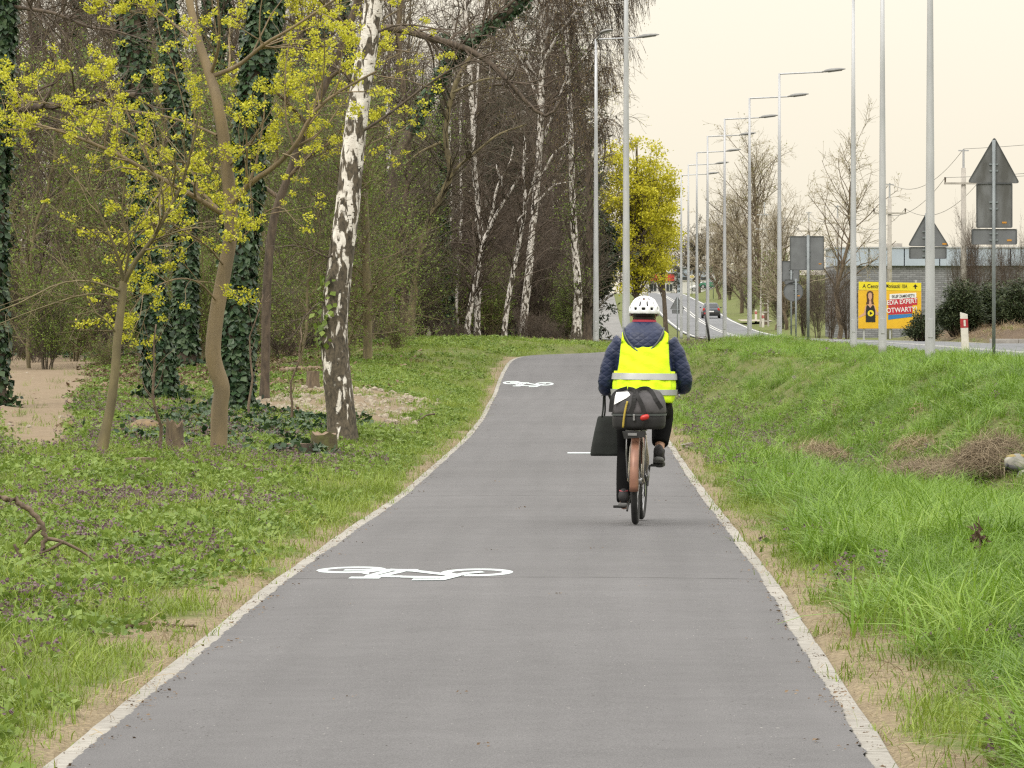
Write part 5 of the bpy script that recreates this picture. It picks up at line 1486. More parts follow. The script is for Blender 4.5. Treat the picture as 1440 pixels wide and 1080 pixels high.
# ------------------------------------------------------------------ junipers
def juniper(px0, px1, d, ytop, label, seed, n):
    r = np.random.default_rng(seed); s = d / F
    x0, x1 = (px0 - VX) * s, (px1 - VX) * s; cxm = (x0 + x1) / 2; z0 = gz(cxm, d)
    base = np.array([cxm, d, z0]); root = thing('juniper_bush', label, 'bush', base)
    h = CAM_H - (ytop - VY) * s - z0; w = (x1 - x0) / 2
    m = 110
    a = r.random(m) * 6.28; rr = np.sqrt(r.random(m))
    tipz = h * (.30 + .62 * np.maximum(0, 1 - rr ** 2.5)) * (.7 + .4 * r.random(m))
    tip = base + np.column_stack([np.cos(a) * rr * w, np.sin(a) * rr * .9, tipz])
    st = base + np.column_stack([np.cos(a) * rr * w * .4, np.sin(a) * rr * .4, np.zeros(m) - .05])
    mid = (st + tip) / 2 + np.array([0, 0, .08])
    L_ = np.stack([resample(np.array([p, q, t]), 6) for p, q, t in zip(st, mid, tip)])
    part_tubes(root, base, [(L_, np.linspace(.02, .006, 6)[None].repeat(m, 0))], M_BARKD, 'stems', 4)
    ci = r.integers(0, m, n); tt = .25 + .75 * r.random(n) ** .7
    p, _, tan = interp_curve(L_, np.ones((m, 6)), ci, tt)
    p = p + r.normal(size=(n, 3)) * np.array([.15, .12, .045])
    out = norm(np.column_stack([np.cos(a[ci]), np.sin(a[ci]), np.full(n, .35)]) + .5 * r.normal(size=(n, 3)))
    part_leaves(root, base, [kites(p, rand_dirs(r, n, 1.6), out, .13 * (.6 + .8 * r.random(n)), .3)], M_JUNI, 'sprays')
juniper(1318, 1384, 194, 391, 'dark spreading juniper left of the tall sign post', 601, 17000)
juniper(1366, 1428, 196, 393, 'dark spreading juniper right behind the tall sign post', 602, 16000)
juniper(1400, 1478, 193, 386, 'dark spreading juniper cut off by the right edge', 603, 14000)
juniper(1277, 1318, 198, 433, 'small low juniper in front of the billboard corner', 604, 5000)

# ------------------------------------------------------------------ car on the far road
M_CAR = plain('grey_car_paint', (.10, .11, .125), (.085, .095, .11), 2, .25, .3)
M_TYRE = plain('rubber', (.025, .025, .025), (.017, .017, .017), 20, .85)
M_CHROME = plain('rim_metal', (.45, .45, .46), (.38, .38, .39), 10, .35, .7)
M_TAIL = plain('tail_lamp_red', (.50, .03, .02), (.42, .02, .02), 10, .3)
def make_car(x, d, label, rz=0.0, paint=None, name='car', sc=1.0):
    z0 = float(ROADZ(d)) + .012
    root = thing(name, label, 'car', (x, d, z0), rz); root.scale = (sc, sc, sc)
    root.rotation_euler.x = math.atan(float(ROADZ(d + 2) - ROADZ(d - 2)) / 4)
    paint = paint or M_CAR
    # sections along the length: y, half width, sill z, belt z
    def ring(y, w, z0_, z1):
        return np.array([(-w * .82, y, z0_), (-w * .97, y, z0_ + .12), (-w, y, (z0_ + z1) * .5), (-w * .97, y, z1 - .08), (-w * .88, y, z1), (w * .88, y, z1), (w * .97, y, z1 - .08), (w, y, (z0_ + z1) * .5), (w * .97, y, z0_ + .12), (w * .82, y, z0_)])
    Geo().loft([ring(-2.05, .74, .36, .80), ring(-2.0, .82, .28, .95), ring(-1.6, .88, .22, .98), ring(0, .89, .2, .95), ring(1.2, .88, .2, .92), ring(1.8, .84, .22, .8), ring(2.05, .72, .32, .66)]).build('body', paint, root, smooth=False, bevel=.03)
    def cab(y, w, z): return np.array([(-w, y, z), (w, y, z)])
    V = np.array([(-.80, -1.92, .93), (.80, -1.92, .93), (.76, 1.0, .9), (-.76, 1.0, .9), (-.60, -1.45, 1.44), (.60, -1.45, 1.44), (.60, .25, 1.46), (-.60, .25, 1.46)])
    Geo().add(V, [(0, 1, 5, 4), (1, 2, 6, 5), (2, 3, 7, 6), (3, 0, 4, 7), (4, 5, 6, 7)]).build('cabin', paint, root, bevel=.05)
    def pane(name, quad):
        q = np.array(quad, float); n = np.cross(q[1] - q[0], q[3] - q[0]); n /= np.linalg.norm(n)
        V = np.vstack([q + n * .016, q - n * .01]); Geo().add(V, [(0, 1, 2, 3), (4, 7, 6, 5), (0, 4, 5, 1), (1, 5, 6, 2), (2, 6, 7, 3), (3, 7, 4, 0)]).build(name, M_WIN, root)
    pane('rear_window', [(-.66, -1.845, 1.01), (.66, -1.845, 1.01), (.54, -1.51, 1.375), (-.54, -1.51, 1.375)])
    pane('side_window', [(.792, -1.6, 1.0), (.762, .6, 1.0), (.63, .15, 1.38), (.63, -1.3, 1.38)])
    pane('side_window', [(-.762, .6, 1.0), (-.792, -1.6, 1.0), (-.63, -1.3, 1.38), (-.63, .15, 1.38)])
    pane('windscreen', [(.66, .92, .97), (-.66, .92, .97), (-.55, .36, 1.38), (.55, .36, 1.38)])
    Geo().box((0, -2.04, .47), (1.56, .12, .26)).build('bumper', M_BLACK if paint is M_CAR else paint, root, bevel=.03)
    Geo().box((0, -2.085, .66), (.52, .02, .115)).build('number_plate', M_WPR, root)
    for sx in (-1, 1):
        Geo().box((sx * .70, -2.0, .86), (.2, .1, .24)).build('tail_light', M_TAIL, root, bevel=.02)
        Geo().box((sx * .70, 2.02, .62), (.26, .06, .14)).build('headlight', M_WPR, root, bevel=.02)
        m_ = Geo().box((sx * .98, .55, 1.0), (.16, .1, .12)).build('mirror', paint, root, bevel=.02)
        for y in (-1.3, 1.3):
            w = Geo().tube([(sx * .70, y, .31), (sx * .90, y, .31)], [.31, .31], 20).build('wheel', M_TYRE, root)
            Geo().tube([(sx * .89, y, .31), (sx * .906, y, .31)], [.2, .2], 14).build('rim', M_CHROME, w)
    return root
make_car((999.5 - VX) * 478 / F, 478, 'dark grey hatchback driving away up the road', .0)
# far end of the road: shops, parked vehicles, retaining wall
M_WALLW = plain('white_render', (.62, .61, .58), (.52, .51, .49), 1.2, .8)
M_REDF = plain('red_fascia', (.50, .05, .04), (.42, .04, .03), 1, .5)
d = 815; s = d / F
def far_box(name, label, cat, x0, y0, x1, y1, d, depth, mat):
    s = d / F; z1 = CAM_H + (VY - y0) * s; x = ((x0 + x1) / 2 - VX) * s; z0 = gz(x, d) - .1
    root = thing(name, label, cat, (x, d, z0))
    Geo().box((0, depth / 2, (z1 - z0) / 2), ((x1 - x0) * s, depth, z1 - z0)).build('wall', mat, root, bevel=.03)
    return root, s, z0, z1
sh, s, z0, z1 = far_box('shop_building', 'tiny distant white shop with a red fascia at the end of the road', 'building', 912, 384, 948, 400, 815, 8, M_WALLW)
Geo().box((0, -.15, z1 - z0 - .75), (4.3, .3, 1.1)).build('fascia', M_REDF, sh)
for k in range(3):
    w = Geo().box((-1.3 + k * 1.3, -.06, (z1 - z0) * .42), (.95, .1, 1.1)).build('window', M_WIN, sh); Geo().box((-1.3 + k * 1.3, -.1, (z1 - z0) * .42), (.05, .1, 1.1)).build('mullion', M_WPR, w)
Geo().box((0, 4, z1 - z0 + .1), (4.8, 8.6, .2)).build('roof', M_GALV, sh)
rw, s, z0, z1 = far_box('retaining_wall', 'pale low retaining wall behind the far lamp poles', 'wall', 958, 395, 1002, 406, 760, .5, M_WALLW)
Geo().box((0, .2, z1 - z0 + .06), (4.9, .7, .12)).build('coping', M_CONC, rw)
gh, s, z0, z1 = far_box('storage_building', 'grey-blue far building behind the farthest lamps', 'building', 953, 377, 1000, 398, 850, 10, M_PANEL)
Geo().box((0, 5, z1 - z0 + .12), (6.0, 10.6, .25)).build('roof', M_GALV, gh)
for k in range(3): Geo().box((-1.6 + k * 1.6, -.04, (z1 - z0) * .6), (.9, .1, .9)).build('window', M_WIN, gh)
M_VANW = plain('white_van_paint', (.66, .66, .66), (.6, .6, .6), 2, .3)
M_CARG = plain('green_car_paint', (.04, .20, .12), (.03, .17, .1), 2, .3)
for px_, dd, pt, lb in ((990, 735, M_VANW, 'tiny white parked car above the grey hatchback'), (1003, 720, M_CARG, 'tiny green parked car at the far bend of the road')):
    x = (px_ - VX) * dd / F
    c = make_car(x, dd, lb, 1.3, pt); c.location.z = gz(x, dd) + .02

# ------------------------------------------------------------------ bicycle
M_FRAME = plain('copper_frame_paint', (.30, .135, .085), (.24, .10, .065), 8, .35, .25)
M_BEIGE = plain('cream_frame_paint', (.45, .40, .32), (.36, .32, .25), 8, .4, .1)
M_STEEL = plain('bike_steel', (.36, .36, .37), (.26, .26, .27), 15, .35, .8)
M_BLK = plain('black_plastic', (.018, .018, .019), (.012, .012, .012), 15, .5)
M_GUARD = plain('copper_mudguard', (.27, .135, .09), (.20, .095, .065), 18, .4, .15)
BX, BY = (893.5 - VX) / 179.5, F / 179.5
BZ = float(PATHZ(BY)) + .015
BYAW = -.05
bike = thing('bicycle', 'copper coloured city bicycle ridden away up the path', 'bicycle', (BX, BY, BZ), BYAW)
bike.rotation_euler = (-.006, 0.012, BYAW)
def torus(c, Rm, r, n=48, m=10, axis='x'):
    a = np.arange(n) * 2 * np.pi / n; b2 = np.arange(m) * 2 * np.pi / m
    A, B = np.meshgrid(a, b2, indexing='ij')
    rad = Rm + r * np.cos(B)
    V = np.stack([c[0] + r * np.sin(B), c[1] + rad * np.cos(A), c[2] + rad * np.sin(A)], -1).reshape(-1, 3)
    i = np.arange(n)[:, None] * m; j = np.arange(m)[None]
    i2 = (np.arange(n)[:, None] + 1) % n * m; j2 = (j + 1) % m
    return V, np.stack([i + j, i2 + j, i2 + j2, i + j2], -1).reshape(-1, 4)
WR = .345
def wheel(c, steer=0.0):
    w = bpy.data.objects.new('wheel', None); C.objects.link(w); w.parent = bike; w.location = c; w.rotation_euler = (0, 0, steer)
    V, q = torus((0, 0, 0), WR - .027, .027); link('tyre', Geo().add(V, q).mesh('tyre'), w, M_TYRE)
    V, q = torus((0, 0, 0), WR - .050, .011, 48, 8); link('rim', Geo().add(V, q).mesh('rim'), w, M_STEEL)
    Geo().tube([(-.05, 0, 0), (-.03, 0, 0), (.03, 0, 0), (.05, 0, 0)], [.022, .026, .026, .022], 12).build('hub', M_STEEL, w, smooth=True)
    for k in range(28):
        a = k * 2 * math.pi / 28
        Geo().tube([(.03 * (-1) ** k, .02 * math.cos(a + .5), .02 * math.sin(a + .5)), (0, (WR - .055) * math.cos(a), (WR - .055) * math.sin(a))], .0013, 4).build('spoke', M_STEEL, w)
    return w
wheel((0, 0, WR)); wheel((0, 1.08, WR), -.03)
g = Geo()
def arc_guard(c, a0, a1, Rm, w, mat, name):
    rings = []
    for a in np.linspace(a0, a1, 26):
        cen = np.array([c[0], c[1] + math.cos(a) * Rm, c[2] + math.sin(a) * Rm]); u = np.array([0, math.cos(a), math.sin(a)])
        prof = [(-1, -.35), (-.8, .05), (-.4, .25), (0, .32), (.4, .25), (.8, .05), (1, -.35), (.7, -.02), (0, .2), (-.7, -.02)]
        rings.append(np.array([cen + np.array([1, 0, 0]) * w * p[0] + u * w * p[1] for p in prof]))
    return Geo().loft(rings).build(name, mat, bike, smooth=True)
arc_guard((0, 0, WR), R(20), R(192), WR + .02, .036, M_GUARD, 'mudguard')
arc_guard((0, 1.08, WR), R(10), R(150), WR + .018, .032, M_GUARD, 'mudguard')
BB = np.array([0, .46, .29]); ST = np.array([0, .33, .80]); HT = np.array([0, .90, .90]); HB = np.array([0, .945, .70])
def bar(name, pts, r, mat, par=bike, n=10): return Geo().tube(np.array(pts, float), r, n).build(name, mat, par, smooth=True)
fr = bar('frame', [BB, ST], .017, M_BEIGE)
bar('down_tube', [BB, (0, .70, .45), HB], .02, M_BEIGE, fr); bar('top_tube', [(0, .36, .66), (0, .65, .72), HT - [0, 0, .06]], .016, M_BEIGE, fr); bar('head_tube', [HB, HT], .022, M_BEIGE, fr)
for sx in (-1, 1):
    bar('chain_stay', [BB + [sx * .02, 0, 0], (sx * .055, .2, .33), (sx * .06, 0, WR)], .009, M_BEIGE, fr)
    bar('seat_stay', [ST + [sx * .015, 0, -.04], (sx * .05, .12, .60), (sx * .06, 0, WR)], .008, M_BEIGE, fr)
    bar('fork_blade', [HB + [sx * .03, .005, -.02], (sx * .05, 1.02, .5), (sx * .05, 1.08, WR)], .011, M_BEIGE, fr)
    bar('rack_strut', [(sx * .065, -.02, WR + .02), (sx * .075, -.08, .55), (sx * .07, -.1, .735)], .006, M_STEEL)
    bar('mudguard_stay', [(sx * .06, 0, WR), (sx * .036, -.32, .44)], .0025, M_STEEL)
rk = bar('rack', [(-.07, -.22, .74), (-.07, .22, .74), (0, .30, .74), (.07, .22, .74), (.07, -.22, .74), (0, -.25, .74), (-.07, -.22, .74)], .007, M_STEEL)
for yy in (-.15, 0, .15): bar('rack_bar', [(-.07, yy, .74), (.07, yy, .74)], .005, M_STEEL, rk)
o = Geo().prism([(-.085, .675), (.08, .69), (.085, .735), (-.1, .735)], -.285, -.255).build('rear_reflector', M_BLK, bike, bevel=.006)
Geo().box((-.02, -.29, .712), (.07, .006, .02)).build('reflector_glass', M_STEEL, o)
tl = Geo().loft([ellipse_ring((.075, yy, .845), a, b2, (1, 0, .25), (-.1, 0, 1), 18, 2.6) for yy, a, b2 in ((-.335, .02, .013), (-.325, .033, .02), (-.29, .036, .023))]).build('tail_light', M_TAIL, bike, smooth=True)
bar('tail_light_bracket', [(.07, -.30, .84), (.05, -.27, .74)], .006, M_BLK, tl)
# plain stem, bar, grips, bell
bar('stem', [HT, (0, .87, 1.02), (0, .85, 1.06)], .014, M_STEEL)
hb = bar('handlebar', [(-.30, .62, 1.045), (-.30, .74, 1.055), (-.20, .86, 1.07), (0, .87, 1.065), (.20, .86, 1.07), (.30, .74, 1.055), (.30, .62, 1.045)], .011, M_STEEL)
for sx in (-1, 1):
    bar('grip', [(sx * .30, .60, 1.043), (sx * .30, .72, 1.053)], .017, M_BLK, hb)
    bar('brake_lever', [(sx * .27, .82, 1.06), (sx * .30, .80, 1.02), (sx * .31, .70, 1.0)], .006, M_STEEL, hb)
bar('seat_post', [ST - [0, 0, .02], (0, .30, .95)], .013, M_STEEL)
Geo().loft([ellipse_ring((0, yy, zz), w, h, (1, 0, 0), (0, 0, 1), 16) for yy, zz, w, h in ((.13, .985, .05, .02), (.16, .985, .10, .035), (.22, .98, .105, .04), (.30, .975, .06, .035), (.38, .97, .03, .028), (.42, .965, .015, .015))]).build('saddle', M_BLK, bike, smooth=True)
# crank, chain guard, pedals
cr = Geo().tube([(.045, .46, .29), (.058, .46, .29)], [.085, .085], 24).build('chainring', M_STEEL, bike)
bar('crank_arm', [(.07, .46, .29), (.085, .475, .455)], .011, M_STEEL); bar('crank_arm', [(-.07, .46, .29), (-.085, .445, .125)], .011, M_STEEL)
Geo().box((.145, .475, .455), (.10, .075, .022)).build('pedal', M_BLK, bike, bevel=.005); Geo().box((-.145, .445, .125), (.10, .075, .022)).build('pedal', M_BLK, bike, bevel=.005)
bar('chain_case', [(.06, .50, .34), (.06, .3, .345), (.06, .02, .38)], .02, M_BLK)
bar('kickstand', [(-.04, .38, .28), (-.07, .30, .16), (-.075, .2, .10)], .008, M_BLK)

# ------------------------------------------------------------------ rider
M_SKIN = plain('skin', (.52, .31, .22), (.46, .26, .18), 20, .55)
M_NAVY = None
def quilted():
    m, N, L, b = newmat('quilted_navy_fabric')
    t = N.new('ShaderNodeTexCoord')
    def diag(rot):
        mp = N.new('ShaderNodeMapping'); mp.inputs['Rotation'].default_value = (0, rot, 0); L.new(t.outputs['Object'], mp.inputs[0])
        w = N.new('ShaderNodeTexWave'); w.wave_type = 'BANDS'; w.bands_direction = 'Z'; w.inputs['Scale'].default_value = 7.5; w.inputs['Distortion'].default_value = .9; w.inputs['Detail'].default_value = 1
        L.new(mp.outputs[0], w.inputs['Vector']); return w.outputs['Fac']
    mn = N.new('ShaderNodeMath'); mn.operation = 'MINIMUM'; L.new(diag(R(35)), mn.inputs[0]); L.new(diag(R(-35)), mn.inputs[1])
    pw = N.new('ShaderNodeMath'); pw.operation = 'POWER'; L.new(mn.outputs[0], pw.inputs[0]); pw.inputs[1].default_value = .45
    n = N.new('ShaderNodeTexNoise'); n.inputs['Scale'].default_value = 9; L.new(t.outputs['Object'], n.inputs['Vector'])
    r = N.new('ShaderNodeValToRGB'); r.color_ramp.elements[0].color = (.007, .012, .036, 1); r.color_ramp.elements[1].color = (.017, .029, .085, 1)
    L.new(n.outputs['Fac'], r.inputs[0]); L.new(r.outputs[0], b.inputs['Base Color'])
    b.inputs['Roughness'].default_value = .45; b.inputs['Specular IOR Level'].default_value = .4
    bp = N.new('ShaderNodeBump'); bp.inputs['Strength'].default_value = .3; bp.inputs['Distance'].default_value = .010
    L.new(pw.outputs[0], bp.inputs['Height']); L.new(bp.outputs[0], b.inputs['Normal'])
    return m
M_NAVY = quilted()
M_TROU = plain('black_trousers', (.007, .007, .008), (.005, .005, .005), 6, .9, bump=.3, bump_scale=14, spec=.12)
M_VEST = plain('fluorescent_yellow', (.64, .90, .0), (.57, .82, .0), 5, .75, bump=.9, bump_scale=5, detail=3, stretch=(1, 1, 1.6))
M_REFL = plain('grey_reflective_tape', (.36, .37, .37), (.31, .32, .32), 12, .4, .2)
M_REDC = plain('red_collar_fabric', (.30, .02, .04), (.25, .015, .03), 12, .8)
M_HELM = plain('white_helmet_shell', (.80, .81, .83), (.74, .75, .78), 6, .3)
M_HAIRR = plain('dark_hair', (.025, .016, .012), (.012, .008, .006), 40, .7)
M_SOLE = plain('grey_shoe_sole', (.20, .20, .20), (.12, .12, .12), 20, .8)
M_SHOE = plain('dark_shoe', (.022, .02, .022), (.012, .011, .012), 15, .7)
M_PINK = plain('pink_trim', (.50, .10, .13), (.42, .08, .1), 15, .6)

rider = thing('person', 'cyclist in fluorescent yellow vest, navy quilted jacket and white helmet, seen from behind', 'person', (BX, BY, BZ), BYAW)
rider.rotation_euler = bike.rotation_euler
CXo = .045
def remesh(o, v, sm=6):
    m = o.modifiers.new('skin', 'REMESH'); m.mode = 'VOXEL'; m.voxel_size = v; m.use_smooth_shade = True
    if sm:
        s_ = o.modifiers.new('relax', 'SMOOTH'); s_.iterations = sm; s_.factor = .5
    return o
TORSO = [(.90, CXo - .01, .22, .20, .15), (.98, CXo, .24, .222, .155), (1.06, CXo, .26, .235, .16), (1.16, CXo, .29, .226, .155), (1.26, CXo, .32, .215, .148), (1.36, CXo, .35, .205, .14), (1.43, CXo, .375, .185, .125), (1.48, CXo, .39, .135, .105), (1.53, CXo - .005, .405, .075, .08)]
TA = np.array(TORSO)
def torso_ring(z, grow_=0.0, m=40):
    cx_, cy_, rx, ry = (np.interp(z, TA[:, 0], TA[:, i]) for i in (1, 2, 3, 4))
    return ellipse_ring((cx_, cy_, z), rx + grow_, ry + grow_, m=m, power=2.3)
ARM_L = [(-.12, .385, 1.435), (-.185, .392, 1.35), (-.232, .40, 1.24), (-.258, .41, 1.12), (-.262, .46, 1.065), (-.275, .56, 1.055), (-.295, .635, 1.065)]
ARM_R = [(.215, .385, 1.43), (.275, .39, 1.35), (.322, .395, 1.24), (.352, .40, 1.14), (.350, .46, 1.085), (.325, .56, 1.07), (.303, .635, 1.07)]
AR = [.085, .080, .073, .070, .064, .054, .047]
HEAD = np.array([.030, .475, 1.655])
# body, one continuous surface with hands closed on the grips
g = Geo()
g.loft([ellipse_ring((a, b2, z), rx * .82, ry * .8, m=24) for z, a, b2, rx, ry in TORSO])
g.tube(resample([(CXo - .005, .40, 1.48), (.036, .43, 1.55), (.03, .46, 1.62)], 8), [.06, .057, .056, .056, .056, .056, .056, .056], 16)
hr = []
for t, w, dpt, oy in ((-.115, .035, .04, .03), (-.09, .058, .06, .02), (-.04, .072, .085, .005), (.02, .078, .098, 0), (.07, .074, .095, -.004), (.11, .052, .066, -.006), (.127, .02, .025, -.006)):
    hr.append(ellipse_ring(HEAD + [0, oy, t], w, dpt, m=20))
g.loft(hr)
g.tube([HEAD + [0, .085, .02], HEAD + [0, .112, -.02], HEAD + [0, .09, -.03]], [.010, .016, .012], 8)          # nose
for sx in (-1, 1):
    g.loft([ellipse_ring(HEAD + [sx * .077, -.005, -.01] + np.array([sx * e, 0, 0]), a, a * 1.6, (0, 1, 0), (0, 0, 1), 12) for e, a in ((0, .012), (.01, .019), (.016, .012))])   # ears
    g.tube([HEAD + [sx * .032, .082, .012], HEAD + [sx * .032, .09, .012]], .012, 8)
for arm, sx, gx_ in ((ARM_L, -1, -.30), (ARM_R, 1, .30)):
    a = resample(np.array(arm), 14); g.tube(a, np.interp(np.linspace(0, 1, 14), np.linspace(0, 1, 7), np.array(AR) * .72), 12)
    palm = np.array([gx_ - sx * .004, .665, 1.066])
    g.tube([a[-1], (a[-1] + palm) / 2 + [0, 0, .006], palm + [0, 0, .008], palm + [0, .05, .006]], [.028, .031, .034, .027], 10)
    for k in range(4):                                                                       # fingers round the grip
        y = .648 + k * .021; zc = 1.047 + .0009 * k * 10
        L_ = .8 + .2 * math.sin(.9 + k)
        th = np.radians([60, 10, -50, -110, -150 * L_])
        fp = [(gx_ + sx * .027 * math.cos(t) * 1.05, y + .003 * i, zc + .0285 * math.sin(t)) for i, t in enumerate(th)]
        g.tube(resample(fp, 8), np.linspace(.0098, .0078, 8), 8)
    th = [(gx_ - sx * .012, .655, 1.078), (gx_ - sx * .030, .685, 1.062), (gx_ - sx * .026, .71, 1.038), (gx_ - sx * .008, .725, 1.028)]
    g.tube(resample(th, 8), np.linspace(.0115, .0085, 8), 8)                                    # thumb from the side of the palm
LEG_L = [(-.045, .27, .96), (-.075, .40, .80), (-.09, .545, .585), (-.10, .50, .42), (-.108, .435, .235), (-.11, .40, .165)]
LEG_R = [(.125, .27, .96), (.155, .45, .93), (.18, .655, .86), (.175, .575, .74), (.165, .475, .60), (.162, .44, .535)]
LR = [.105, .09, .068, .06, .048, .044]
for lg in (LEG_L, LEG_R):
    a = resample(np.array(lg), 16); g.tube(a, np.interp(np.linspace(0, 1, 16), np.linspace(0, 1, 6), np.array(LR) * .8), 12)
    f = np.array(lg[-1]); g.tube([f, f + [0, .06, -.03], f + [0, .15, -.04]], [.036, .036, .026], 10)
remesh(g.build('body', M_SKIN, rider, smooth=True), .0062, 4)
# jacket
g = Geo(); g.loft([torso_ring(z) for z in np.linspace(.93, 1.53, 18)])
for arm in (ARM_L, ARM_R):
    a = resample(np.array(arm), 20); n_ = np.interp(np.linspace(0, 1, 20), np.linspace(0, 1, 7), AR)
    n_ = n_ * (1 + .05 * np.sin(np.arange(20) * 2.1)); g.tube(a, n_, 16)
jk = remesh(g.build('jacket', M_NAVY, rider, smooth=True), .011, 5)
# hood lying on the back
hood = Geo().loft([ellipse_ring((CXo - .012, cy_, z), rx, ry, m=28, power=2.2) for z, cy_, rx, ry in ((1.335, .232, .02, .012), (1.36, .238, .075, .035), (1.40, .255, .12, .055), (1.45, .285, .155, .075), (1.50, .325, .168, .095), (1.54, .365, .155, .10), (1.575, .395, .125, .095), (1.59, .405, .10, .085))])
hd = remesh(hood.build('hood', M_NAVY, rider, smooth=True), .01, 4)
M_GREYT = plain('grey_binding', (.10, .11, .11), (.07, .08, .08), 12, .7)
e = [ (CXo - .012 + rx * u, cy_ - ry * v, z) for z, cy_, rx, ry, u, v in ((1.545, .365, .16, .10, -1.0, .25), (1.50, .325, .168, .095, -.9, .5), (1.45, .285, .155, .075, -.82, .65), (1.40, .255, .12, .055, -.75, .8), (1.355, .236, .075, .035, -.5, 1.1), (1.345, .232, .02, .02, 0, 1.2), (1.355, .236, .075, .035, .5, 1.1), (1.40, .255, .12, .055, .75, .8), (1.45, .285, .155, .075, .82, .65), (1.50, .325, .168, .095, .9, .5), (1.545, .365, .16, .10, 1.0, .25))]
Geo().tube(resample(np.array(e), 40), .007, 8).build('hood_binding', M_GREYT, hd, smooth=True)
col_ = Geo().loft([ellipse_ring((CXo - .012, .418 + i * .004, z), r_, r_ * .95, m=24) for i, (z, r_) in enumerate(((1.555, .098), (1.585, .098), (1.605, .094), (1.608, .086), (1.58, .08)))], caps=False)
col_.build('collar', M_REDC, rider, smooth=True)
# vest: back and front panels with armholes and a deep neck
def vest_panel(sgn):
    nu, nv = 41, 40; V = np.zeros((nv, nu, 3))
    for iu, u in enumerate(np.linspace(-1, 1, nu)):
        au = abs(u)
        ztop = np.interp(au, [0, .28, .55, .86, 1.0], [1.40, 1.405, 1.46, 1.525, 1.50]) if sgn < 0 else np.interp(au, [0, .3, .86, 1], [1.30, 1.36, 1.52, 1.50])
        for iv, v in enumerate(np.linspace(0, 1, nv)):
            z = .955 + (ztop - .955) * v
            cx_, cy_, rx, ry = (float(np.interp(z, TA[:, 0], TA[:, i])) for i in (1, 2, 3, 4))
            hw = np.interp(z, [.95, 1.16, 1.26, 1.36, 1.53], [.222, .214, .196, .19, .178])
            x = u * hw
            zz = z
            yy = ry * max(0.0, 1 - min(1, abs(x) / (rx + .014)) ** 2.3) ** (1 / 2.3)
            if z > 1.43: yy = max(yy, .095 - (z - 1.43) * .55)
            wr = .003 * math.sin(z * 60 + x * 30) + .002 * math.sin(x * 80 + z * 20)
            wr += .006 * math.sin(x * 46 + z * 9 + 2 * math.sin(z * 14)) * max(0.0, min(1.0, (1.36 - z) * 4))
            bulge = .012 + .008 * math.sin((z - .95) * 5)
            V[iv, iu] = (cx_ + x, cy_ + sgn * (yy + bulge + wr), zz)
    idx = np.arange(nu * nv).reshape(nv, nu)
    return V.reshape(-1, 3), np.stack([idx[:-1, :-1], idx[:-1, 1:], idx[1:, 1:], idx[1:, :-1]], -1).reshape(-1, 4)
g = Geo()
V, q = vest_panel(-1); g.add(V, q); V, q = vest_panel(1); g.add(V, q[:, ::-1])
ring = [torso_ring(z, .014 + .002 * math.sin(z * 70), 48) for z in np.linspace(.955, 1.20, 14)]
g.loft(ring, caps=False)
vest = g.build('vest', M_VEST, rider, smooth=True)
so = vest.modifiers.new('thick', 'SOLIDIFY'); so.thickness = .004; so.offset = 1
def band(z0, z1):
    Geo().loft([torso_ring(z, .032, 48) for z in np.linspace(z0, z1, 5)], caps=False).build('reflective_band', M_REFL, vest, smooth=True)
band(1.135, 1.185); band(1.015, 1.058)
# trousers, shoes
g = Geo(); g.loft([torso_ring(z, .0) for z in (.86, .92, .98)])
a = resample(np.array(LEG_L), 22); g.tube(a, np.interp(np.linspace(0, 1, 22), np.linspace(0, 1, 6), [.115, .105, .085, .078, .066, .06]), 16)
a = resample(np.array(LEG_R), 22)[:17]; g.tube(a, np.interp(np.linspace(0, .75, 17), np.linspace(0, 1, 6), [.115, .105, .085, .08, .062, .055]), 16)
remesh(g.build('trousers', M_TROU, rider, smooth=True), .011, 4)
bar2 = lambda n_, pts, r, m, p=rider: Geo().tube(resample(np.array(pts, float), 8), r, 14).build(n_, m, p, smooth=True)
bar2('sock', [(.164, .462, .575), (.162, .445, .545), (.161, .435, .50)], .045, plain('black_sock', (.03, .022, .026), (.015, .012, .014), 20, .9))
def shoe(p, pitch, roll=0.0):
    root_ = bpy.data.objects.new('shoe', None); C.objects.link(root_); root_.parent = rider; root_.location = p; root_.rotation_euler = (pitch, roll, 0)
    prof = [(-.115, .028, .02, .045), (-.10, .038, .045, .05), (-.05, .042, .06, .06), (.0, .042, .05, .05), (.08, .047, .03, .035), (.14, .045, .022, .03), (.175, .03, .015, .024)]
    Geo().loft([ellipse_ring((0, y, zc), w, h, (1, 0, 0), (0, 0, 1), 16) for y, w, h, zc in prof]).build('upper', M_SHOE, root_, smooth=True)
    Geo().loft([ellipse_ring((0, y, -.008 + .0 * zc), w * 1.06, .016, (1, 0, 0), (0, 0, 1), 16, 3) for y, w, h, zc in prof]).build('sole', M_SOLE, root_, smooth=True)
    return root_
sl = shoe((-.11, .40, .155), .04); sr = shoe((.160, .445, .495), -.22)
Geo().tube([(-.03, -.06, .10), (0, -.105, .095), (.03, -.06, .10)], .007, 8).build('trim', M_PINK, sl, smooth=True)
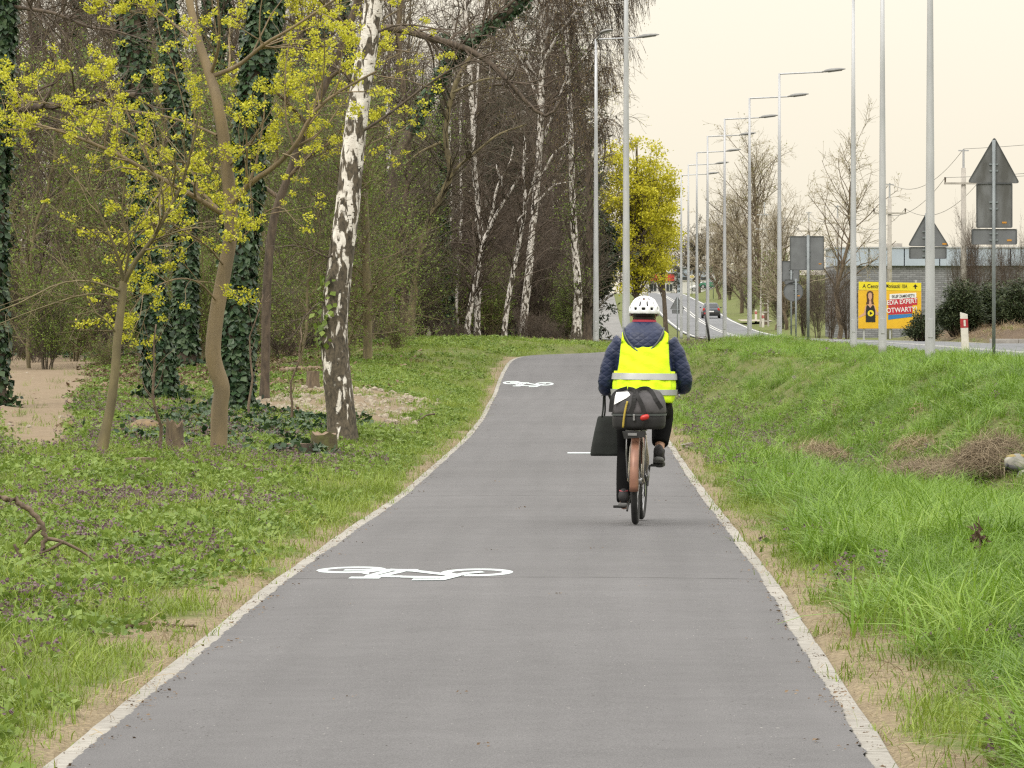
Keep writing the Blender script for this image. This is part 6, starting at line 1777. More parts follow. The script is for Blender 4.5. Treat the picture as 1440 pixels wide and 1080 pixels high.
# helmet with vents, hair below it
hc = HEAD + np.array([0.0, -.015, .02])
bmh = bmesh.new()
nu, nv = 60, 20
vv = {}
for i in range(nv + 1):
    ph = (i / nv) * math.pi * .56
    for j in range(nu):
        th = j * 2 * math.pi / nu
        x, y, z = math.sin(ph) * math.cos(th), math.sin(ph) * math.sin(th), math.cos(ph)
        rx, ry, rz = .120, .148, .122
        ridge = 1 + .035 * math.cos(th * 10) * math.sin(ph) - .03 * (math.sin(ph) ** 4) * (1 if y < 0 else .4) * (abs(x) < .25)
        vv[i, j] = bmh.verts.new((hc[0] + x * rx * ridge, hc[1] + y * ry * ridge, hc[2] + z * rz * ridge - (.02 if z < .1 and y > 0 else 0)))
for i in range(nv):
    for j in range(nu):
        # elongated openings between the ribs
        k = (j + 3) % 6
        if i in (9, 10, 11, 12, 13) and k in (2, 3) and not (i == 9 and k == 2): continue
        if i in (4, 5, 6, 7) and k in (5, 0) and not (i == 4 and k == 0): continue
        if i in (15, 16) and k in (5, 0): continue
        bmh.faces.new((vv[i, j], vv[i + 1, j], vv[i + 1, (j + 1) % nu], vv[i, (j + 1) % nu]))
bmesh.ops.remove_doubles(bmh, verts=bmh.verts, dist=.0005)
hme = bpy.data.meshes.new('helmet'); bmh.normal_update(); bmh.to_mesh(hme); bmh.free()
for p_ in hme.polygons: p_.use_smooth = True
hel = link('helmet', hme, rider, M_HELM)
so = hel.modifiers.new('thick', 'SOLIDIFY'); so.thickness = .02; so.offset = -1
sb = hel.modifiers.new('round', 'SUBSURF'); sb.levels = 1; sb.render_levels = 1
Geo().loft([ellipse_ring(hc + [0, 0, z], r_, r_ * 1.25, m=24) for z, r_ in ((-.045, .088), (-.01, .092), (.04, .09), (.075, .07), (.092, .03))]).build('helmet_liner', M_BLK, hel, smooth=True)
Geo().loft([ellipse_ring(HEAD + [0, -.014 + oy, z], r_, r_ * 1.12, m=24) for z, r_, oy in ((-.085, .055, -.02), (-.06, .078, -.012), (-.02, .084, -.005), (.03, .084, 0))]).build('hair', M_HAIRR, rider, smooth=True)
for sx in (-1, 1): Geo().tube([hc + [sx * .095, .03, -.03], HEAD + [sx * .075, .04, -.07], HEAD + [sx * .03, .07, -.115]], .005, 6).build('chin_strap', M_BLK, hel, smooth=True)

# ------------------------------------------------------------------ bags
M_BAGG = plain('grey_bag_fabric', (.085, .08, .085), (.045, .043, .045), 9, .8, bump=.4, bump_scale=9)
M_BAGK = plain('black_bag_fabric', (.018, .017, .018), (.010, .010, .010), 10, .75, bump=.35, bump_scale=8)
M_TOTE = plain('dark_green_black_fabric', (.016, .020, .018), (.009, .011, .010), 6, .8, bump=.3, bump_scale=7)
M_STRAPY = plain('yellow_cord', (.45, .33, .05), (.38, .28, .04), 20, .7)
bag = thing('travel_bag', 'grey and black holdall strapped on the rear rack behind the cyclist', 'bag', (BX, BY, BZ + .745), BYAW)
def soft_box(rings, m=32, power=3.4):
    return Geo().loft([ellipse_ring((cx_, cy_, z), rx, ry, m=m, power=power) for z, cx_, cy_, rx, ry in rings])
remesh(soft_box([(.005, .03, -.06, .185, .17), (.02, .03, -.06, .205, .19), (.08, .032, -.06, .21, .195), (.118, .032, -.06, .208, .19)]).build('lower_compartment', M_BAGK, bag, smooth=True), .012, 3)
remesh(soft_box([(.122, .032, -.06, .212, .196), (.15, .032, -.06, .214, .20), (.22, .032, -.06, .205, .19), (.265, .035, -.06, .185, .165), (.30, .045, -.06, .15, .12), (.318, .05, -.06, .10, .07), (.322, .05, -.06, .03, .03)]).build('main_compartment', M_BAGG, bag, smooth=True), .012, 4)
Geo().loft([ellipse_ring((.032, -.06, z), r_, r2_, m=40, power=3.4) for z, r_, r2_ in ((.112, .214, .2), (.128, .216, .203))], caps=False).build('zip_band', M_GREYT, bag, smooth=True)
def strap(name, pts, w, mat, par):
    p = resample(np.array(pts, float), 20); tn = norm(np.gradient(p, axis=0)); sd_ = norm(np.cross(tn, np.array([0, 1., 0.15])))
    nn = np.cross(tn, sd_)
    rings = [np.array([c + s_ * w + n_ * .003, c - s_ * w + n_ * .003, c - s_ * w - n_ * .003, c + s_ * w - n_ * .003]) for c, s_, n_ in zip(p, sd_, nn)]
    return Geo().loft(rings).build(name, mat, par, smooth=False)
strap('handle', [(-.03, -.262, .13), (-.005, -.262, .20), (0.0, -.25, .26), (.03, -.20, .312), (.09, -.17, .325), (.13, -.19, .305), (.17, -.235, .24), (.215, -.23, .17)], .016, M_BAGK, bag)
strap('handle', [(.08, -.262, .13), (.06, -.262, .20), (.03, -.25, .26), (0, -.2, .31), (-.05, -.16, .322)], .016, M_BAGK, bag)
strap('side_strap', [(-.185, -.2, .14), (-.17, -.2, .25), (-.13, -.15, .30), (-.06, -.1, .325)], .016, M_BAGK, bag)
o = Geo().add(np.array([(-.155, -.243, .20), (-.06, -.237, .25), (-.03, -.215, .275), (-.05, -.185, .30), (-.14, -.19, .295), (-.15, -.22, .26)]), None, [(0, 1, 5), (1, 2, 5), (2, 3, 5), (3, 4, 5)]).build('white_patch', M_WPR, bag)
so = o.modifiers.new('thick', 'SOLIDIFY'); so.thickness = .004
Geo().tube(resample(np.array([(-.085, -.265, .02), (-.078, -.272, .09), (-.065, -.268, .17), (-.05, -.262, .225)]), 12), .008, 8).build('yellow_cord', M_STRAPY, bag, smooth=True)
Geo().box((.0, -.268, .10), (.016, .008, .05)).build('zip_pull', M_STEEL, bag, bevel=.002)
tote = thing('tote_bag', 'black cloth tote bag hanging from the left handlebar of the bicycle', 'bag', (BX - .21, BY + .62, BZ + .52), BYAW)
rings = [(0, -.005, .0, .135, .05), (.01, -.005, 0, .142, .06), (.10, 0, 0, .132, .065), (.20, .006, 0, .118, .055), (.29, .012, 0, .103, .035), (.318, .014, 0, .10, .02)]
remesh(soft_box(rings, 32, 3.2).build('sack', M_TOTE, tote, smooth=True), .010, 3)
for yy, x0, x1, xt in ((-.02, -.055, .06, -.055), (.02, -.04, .075, -.05)):
    Geo().tube(resample(np.array([(x0, yy, .29), (x0 + .012, yy, .36), (xt + .03, yy * .3, .53), (x1 - .01, yy, .36), (x1, yy, .29)]), 20), .007, 8).build('handle', M_TOTE, tote, smooth=True)

# ------------------------------------------------------------------ ground plants: tufts built once, scattered as uncountable cover
def blades(rg, n, rad, h0, h1, w, bend, seg=3, flat=0.0):
    a = rg.random(n) * 6.28; r = rad * np.sqrt(rg.random(n))
    p0 = np.column_stack([np.cos(a) * r, np.sin(a) * r, np.full(n, -.01)])
    az = rg.random(n) * 6.28; h = h0 + (h1 - h0) * rg.random(n); b = bend * (.3 + rg.random(n))
    dirv = np.column_stack([np.cos(az), np.sin(az), np.zeros(n)]); side = np.column_stack([-np.sin(az), np.cos(az), np.zeros(n)])
    fa = rg.random(n) * 6.28; side = side * np.cos(fa)[:, None] * .6 + side * .4
    wd = w * (.6 + .8 * rg.random(n))
    rows = []
    for t, ww in ((0, .8), (.4, 1.0), (.75, .7), (1.0, 0.06)):
        c = p0 + np.array([0, 0, 1.]) * (h * (t - .42 * b * t * t))[:, None] + dirv * (h * b * t * t * .9)[:, None]
        rows.append(np.stack([c + side * (wd * ww * .5)[:, None], c - side * (wd * ww * .5)[:, None]], 1))
    V = np.stack(rows, 1)            # n,4,2,3
    base = (np.arange(n) * 8)[:, None]; q = []
    for i in range(3):
        q.append(np.concatenate([base + 2 * i, base + 2 * i + 1, base + 2 * i + 3, base + 2 * i + 2], 1))
    return V.reshape(-1, 3), np.concatenate(q, 0)

def proto_obj(name, VQ, mats):
    """an unlinked mesh object, used only as the shape of the scattered tufts"""
    g = Geo(); counts = []
    for V, q in VQ: g.add(V, q); counts.append(len(q))
    me = g.mesh(name, False)
    for m in mats: me.materials.append(m)
    if len(VQ) > 1:
        mi = np.concatenate([np.full(c, i) for i, c in enumerate(counts)]).astype(np.int32)
        me.polygons.foreach_set('material_index', mi)
    return bpy.data.objects.new(name, me)

def cover(name, label, cat, pts, rz, tilt, scl, tint, protos):
    n = len(pts)
    if n == 0: return
    me = bpy.data.meshes.new(name); me.vertices.add(n); me.vertices.foreach_set('co', np.asarray(pts, np.float32).ravel())
    rot = np.column_stack([tilt[:, 0], tilt[:, 1], rz]).astype(np.float32)
    a = me.attributes.new('rot', 'FLOAT_VECTOR', 'POINT'); a.data.foreach_set('vector', rot.ravel())
    a = me.attributes.new('scl', 'FLOAT', 'POINT'); a.data.foreach_set('value', np.asarray(scl, np.float32))
    a = me.attributes.new('tint', 'FLOAT', 'POINT'); a.data.foreach_set('value', np.asarray(tint, np.float32))
    a = me.attributes.new('var', 'INT', 'POINT'); a.data.foreach_set('value', rng.integers(0, len(protos), n).astype(np.int32))
    o = link(name, me); tag(o, label, cat, kind='stuff')
    ng = bpy.data.node_groups.new(name + '_scatter', 'GeometryNodeTree')
    ng.interface.new_socket('Geometry', in_out='INPUT', socket_type='NodeSocketGeometry')
    ng.interface.new_socket('Geometry', in_out='OUTPUT', socket_type='NodeSocketGeometry')
    N, L = ng.nodes, ng.links
    gi, go = N.new('NodeGroupInput'), N.new('NodeGroupOutput')
    def attr(nm, ty):
        x = N.new('GeometryNodeInputNamedAttribute'); x.data_type = ty; x.inputs['Name'].default_value = nm
        return [s for s in x.outputs if s.enabled and s.name == 'Attribute'][0]
    ar, asx, av = attr('rot', 'FLOAT_VECTOR'), attr('scl', 'FLOAT'), attr('var', 'INT')
    e2r = N.new('FunctionNodeEulerToRotation'); L.new(ar, e2r.inputs[0])
    jn = N.new('GeometryNodeJoinGeometry')
    for i, p in enumerate(protos):
        cmp_ = N.new('FunctionNodeCompare'); cmp_.data_type = 'INT'; cmp_.operation = 'EQUAL'
        ins = [s for s in cmp_.inputs if s.enabled]
        L.new(av, ins[0]); ins[1].default_value = i
        oi = N.new('GeometryNodeObjectInfo'); oi.inputs['Object'].default_value = p; oi.inputs['As Instance'].default_value = True
        ip = N.new('GeometryNodeInstanceOnPoints')
        L.new(gi.outputs[0], ip.inputs['Points']); L.new(cmp_.outputs[0], ip.inputs['Selection']); L.new(oi.outputs['Geometry'], ip.inputs['Instance'])
        L.new(e2r.outputs[0], ip.inputs['Rotation']); L.new(asx, ip.inputs['Scale'])
        L.new(ip.outputs[0], jn.inputs[0])
    L.new(jn.outputs[0], go.inputs[0])
    md = o.modifiers.new('scatter', 'NODES'); md.node_group = ng
    return o

def sample(rho, d0=13.0, d1=190.0, margin=1.6, xlo=-80, xhi=1500):
    """points on the ground, density rho(d) per square metre"""
    ds = np.linspace(d0, d1, 400); w = (xhi - xlo) * ds / F + 2 * margin
    dens = rho(ds) * w; cum = np.concatenate([[0], np.cumsum((dens[1:] + dens[:-1]) / 2 * np.diff(ds))])
    n = int(cum[-1]); u = np.sort(rng.random(n)) * cum[-1]
    y = np.interp(u, cum, ds)
    x = (xlo - VX) * y / F - margin + rng.random(n) * ((xhi - xlo) * y / F + 2 * margin)
    return x, y
def finish(x, y, keep, s0, s1, tint, tilt=.15, grow_far=0.0):
    x, y, tint = x[keep], y[keep], tint[keep]
    n = len(x)
    z = GZ(x, y)
    return (np.column_stack([x, y, z - .005]), rng.random(n) * 6.28, rng.normal(size=(n, 2)) * tilt, (s0 + (s1 - s0) * rng.random(n)) * (1 + grow_far * np.clip((y - 30) / 130, 0, 1)), tint)

M_GRASS = leaf_mat('grass_blades', [(0.0732, 0.1156, 0.0142), (0.1416, 0.2065, 0.0236), (0.2124, 0.2891, 0.0401), (0.3068, 0.354, 0.0708)], .3, .5, True)
M_GRASS2 = leaf_mat('lush_grass_blades', [(0.0649, 0.1239, 0.0142), (0.118, 0.2183, 0.0212), (0.1888, 0.3127, 0.0354), (0.2714, 0.3776, 0.0708)], .3, .45, True)
M_STRAW = leaf_mat('straw_blades', [(.12, .085, .05), (.24, .175, .10), (.38, .30, .18), (.45, .38, .25)], .2, .7, True)
M_WEED = leaf_mat('weed_leaves', [(0.0649, 0.118, 0.0212), (0.1239, 0.1947, 0.033), (0.1947, 0.2773, 0.0531), (0.2596, 0.3304, 0.0944)], .3, .5, True)
M_NETTLE = leaf_mat('deadnettle_tops', [(.105, .07, .075), (.155, .10, .115), (.21, .135, .165), (.17, .16, .085)], .25, .6, True)
M_LITTER = leaf_mat('dead_leaves', [(.06, .04, .025), (.13, .085, .05), (.22, .155, .10), (.30, .24, .17)], .15, .8, True)
M_IVYG = leaf_mat('ground_ivy_leaves', [(.014, .032, .014), (.028, .06, .022), (.05, .09, .035), (.09, .13, .06)], .12, .4, True)

r = np.random.default_rng(700)
P_SHORT = [proto_obj('short_tuft', [blades(r, 26, .11, .03, .10, .0055, .9)], [M_GRASS]) for _ in range(4)]
P_MED = [proto_obj('medium_tuft', [blades(r, 30, .12, .08, .20, .0065, 1.0)], [M_GRASS]) for _ in range(4)]
P_TALL = [proto_obj('tall_tuft', [blades(r, 46, .12, .14, .36, .0085, 1.25)], [M_GRASS2]) for _ in range(5)]
P_STRAW = [proto_obj('straw_tuft', [blades(r, 22, .12, .05, .22, .005, 1.7)], [M_STRAW]) for _ in range(3)]
P_DRY = [proto_obj('dry_mat', [blades(r, 22, .12, .02, .09, .004, 2.2)], [M_STRAW]) for _ in range(3)]
def weed(r, n, rad, h, sz):
    a = r.random(n) * 6.28; rr = rad * np.sqrt(r.random(n))
    p = np.column_stack([np.cos(a) * rr, np.sin(a) * rr, h * (.15 + .85 * r.random(n)) * (1 - .4 * (rr / rad))])
    out = np.column_stack([np.cos(a), np.sin(a), r.normal(size=n) * .35])
    return kites(p, rand_dirs(r, n, 1.5), out, sz * (.6 + .8 * r.random(n)), .72, .06)
P_WEED = [proto_obj('weed', [weed(r, 34, .12, .10, .045)], [M_WEED]) for _ in range(4)]
def dead_nettle(r):
    k = 6; xy = r.normal(size=(k, 2)) * .09; hh = .06 + .09 * r.random(k)
    top, lf = [], []
    for (x, y), h in zip(xy, hh):
        n = 7; a = r.random(n) * 6.28
        p = np.column_stack([x + .006 * np.cos(a), y + .006 * np.sin(a), h - .035 * r.random(n)])
        top.append(kites(p, rand_dirs(r, n, 1.0), np.column_stack([np.cos(a), np.sin(a), np.full(n, -.2)]), .019 * (.7 + .6 * r.random(n)), .8))
        n = 6; a = r.random(n) * 6.28
        p = np.column_stack([np.full(n, x), np.full(n, y), h * .6 * r.random(n)])
        lf.append(kites(p, rand_dirs(r, n, 1.5), np.column_stack([np.cos(a), np.sin(a), np.full(n, .1)]), .034 * (.7 + .6 * r.random(n)), .75))
    def cat(L_):
        V = np.vstack([v for v, q in L_]); return V, np.arange(len(V)).reshape(-1, 4)
    return [cat(top), cat(lf)]
P_NET = [proto_obj('dead_nettle', dead_nettle(r), [M_NETTLE, M_WEED]) for _ in range(4)]
def litter_(r, n, rad, sz):
    p = np.column_stack([r.normal(size=(n, 2)) * rad, .004 + .03 * r.random(n)])
    return kites(p, rand_dirs(r, n, 2.0), rand_dirs(r, n), sz * (.5 + r.random(n)), .65, .12)
P_LIT = [proto_obj('leaf_litter', [litter_(r, 26, .16, .07)], [M_LITTER]) for _ in range(3)]
P_IVYG = [proto_obj('ground_ivy', [weed(r, 40, .16, .13, .075)], [M_IVYG]) for _ in range(3)]

def rho(a, p=1.0): return lambda d: a * np.minimum(1, (26 / d)) ** p
def masks(x, y):
    dl = path_dist(x, y) - HW
    on = dl > .10
    road = ((x > roadx(y) + 6.45) & (x < roadx(y) + 13.2)) | ((x > 8) & (y > 149) & (y < 171.6))
    return dl, on & ~road, x < PCX(y)
# where deadnettle stands thick, where the tall grass stands
def net_mask(x, y):
    n = vnoise(x, y, .55, 21) * .6 + vnoise(x, y, 1.9, 22) * .4
    return n
def lush(x, y):
    n = (vnoise(x, y, .8, 31) - .5)
    return ss(.42, .95, x - PCX(y) - HW + n * .7)
def ditchline(x, y):
    t = TOE(y) + .4 * (vnoise(x, y, .5, 33) - .5)
    return np.exp(-((x - t) / .75) ** 2) * ss(42, 52, y)

x, y = sample(rho(75))
dl, ok, left = masks(x, y)
sand, wood, edge = M_sand(x, y), np.clip(M_wood(x, y), 0, 1), M_edge(x, y)
mul_ = M_mulch(x, y)
pz = vnoise(x, y, .7, 41); pz2 = vnoise(x, y, 2.6, 42)
u = rng.random(len(x))
clear = ss(-4.6, -6.6, x) * ss(70, 84, y)     # clearing under the trees, grass sparser and darker in tint
keep = ok & (u < (1 - .93 * sand) * (1 - .85 * wood) * (1 - .80 * edge) * (1 - .95 * mul_) * (1 - .45 * clear)) & ~((~left) & (lush(x, y) > .6) & (y < 150) & (u > .35))
tint = np.clip(.05 + .42 * pz + .25 * (pz2 - .5) + .10 * (left) - .12 * clear, 0, 1)
med = keep & (rng.random(len(x)) < np.where(left, .42, .35) * (1 - edge))
cover('short_grass', 'short spring grass on the verges and the clearing', 'grass', *finish(x, y, keep & ~med, .8, 1.3, tint, .15, .7), P_SHORT)
cover('meadow_grass', 'knee-low green grass on verges and bank', 'grass', *finish(x, y, med, .7, 1.15, tint, .15, .35), P_MED)
# lush tall grass right of the path and on the road bank
x, y = sample(rho(60))
dl, ok, left = masks(x, y)
n1, n2 = vnoise(x, y, 1.1, 51), vnoise(x, y, .45, 52)
blob = ss(1.6, .7, np.hypot((x - 1.9) / .85, (y - 74) / 17) + (n2 - .5) * .5)
brown_ = ss(.42, .58, vnoise(x, y, .33, 91)) * ss(85, 105, y)
blob = np.maximum(blob, ss(1.25, .6, np.hypot((x - 4.1) / 1.5, (y - 61) / 9) + (n1 - .5) * .6))
L_ = lush(x, y) * (1 - .8 * blob) * (1 - .75 * brown_) * (1 - .75 * np.clip(ditchline(x, y), 0, 1)) * (1 - M_mulch(x, y)) * (1 - ss(165, 176, y) * .8)
bare_ = ss(.52, .30, n1) * .7
keep = ok & ~left & (rng.random(len(x)) < L_ * (1 - bare_)) & (dl > .40)
tint = np.clip(.0 + .62 * vnoise(x, y, 2.3, 93) + .3 * (n2 - .5) + .15 * (n1 - .5), 0, 1)
hgt = .80 + .65 * n2 - .35 * ss(70, 110, y)
f = finish(x, y, keep, .75, 1.2, tint, .2, .1)
f = (f[0], f[1], f[2], f[3] * hgt[keep], f[4])
cover('tall_grass', 'tall lush arching grass on the right verge and bank', 'grass', *f, P_TALL)
# broad-leaved weeds, thick on the left verge
x, y = sample(rho(55))
dl, ok, left = masks(x, y)
n1 = vnoise(x, y, .8, 61)
w_ = np.where(left, ss(.30, .55, n1) * .85 * ss(.2, .7, dl), ss(.55, .72, n1) * .35 * ss(.4, 1.2, dl))
clear = ss(-4.6, -6.6, x) * ss(70, 84, y)
keep = ok & (rng.random(len(x)) < w_ * (1 - M_sand(x, y)) * (1 - .6 * np.clip(M_wood(x, y), 0, 1)) * (1 - .7 * M_edge(x, y)) * (1 - M_mulch(x, y)))
tint = np.clip(.1 + .5 * vnoise(x, y, 1.7, 62) - .1 * clear, 0, 1)
cover('leafy_weeds', 'low broad-leaved green weeds among the grass', 'weeds', *finish(x, y, keep, .6, 1.25, tint, .15, .4), P_WEED)
# purple dead-nettle
x, y = sample(rho(60))
dl, ok, left = masks(x, y)
nm = net_mask(x, y)
zone = np.where(left, ss(.45, 1.1, dl) * ss(.40, .62, nm) * ss(105, 85, y), np.clip(ditchline(x, y), 0, 1) * ss(.38, .58, nm) * .9 + ss(.7, .75, nm) * .3)
zone = zone + (~left) * (ss(2.2, .6, np.hypot((x - 1.9) / .7, (y - 75) / 18)) * ss(.3, .6, nm)) * .8
keep = ok & (rng.random(len(x)) < zone * np.where(left, .30, .45)) & (M_sand(x, y) < .3) & (M_wood(x, y) < .4) & (dl > .4)
cover('purple_deadnettle', 'purple flowering dead-nettle scattered through the verge', 'wildflowers', *finish(x, y, keep, .7, 1.35, np.clip(rng.random(len(x)) * .7, 0, 1), .12, .3), P_NET)
# dry grass: thin strip by the kerbs, matted along the ditch
x, y = sample(rho(60))
dl, ok, left = masks(x, y)
z_ = .75 * M_edge(x, y) + .10 + np.where(left, 0, .75 * np.clip(ditchline(x, y), 0, 1) * ss(.3, .6, vnoise(x, y, .6, 71))) + .6 * M_mulch(x, y) + np.where(left, .12 * ss(.5, .7, vnoise(x, y, .5, 92)), .95 * ss(.42, .58, vnoise(x, y, .33, 91)) * ss(85, 105, y) + .9 * ss(1.25, .6, np.hypot((x - 4.1) / 1.5, (y - 61) / 9)))
keep = ok & (rng.random(len(x)) < z_ * .8 * (1 - M_sand(x, y))) & (M_wood(x, y) < .6)
cover('dry_grass', 'matted dry straw beside the kerbs and along the ditch', 'dry grass', *finish(x, y, keep, .6, 1.2, rng.random(len(x)) * .7, .3, .5), P_DRY)
# planted bank across the side road
n_ = 2600
x = 13.8 + 22 * rng.random(n_) ** 1.3; y = 172.2 + 34 * rng.random(n_)
cover('mulch_scrub', 'brown dead stalks on the planted bank across the side road', 'dry scrub', *finish(x, y, np.ones(n_, bool), 1.2, 2.6, rng.random(n_) * .35, .3), P_DRY + P_STRAW)
# crumbs, grit and dead leaf scraps gathered along the path's edges
def crumb(r_):
    n = 5; p = np.column_stack([r_.normal(size=(n, 2)) * .03, .002 + .004 * r_.random(n)])
    return kites(p, rand_dirs(r_, n, 3.0), rand_dirs(r_, n), .011 * (.4 + r_.random(n)), .7, .1)
P_CRUMB = [proto_obj('crumbs', [crumb(r)], [M_LITTER]) for _ in range(5)]
n_ = 900
y = 14 + 100 * rng.random(n_) ** 1.5; sd_ = rng.choice([-1, 1], n_)
off = np.where(rng.random(n_) < .93, HW + .06 - np.abs(rng.normal(size=n_)) * .07, HW * rng.random(n_))
x = PCX(y) + sd_ * off
zz = PATHZ(y) + .006 + .012 * np.maximum(0, 1 - (off / HW) ** 2)
cover('path_grit', 'grit and dead leaf scraps along the edges of the path', 'grit', np.column_stack([x, y, zz]), rng.random(n_) * 6.28, np.zeros((n_, 2)), .5 + 1.1 * rng.random(n_), rng.random(n_) * .55, P_CRUMB)
# leaf litter under the trees
x, y = sample(lambda d: 4.5 + 0 * d, 60, 240, 1.0, -60, 900)
dl, ok, left = masks(x, y)
keep = ok & left & (rng.random(len(x)) < np.clip(M_wood(x, y) + .25 * ss(-4, -6, x), 0, 1) * (M_sand(x, y) < .3))
cover('leaf_litter', 'brown dead leaves on the floor of the wood', 'dead leaves', *finish(x, y, keep, .8, 1.6, rng.random(len(x)) * .65, .1), P_LIT)
# rubble on the sandy patch
def pebble(r):
    bmp = bmesh.new(); bmesh.ops.create_icosphere(bmp, subdivisions=1, radius=1.0)
    V = np.array([np.array(v.co) * (.7 + .5 * r.random(3)) for v in bmp.verts]) * .05; t = np.array([[v.index for v in f.verts] for f in bmp.faces]); bmp.free()
    return np_mesh('pebble', V, None, t, False)
P_PEB = []
M_PEB = plain('pale_rubble', (.36, .31, .24), (.22, .185, .14), 20, .9)
for _ in range(3):
    me_ = pebble(r); me_.materials.append(M_PEB); P_PEB.append(bpy.data.objects.new('pebble', me_))
x, y = sample(lambda d: 9.0 + 0 * d, 66, 150, 0, 0, 720)
keep = (M_sand(x, y) > .35) & (rng.random(len(x)) < np.where(x > -7, .9, .02))
cover('sand_rubble', 'pale stones and clods strewn over the sandy patch', 'rubble', *finish(x, y, keep, .3, 1.6, rng.random(len(x)), .4), P_PEB)
# ivy creeping over the clearing round the maples, and at the back of the wood
cen = [gp(330, 612), gp(400, 600), gp(250, 600), gp(425, 640), gp(290, 585), gp(460, 600)]
pts = []
for c, k, rx, ry in zip(cen, (85, 75, 40, 30, 55, 30), (.9, .8, .7, .3, .8, .4), (7, 6, 5, 1.2, 6, 3)):
    pts.append(np.column_stack([c[0] + rng.normal(size=k) * rx * .6, c[1] + rng.normal(size=k) * ry * .5]))
xb, yb = sample(lambda d: 2.2 + 0 * d, 150, 215, 1, -60, 180)
pts.append(np.column_stack([xb, yb])[vnoise(xb, yb, .3, 81) > .52])
pts = np.vstack(pts); x, y = pts[:, 0], pts[:, 1]
cover('ground_ivy', 'dark ivy creeping over the ground under the trees', 'ivy', *finish(x, y, masks(x, y)[1], .7, 1.3, rng.random(len(x)) * .6, .15), P_IVYG)

# ------------------------------------------------------------------ single things on the ground
M_CUT = plain('cut_wood', (.23, .165, .105), (.15, .105, .07), 20, .85)
M_STICK = plain('dead_stick', (.17, .125, .085), (.10, .072, .05), 20, .9, bump=.4)
M_MOSS = plain('mossy_bark', (.10, .10, .035), (.075, .055, .035), 9, .95, bump=.6)
def stump(px_, py_, r0, h, label, mat=M_BARK, ivy_n=0, jag=.0):
    b = gp(px_, py_); root = thing('tree_stump', label, 'stump', b)
    rgx = np.random.default_rng(int(px_))
    rings = []
    for t, k in ((0, 1.35), (.12, 1.12), (.5, 1.0), (1.0, .95)):
        a = np.arange(16) * 2 * np.pi / 16; rr = r0 * k * (1 + .07 * np.sin(a * 3 + px_) + .04 * rgx.normal(size=16))
        zz = h * t + (jag * h * rgx.random(16) if t == 1.0 else 0) - (.05 if t == 0 else 0)
        rings.append(np.column_stack([np.cos(a) * rr, np.sin(a) * rr, np.full(16, 0) + zz]))
    Geo().loft(rings, caps=False).build('bark', mat, root, smooth=True)
    top = rings[-1]; V = np.vstack([top * [.99, .99, 1] - [0, 0, .004], [[0, 0, h + .003]]]); t = [(i, (i + 1) % 16, 16) for i in range(16)]
    Geo().add(V, None, t).build('cut_face', M_CUT, root)
    if ivy_n:
        rg_ = np.random.default_rng(5); a = rg_.random(ivy_n) * 6.28; z = h * 1.05 * rg_.random(ivy_n)
        p = np.column_stack([np.cos(a) * r0 * (1.05 + .5 * rg_.random(ivy_n)), np.sin(a) * r0 * 1.1, z])
        V, q = kites(p, norm(np.column_stack([np.cos(a), np.sin(a), np.full(ivy_n, .6)]) + .4 * rg_.normal(size=(ivy_n, 3))), rand_dirs(rg_, ivy_n, -1), .085 * (.6 + .8 * rg_.random(ivy_n)), .9)
        o = Geo().add(V, q).build('ivy_leaves', M_IVY, root); o['kind'] = 'stuff'
    return root
stump(440, 545, .13, .34, 'cut brown tree stump on the sandy patch behind the big birch', M_BARK)
stump(457, 641, .17, .24, 'mossy brown stump at the foot of the big birch', M_MOSS, 0, .3)
stump(415, 648, .2, .2, 'low stump smothered in dark ivy left of the big birch', M_BARKD, 170)
stump(197, 657, .17, .1, 'low grey cut stump in the weeds right of the leaning sapling', M_BARK)
stump(245, 640, .1, .3, 'splintered broken stump between the sapling and the kinked maple', M_BARK, 0, .4)
b = gp(205, 606); mo = Geo()
rgm = np.random.default_rng(3)
mo.loft([ellipse_ring((rgm.normal() * .02, 0, z), w, w * .9, m=16) for z, w in ((-.05, .28), (.04, .26), (.10, .19), (.14, .11), (.155, .03))])
o = mo.build('earth_mound', plain('ochre_earth', (.22, .155, .085), (.14, .10, .06), 9, .95, bump=.8), None, smooth=True); o.location = b
tag(o, 'small ochre mound of earth between the leaning sapling and the kinked maple', 'mound')
b = gp(410, 530)
def stick(name, label, pl, r0, r1, mat=M_STICK, lift=None, d=None, cat='branch', side=()):
    pts = []
    for i, (px_, py_) in enumerate(pl):
        if lift and lift[i] is not None:
            dd = d; p = np.array([(px_ - VX) * dd / F, dd, CAM_H - (py_ - VY) * dd / F])
        else: p = gp(px_, py_) + [0, 0, r0]
        pts.append(p)
    base = pts[0]; root = thing(name, label, cat, base)
    c = resample(np.array(pts) - base, 26)
    c += np.random.default_rng(len(pl)).normal(size=c.shape) * r0 * .3
    Geo().tube(c, np.linspace(r0, r1, 26), 8).build('stem', mat, root, smooth=True)
    for pl2, ra, rb in side:
        dd = base[1] if d is None else d
        p2 = np.array([(np.array([(a - VX) * dd / F, dd, CAM_H - (b_ - VY) * dd / F])) for a, b_ in pl2]) - base
        Geo().tube(resample(p2, 12), np.linspace(ra, rb, 12), 6).build('side_twig', mat, root, smooth=True)
    return root
db = gp(62, 806)[1]
stick('arched_branch', 'dead brown branch arching out of the weeds at the left edge', [(-6, 699), (20, 704), (42, 718), (58, 738), (63, 757), (60, 772)], .02, .014, lift=[1] * 6, d=db, side=[([(62, 757), (82, 760), (105, 770), (122, 780), (136, 793)], .013, .006), ([(60, 740), (45, 752), (34, 765)], .014, .01), ([(90, 761), (72, 772), (55, 778)], .011, .007), ([(20, 765), (28, 785), (37, 806)], .010, .006)])
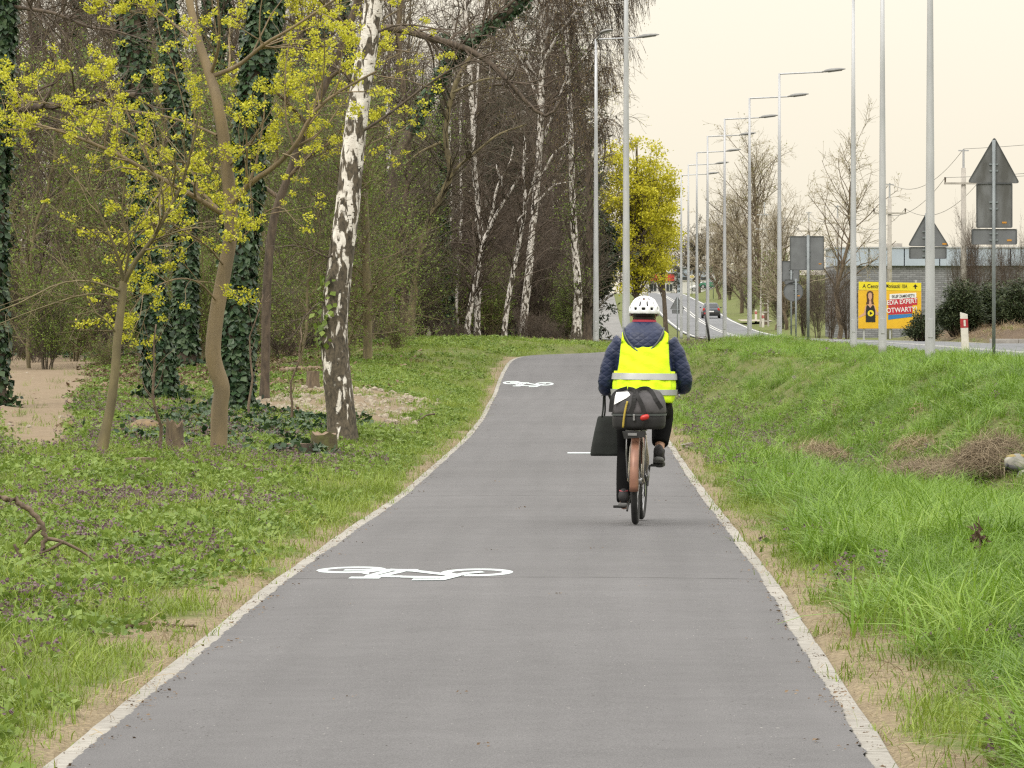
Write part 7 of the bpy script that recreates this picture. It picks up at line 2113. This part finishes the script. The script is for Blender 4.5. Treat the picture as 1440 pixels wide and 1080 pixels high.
stick('fallen_stick', 'dry stick lying on bare soil beside the left kerb', [(176, 885), (200, 882), (222, 880), (250, 884), (276, 884)], .012, .007, side=[([(214, 881), (206, 875), (196, 877)], .006, .003)])
stick('fallen_branch', 'dark forked dead branch lying across the sandy patch', [(586, 596), (600, 588), (612, 582), (625, 589), (639, 594)], .028, .016, M_BARKD, side=[([(612, 582), (600, 584), (588, 592)], .016, .008)])
stick('broken_branch', 'broken brown branch lying in the dry grass of the ditch', [(1258, 657), (1274, 666), (1292, 677), (1310, 687), (1325, 694)], .035, .05, M_STICK, side=[([(1310, 687), (1318, 696), (1326, 700)], .03, .01), ([(1318, 690), (1330, 689), (1337, 693)], .02, .006)])
stick('fallen_log', 'pale fallen log among brushwood left of the big birch', [(398, 526), (412, 523), (428, 522), (446, 521)], .06, .05, M_CUT)
stick('fallen_stick', 'thin dark twig lying on the slope right of the cyclist', [(950, 596), (970, 595), (990, 593), (1012, 592)], .010, .006)
stick('fallen_stick', 'short dark twig on the asphalt below the large bicycle sign', [(612, 890), (622, 889), (632, 892), (641, 890)], .005, .003)
# dry tussocks
def tussock(px_, py_, wpx, n, h, label, seed, mat=M_STRAW):
    b = gp(px_, py_); r_ = np.random.default_rng(seed); s = b[1] / F
    V, q = blades(r_, n, wpx * s * .5, h * .4, h, .0055, 1.9)
    V[:, 1] *= 1.3
    V[:, 2] += np.maximum(0, .5 * h * (1 - (V[:, 0] / (wpx * s * .6)) ** 2 - (V[:, 1] / (wpx * s * .6)) ** 2))
    root = thing('dry_tussock', label, 'dry grass', b)
    o = Geo().add(V, q).build('straw', mat, root); o['kind'] = 'stuff'
M_STRAW1 = leaf_mat('dead_straw', [(.10, .07, .04), (.22, .16, .09), (.36, .28, .17), (.44, .37, .24)], .2, .7)
tussock(1148, 656, 95, 2800, .42, 'rounded straw-coloured dry tussock on the right bank', 801, M_STRAW1)
tussock(1075, 655, 40, 260, .16, 'small flat dry tuft left of the rounded straw tussock', 802, M_STRAW1)
M_BRM = leaf_mat('matted_brown_straw', [(.10, .072, .045), (.18, .135, .085), (.27, .21, .135), (.36, .30, .20)], .15, .8)
tussock(1310, 676, 150, 4200, .36, 'wide matted heap of brown dead grass in the ditch', 803, M_BRM)
tussock(1400, 668, 120, 4400, .56, 'matted brown dead grass hanging over the stone at the right edge', 804, M_BRM)
tussock(1290, 640, 80, 800, .34, 'pale dry tuft above the broken branch', 805, M_STRAW1)
tussock(1390, 712, 100, 900, .16, 'flattened brown dead grass below the stones at the right edge', 806, M_BRM)
for i, (a, b_, h, n) in enumerate(((1180, 590, .5, 60), (1110, 600, .35, 50), (1290, 590, .4, 40))):
    tussock(a, b_, 26, n, h, ['few tall pale dead stalks on the middle of the right bank', 'short pale dead stalks on the slope above the straw tussock', 'pale dead stalks high on the right bank'][i], 810 + i, M_STRAW1)
# stones and an added black tube for the shaded pipe at the ditch
M_PIPE = plain('weathered_stone', (.34, .32, .28), (.17, .165, .15), 7, .9, bump=.6)
M_LICHEN = plain('yellow_lichen', (.30, .22, .06), (.20, .16, .07), 12, .95, bump=.5)
def boulder(x_, y_, z_, sx, sy, sz, seed, parent, name, mat):
    bmb = bmesh.new(); bmesh.ops.create_icosphere(bmb, subdivisions=3, radius=1.0)
    r_ = np.random.default_rng(seed); ph = r_.random((6, 3)) * 6
    for v in bmb.verts:
        c = np.array(v.co); f = 1 + .10 * math.sin(2.3 * c[0] + ph[0, 0]) * math.sin(2.7 * c[2] + ph[0, 1]) + .07 * math.sin(4.1 * c[1] + ph[1, 0]) + .05 * math.sin(6.3 * c[0] + ph[2, 0] + 3 * c[2])
        v.co = Vector((x_ + c[0] * sx * f, y_ + c[1] * sy * f, z_ + max(c[2], -.6) * sz * f))
    me = bpy.data.meshes.new(name); bmb.to_mesh(me); bmb.free()
    for p in me.polygons: p.use_smooth = True
    return link(name, me, parent, mat)
b = gp(1430, 668)
st_ = thing('ditch_stone', 'pale weathered stone with yellow lichen on top at the right edge', 'stone', b)
boulder(.02, 0, .10, .17, .16, .14, 1, st_, 'stone', M_PIPE)
boulder(.0, .03, .205, .12, .11, .035, 2, st_, 'lichen_crust', M_LICHEN)
st_ = thing('ditch_stone', 'lower flat stone under the shaded pipe at the right edge', 'stone', b + [.10, -.25, 0])
boulder(.02, 0, .0, .16, .12, .07, 3, st_, 'stone', M_PIPE)
pp_ = thing('shade_gap_tube', 'added black tube as the shaded pipe end slanting between two stones at the right edge', 'gap', b + [-.14, -.26, .10])
Geo().tube([(0, 0, .0), (.12, .02, -.03), (.40, .05, -.10)], [.035, .036, .036], 12).build('gap', M_BLACK, pp_, smooth=True)  # added black tube, imitates the deep shade between the stones
Geo().tube([(-.012, 0, .002), (.012, 0, -.002)], [.042, .042], 12).build('collar', M_BLACK, pp_, smooth=True)
# dead brown leaf plant in the tall grass
b = gp(1376, 800); rgd = np.random.default_rng(9)
root = thing('withered_plant', 'withered dark brown plant poking out of the tall grass', 'plant', b)
n = 40; a = rgd.random(n) * 6.28; p = np.column_stack([.02 * rgd.normal(size=n), .02 * rgd.normal(size=n), .12 + .14 * rgd.random(n)])
V, q = kites(p, rand_dirs(rgd, n), rand_dirs(rgd, n, .6), .06 * (.6 + .7 * rgd.random(n)), .45, .1)
Geo().add(V, q).build('leaves', leaf_mat('withered_leaves', [(.05, .03, .022), (.10, .062, .045), (.15, .10, .08)], .1, .8), root)
Geo().tube(resample(np.array([(0, 0, 0), (.01, 0, .15), (0.0, 0, .32)]), 8), np.linspace(.008, .003, 8), 6).build('stem', M_STICK, root)
def scrap(px_, py_, w, h, label, mat, seed):
    b = gp(px_, py_); r_ = np.random.default_rng(seed); g = Geo(); n = 6
    V = np.array([[(i / (n - 1) - .5) * w, (j / (n - 1) - .5) * h, .03 + .02 * r_.random()] for i in range(n) for j in range(n)]); idx = np.arange(n * n).reshape(n, n)
    g.add(V, np.stack([idx[:-1, :-1], idx[:-1, 1:], idx[1:, 1:], idx[1:, :-1]], -1).reshape(-1, 4))
    o = g.build('paper_scrap', mat, None, smooth=False); o.location = b + [0, 0, .04]; o.rotation_euler = (.9, .2, seed)
    so = o.modifiers.new('thick', 'SOLIDIFY'); so.thickness = .002
    tag(o, label, 'litter')
M_PAPER = plain('pale_paper', (.55, .53, .48), (.42, .40, .36), 12, .8)
scrap(1380, 752, .09, .07, 'crumpled pale paper scrap in the grass above the withered plant', M_PAPER, 1)
scrap(1115, 536, .16, .1, 'white paper scrap high on the right bank', M_PAPER, 2)
scrap(967, 634, .16, .1, 'pale scrap lying beside the right kerb near the cyclist', M_PAPER, 3)
# low shrubs and saplings in the clearing
for i, (px_, py_, h, lb) in enumerate(((408, 600, .9, 'thin bare sapling left of the big birch'), (350, 590, 1.2, 'slim brown sapling in front of the broad ivy-clad trunk'), (222, 640, .9, 'small dead stalk between the sapling and the splintered stump'))):
    b = gp(px_, py_); r_ = np.random.default_rng(900 + i); root = thing('sapling', lb, 'sapling', b)
    tk = wavy(r_, h * 1.6, .2, 10, .12); Geo().tube(tk, np.linspace(.022, .008, 10), 7).build('stem', M_STICK, root, smooth=True)
    t1 = grow(r_, tk[None], np.linspace(.016, .006, 10)[None], 14, .3, 1, .4, 45, .3, .3, 0, 4, .5, .004); part_tubes(root, np.zeros(3), [t1], M_STICK, 'twigs', 3)
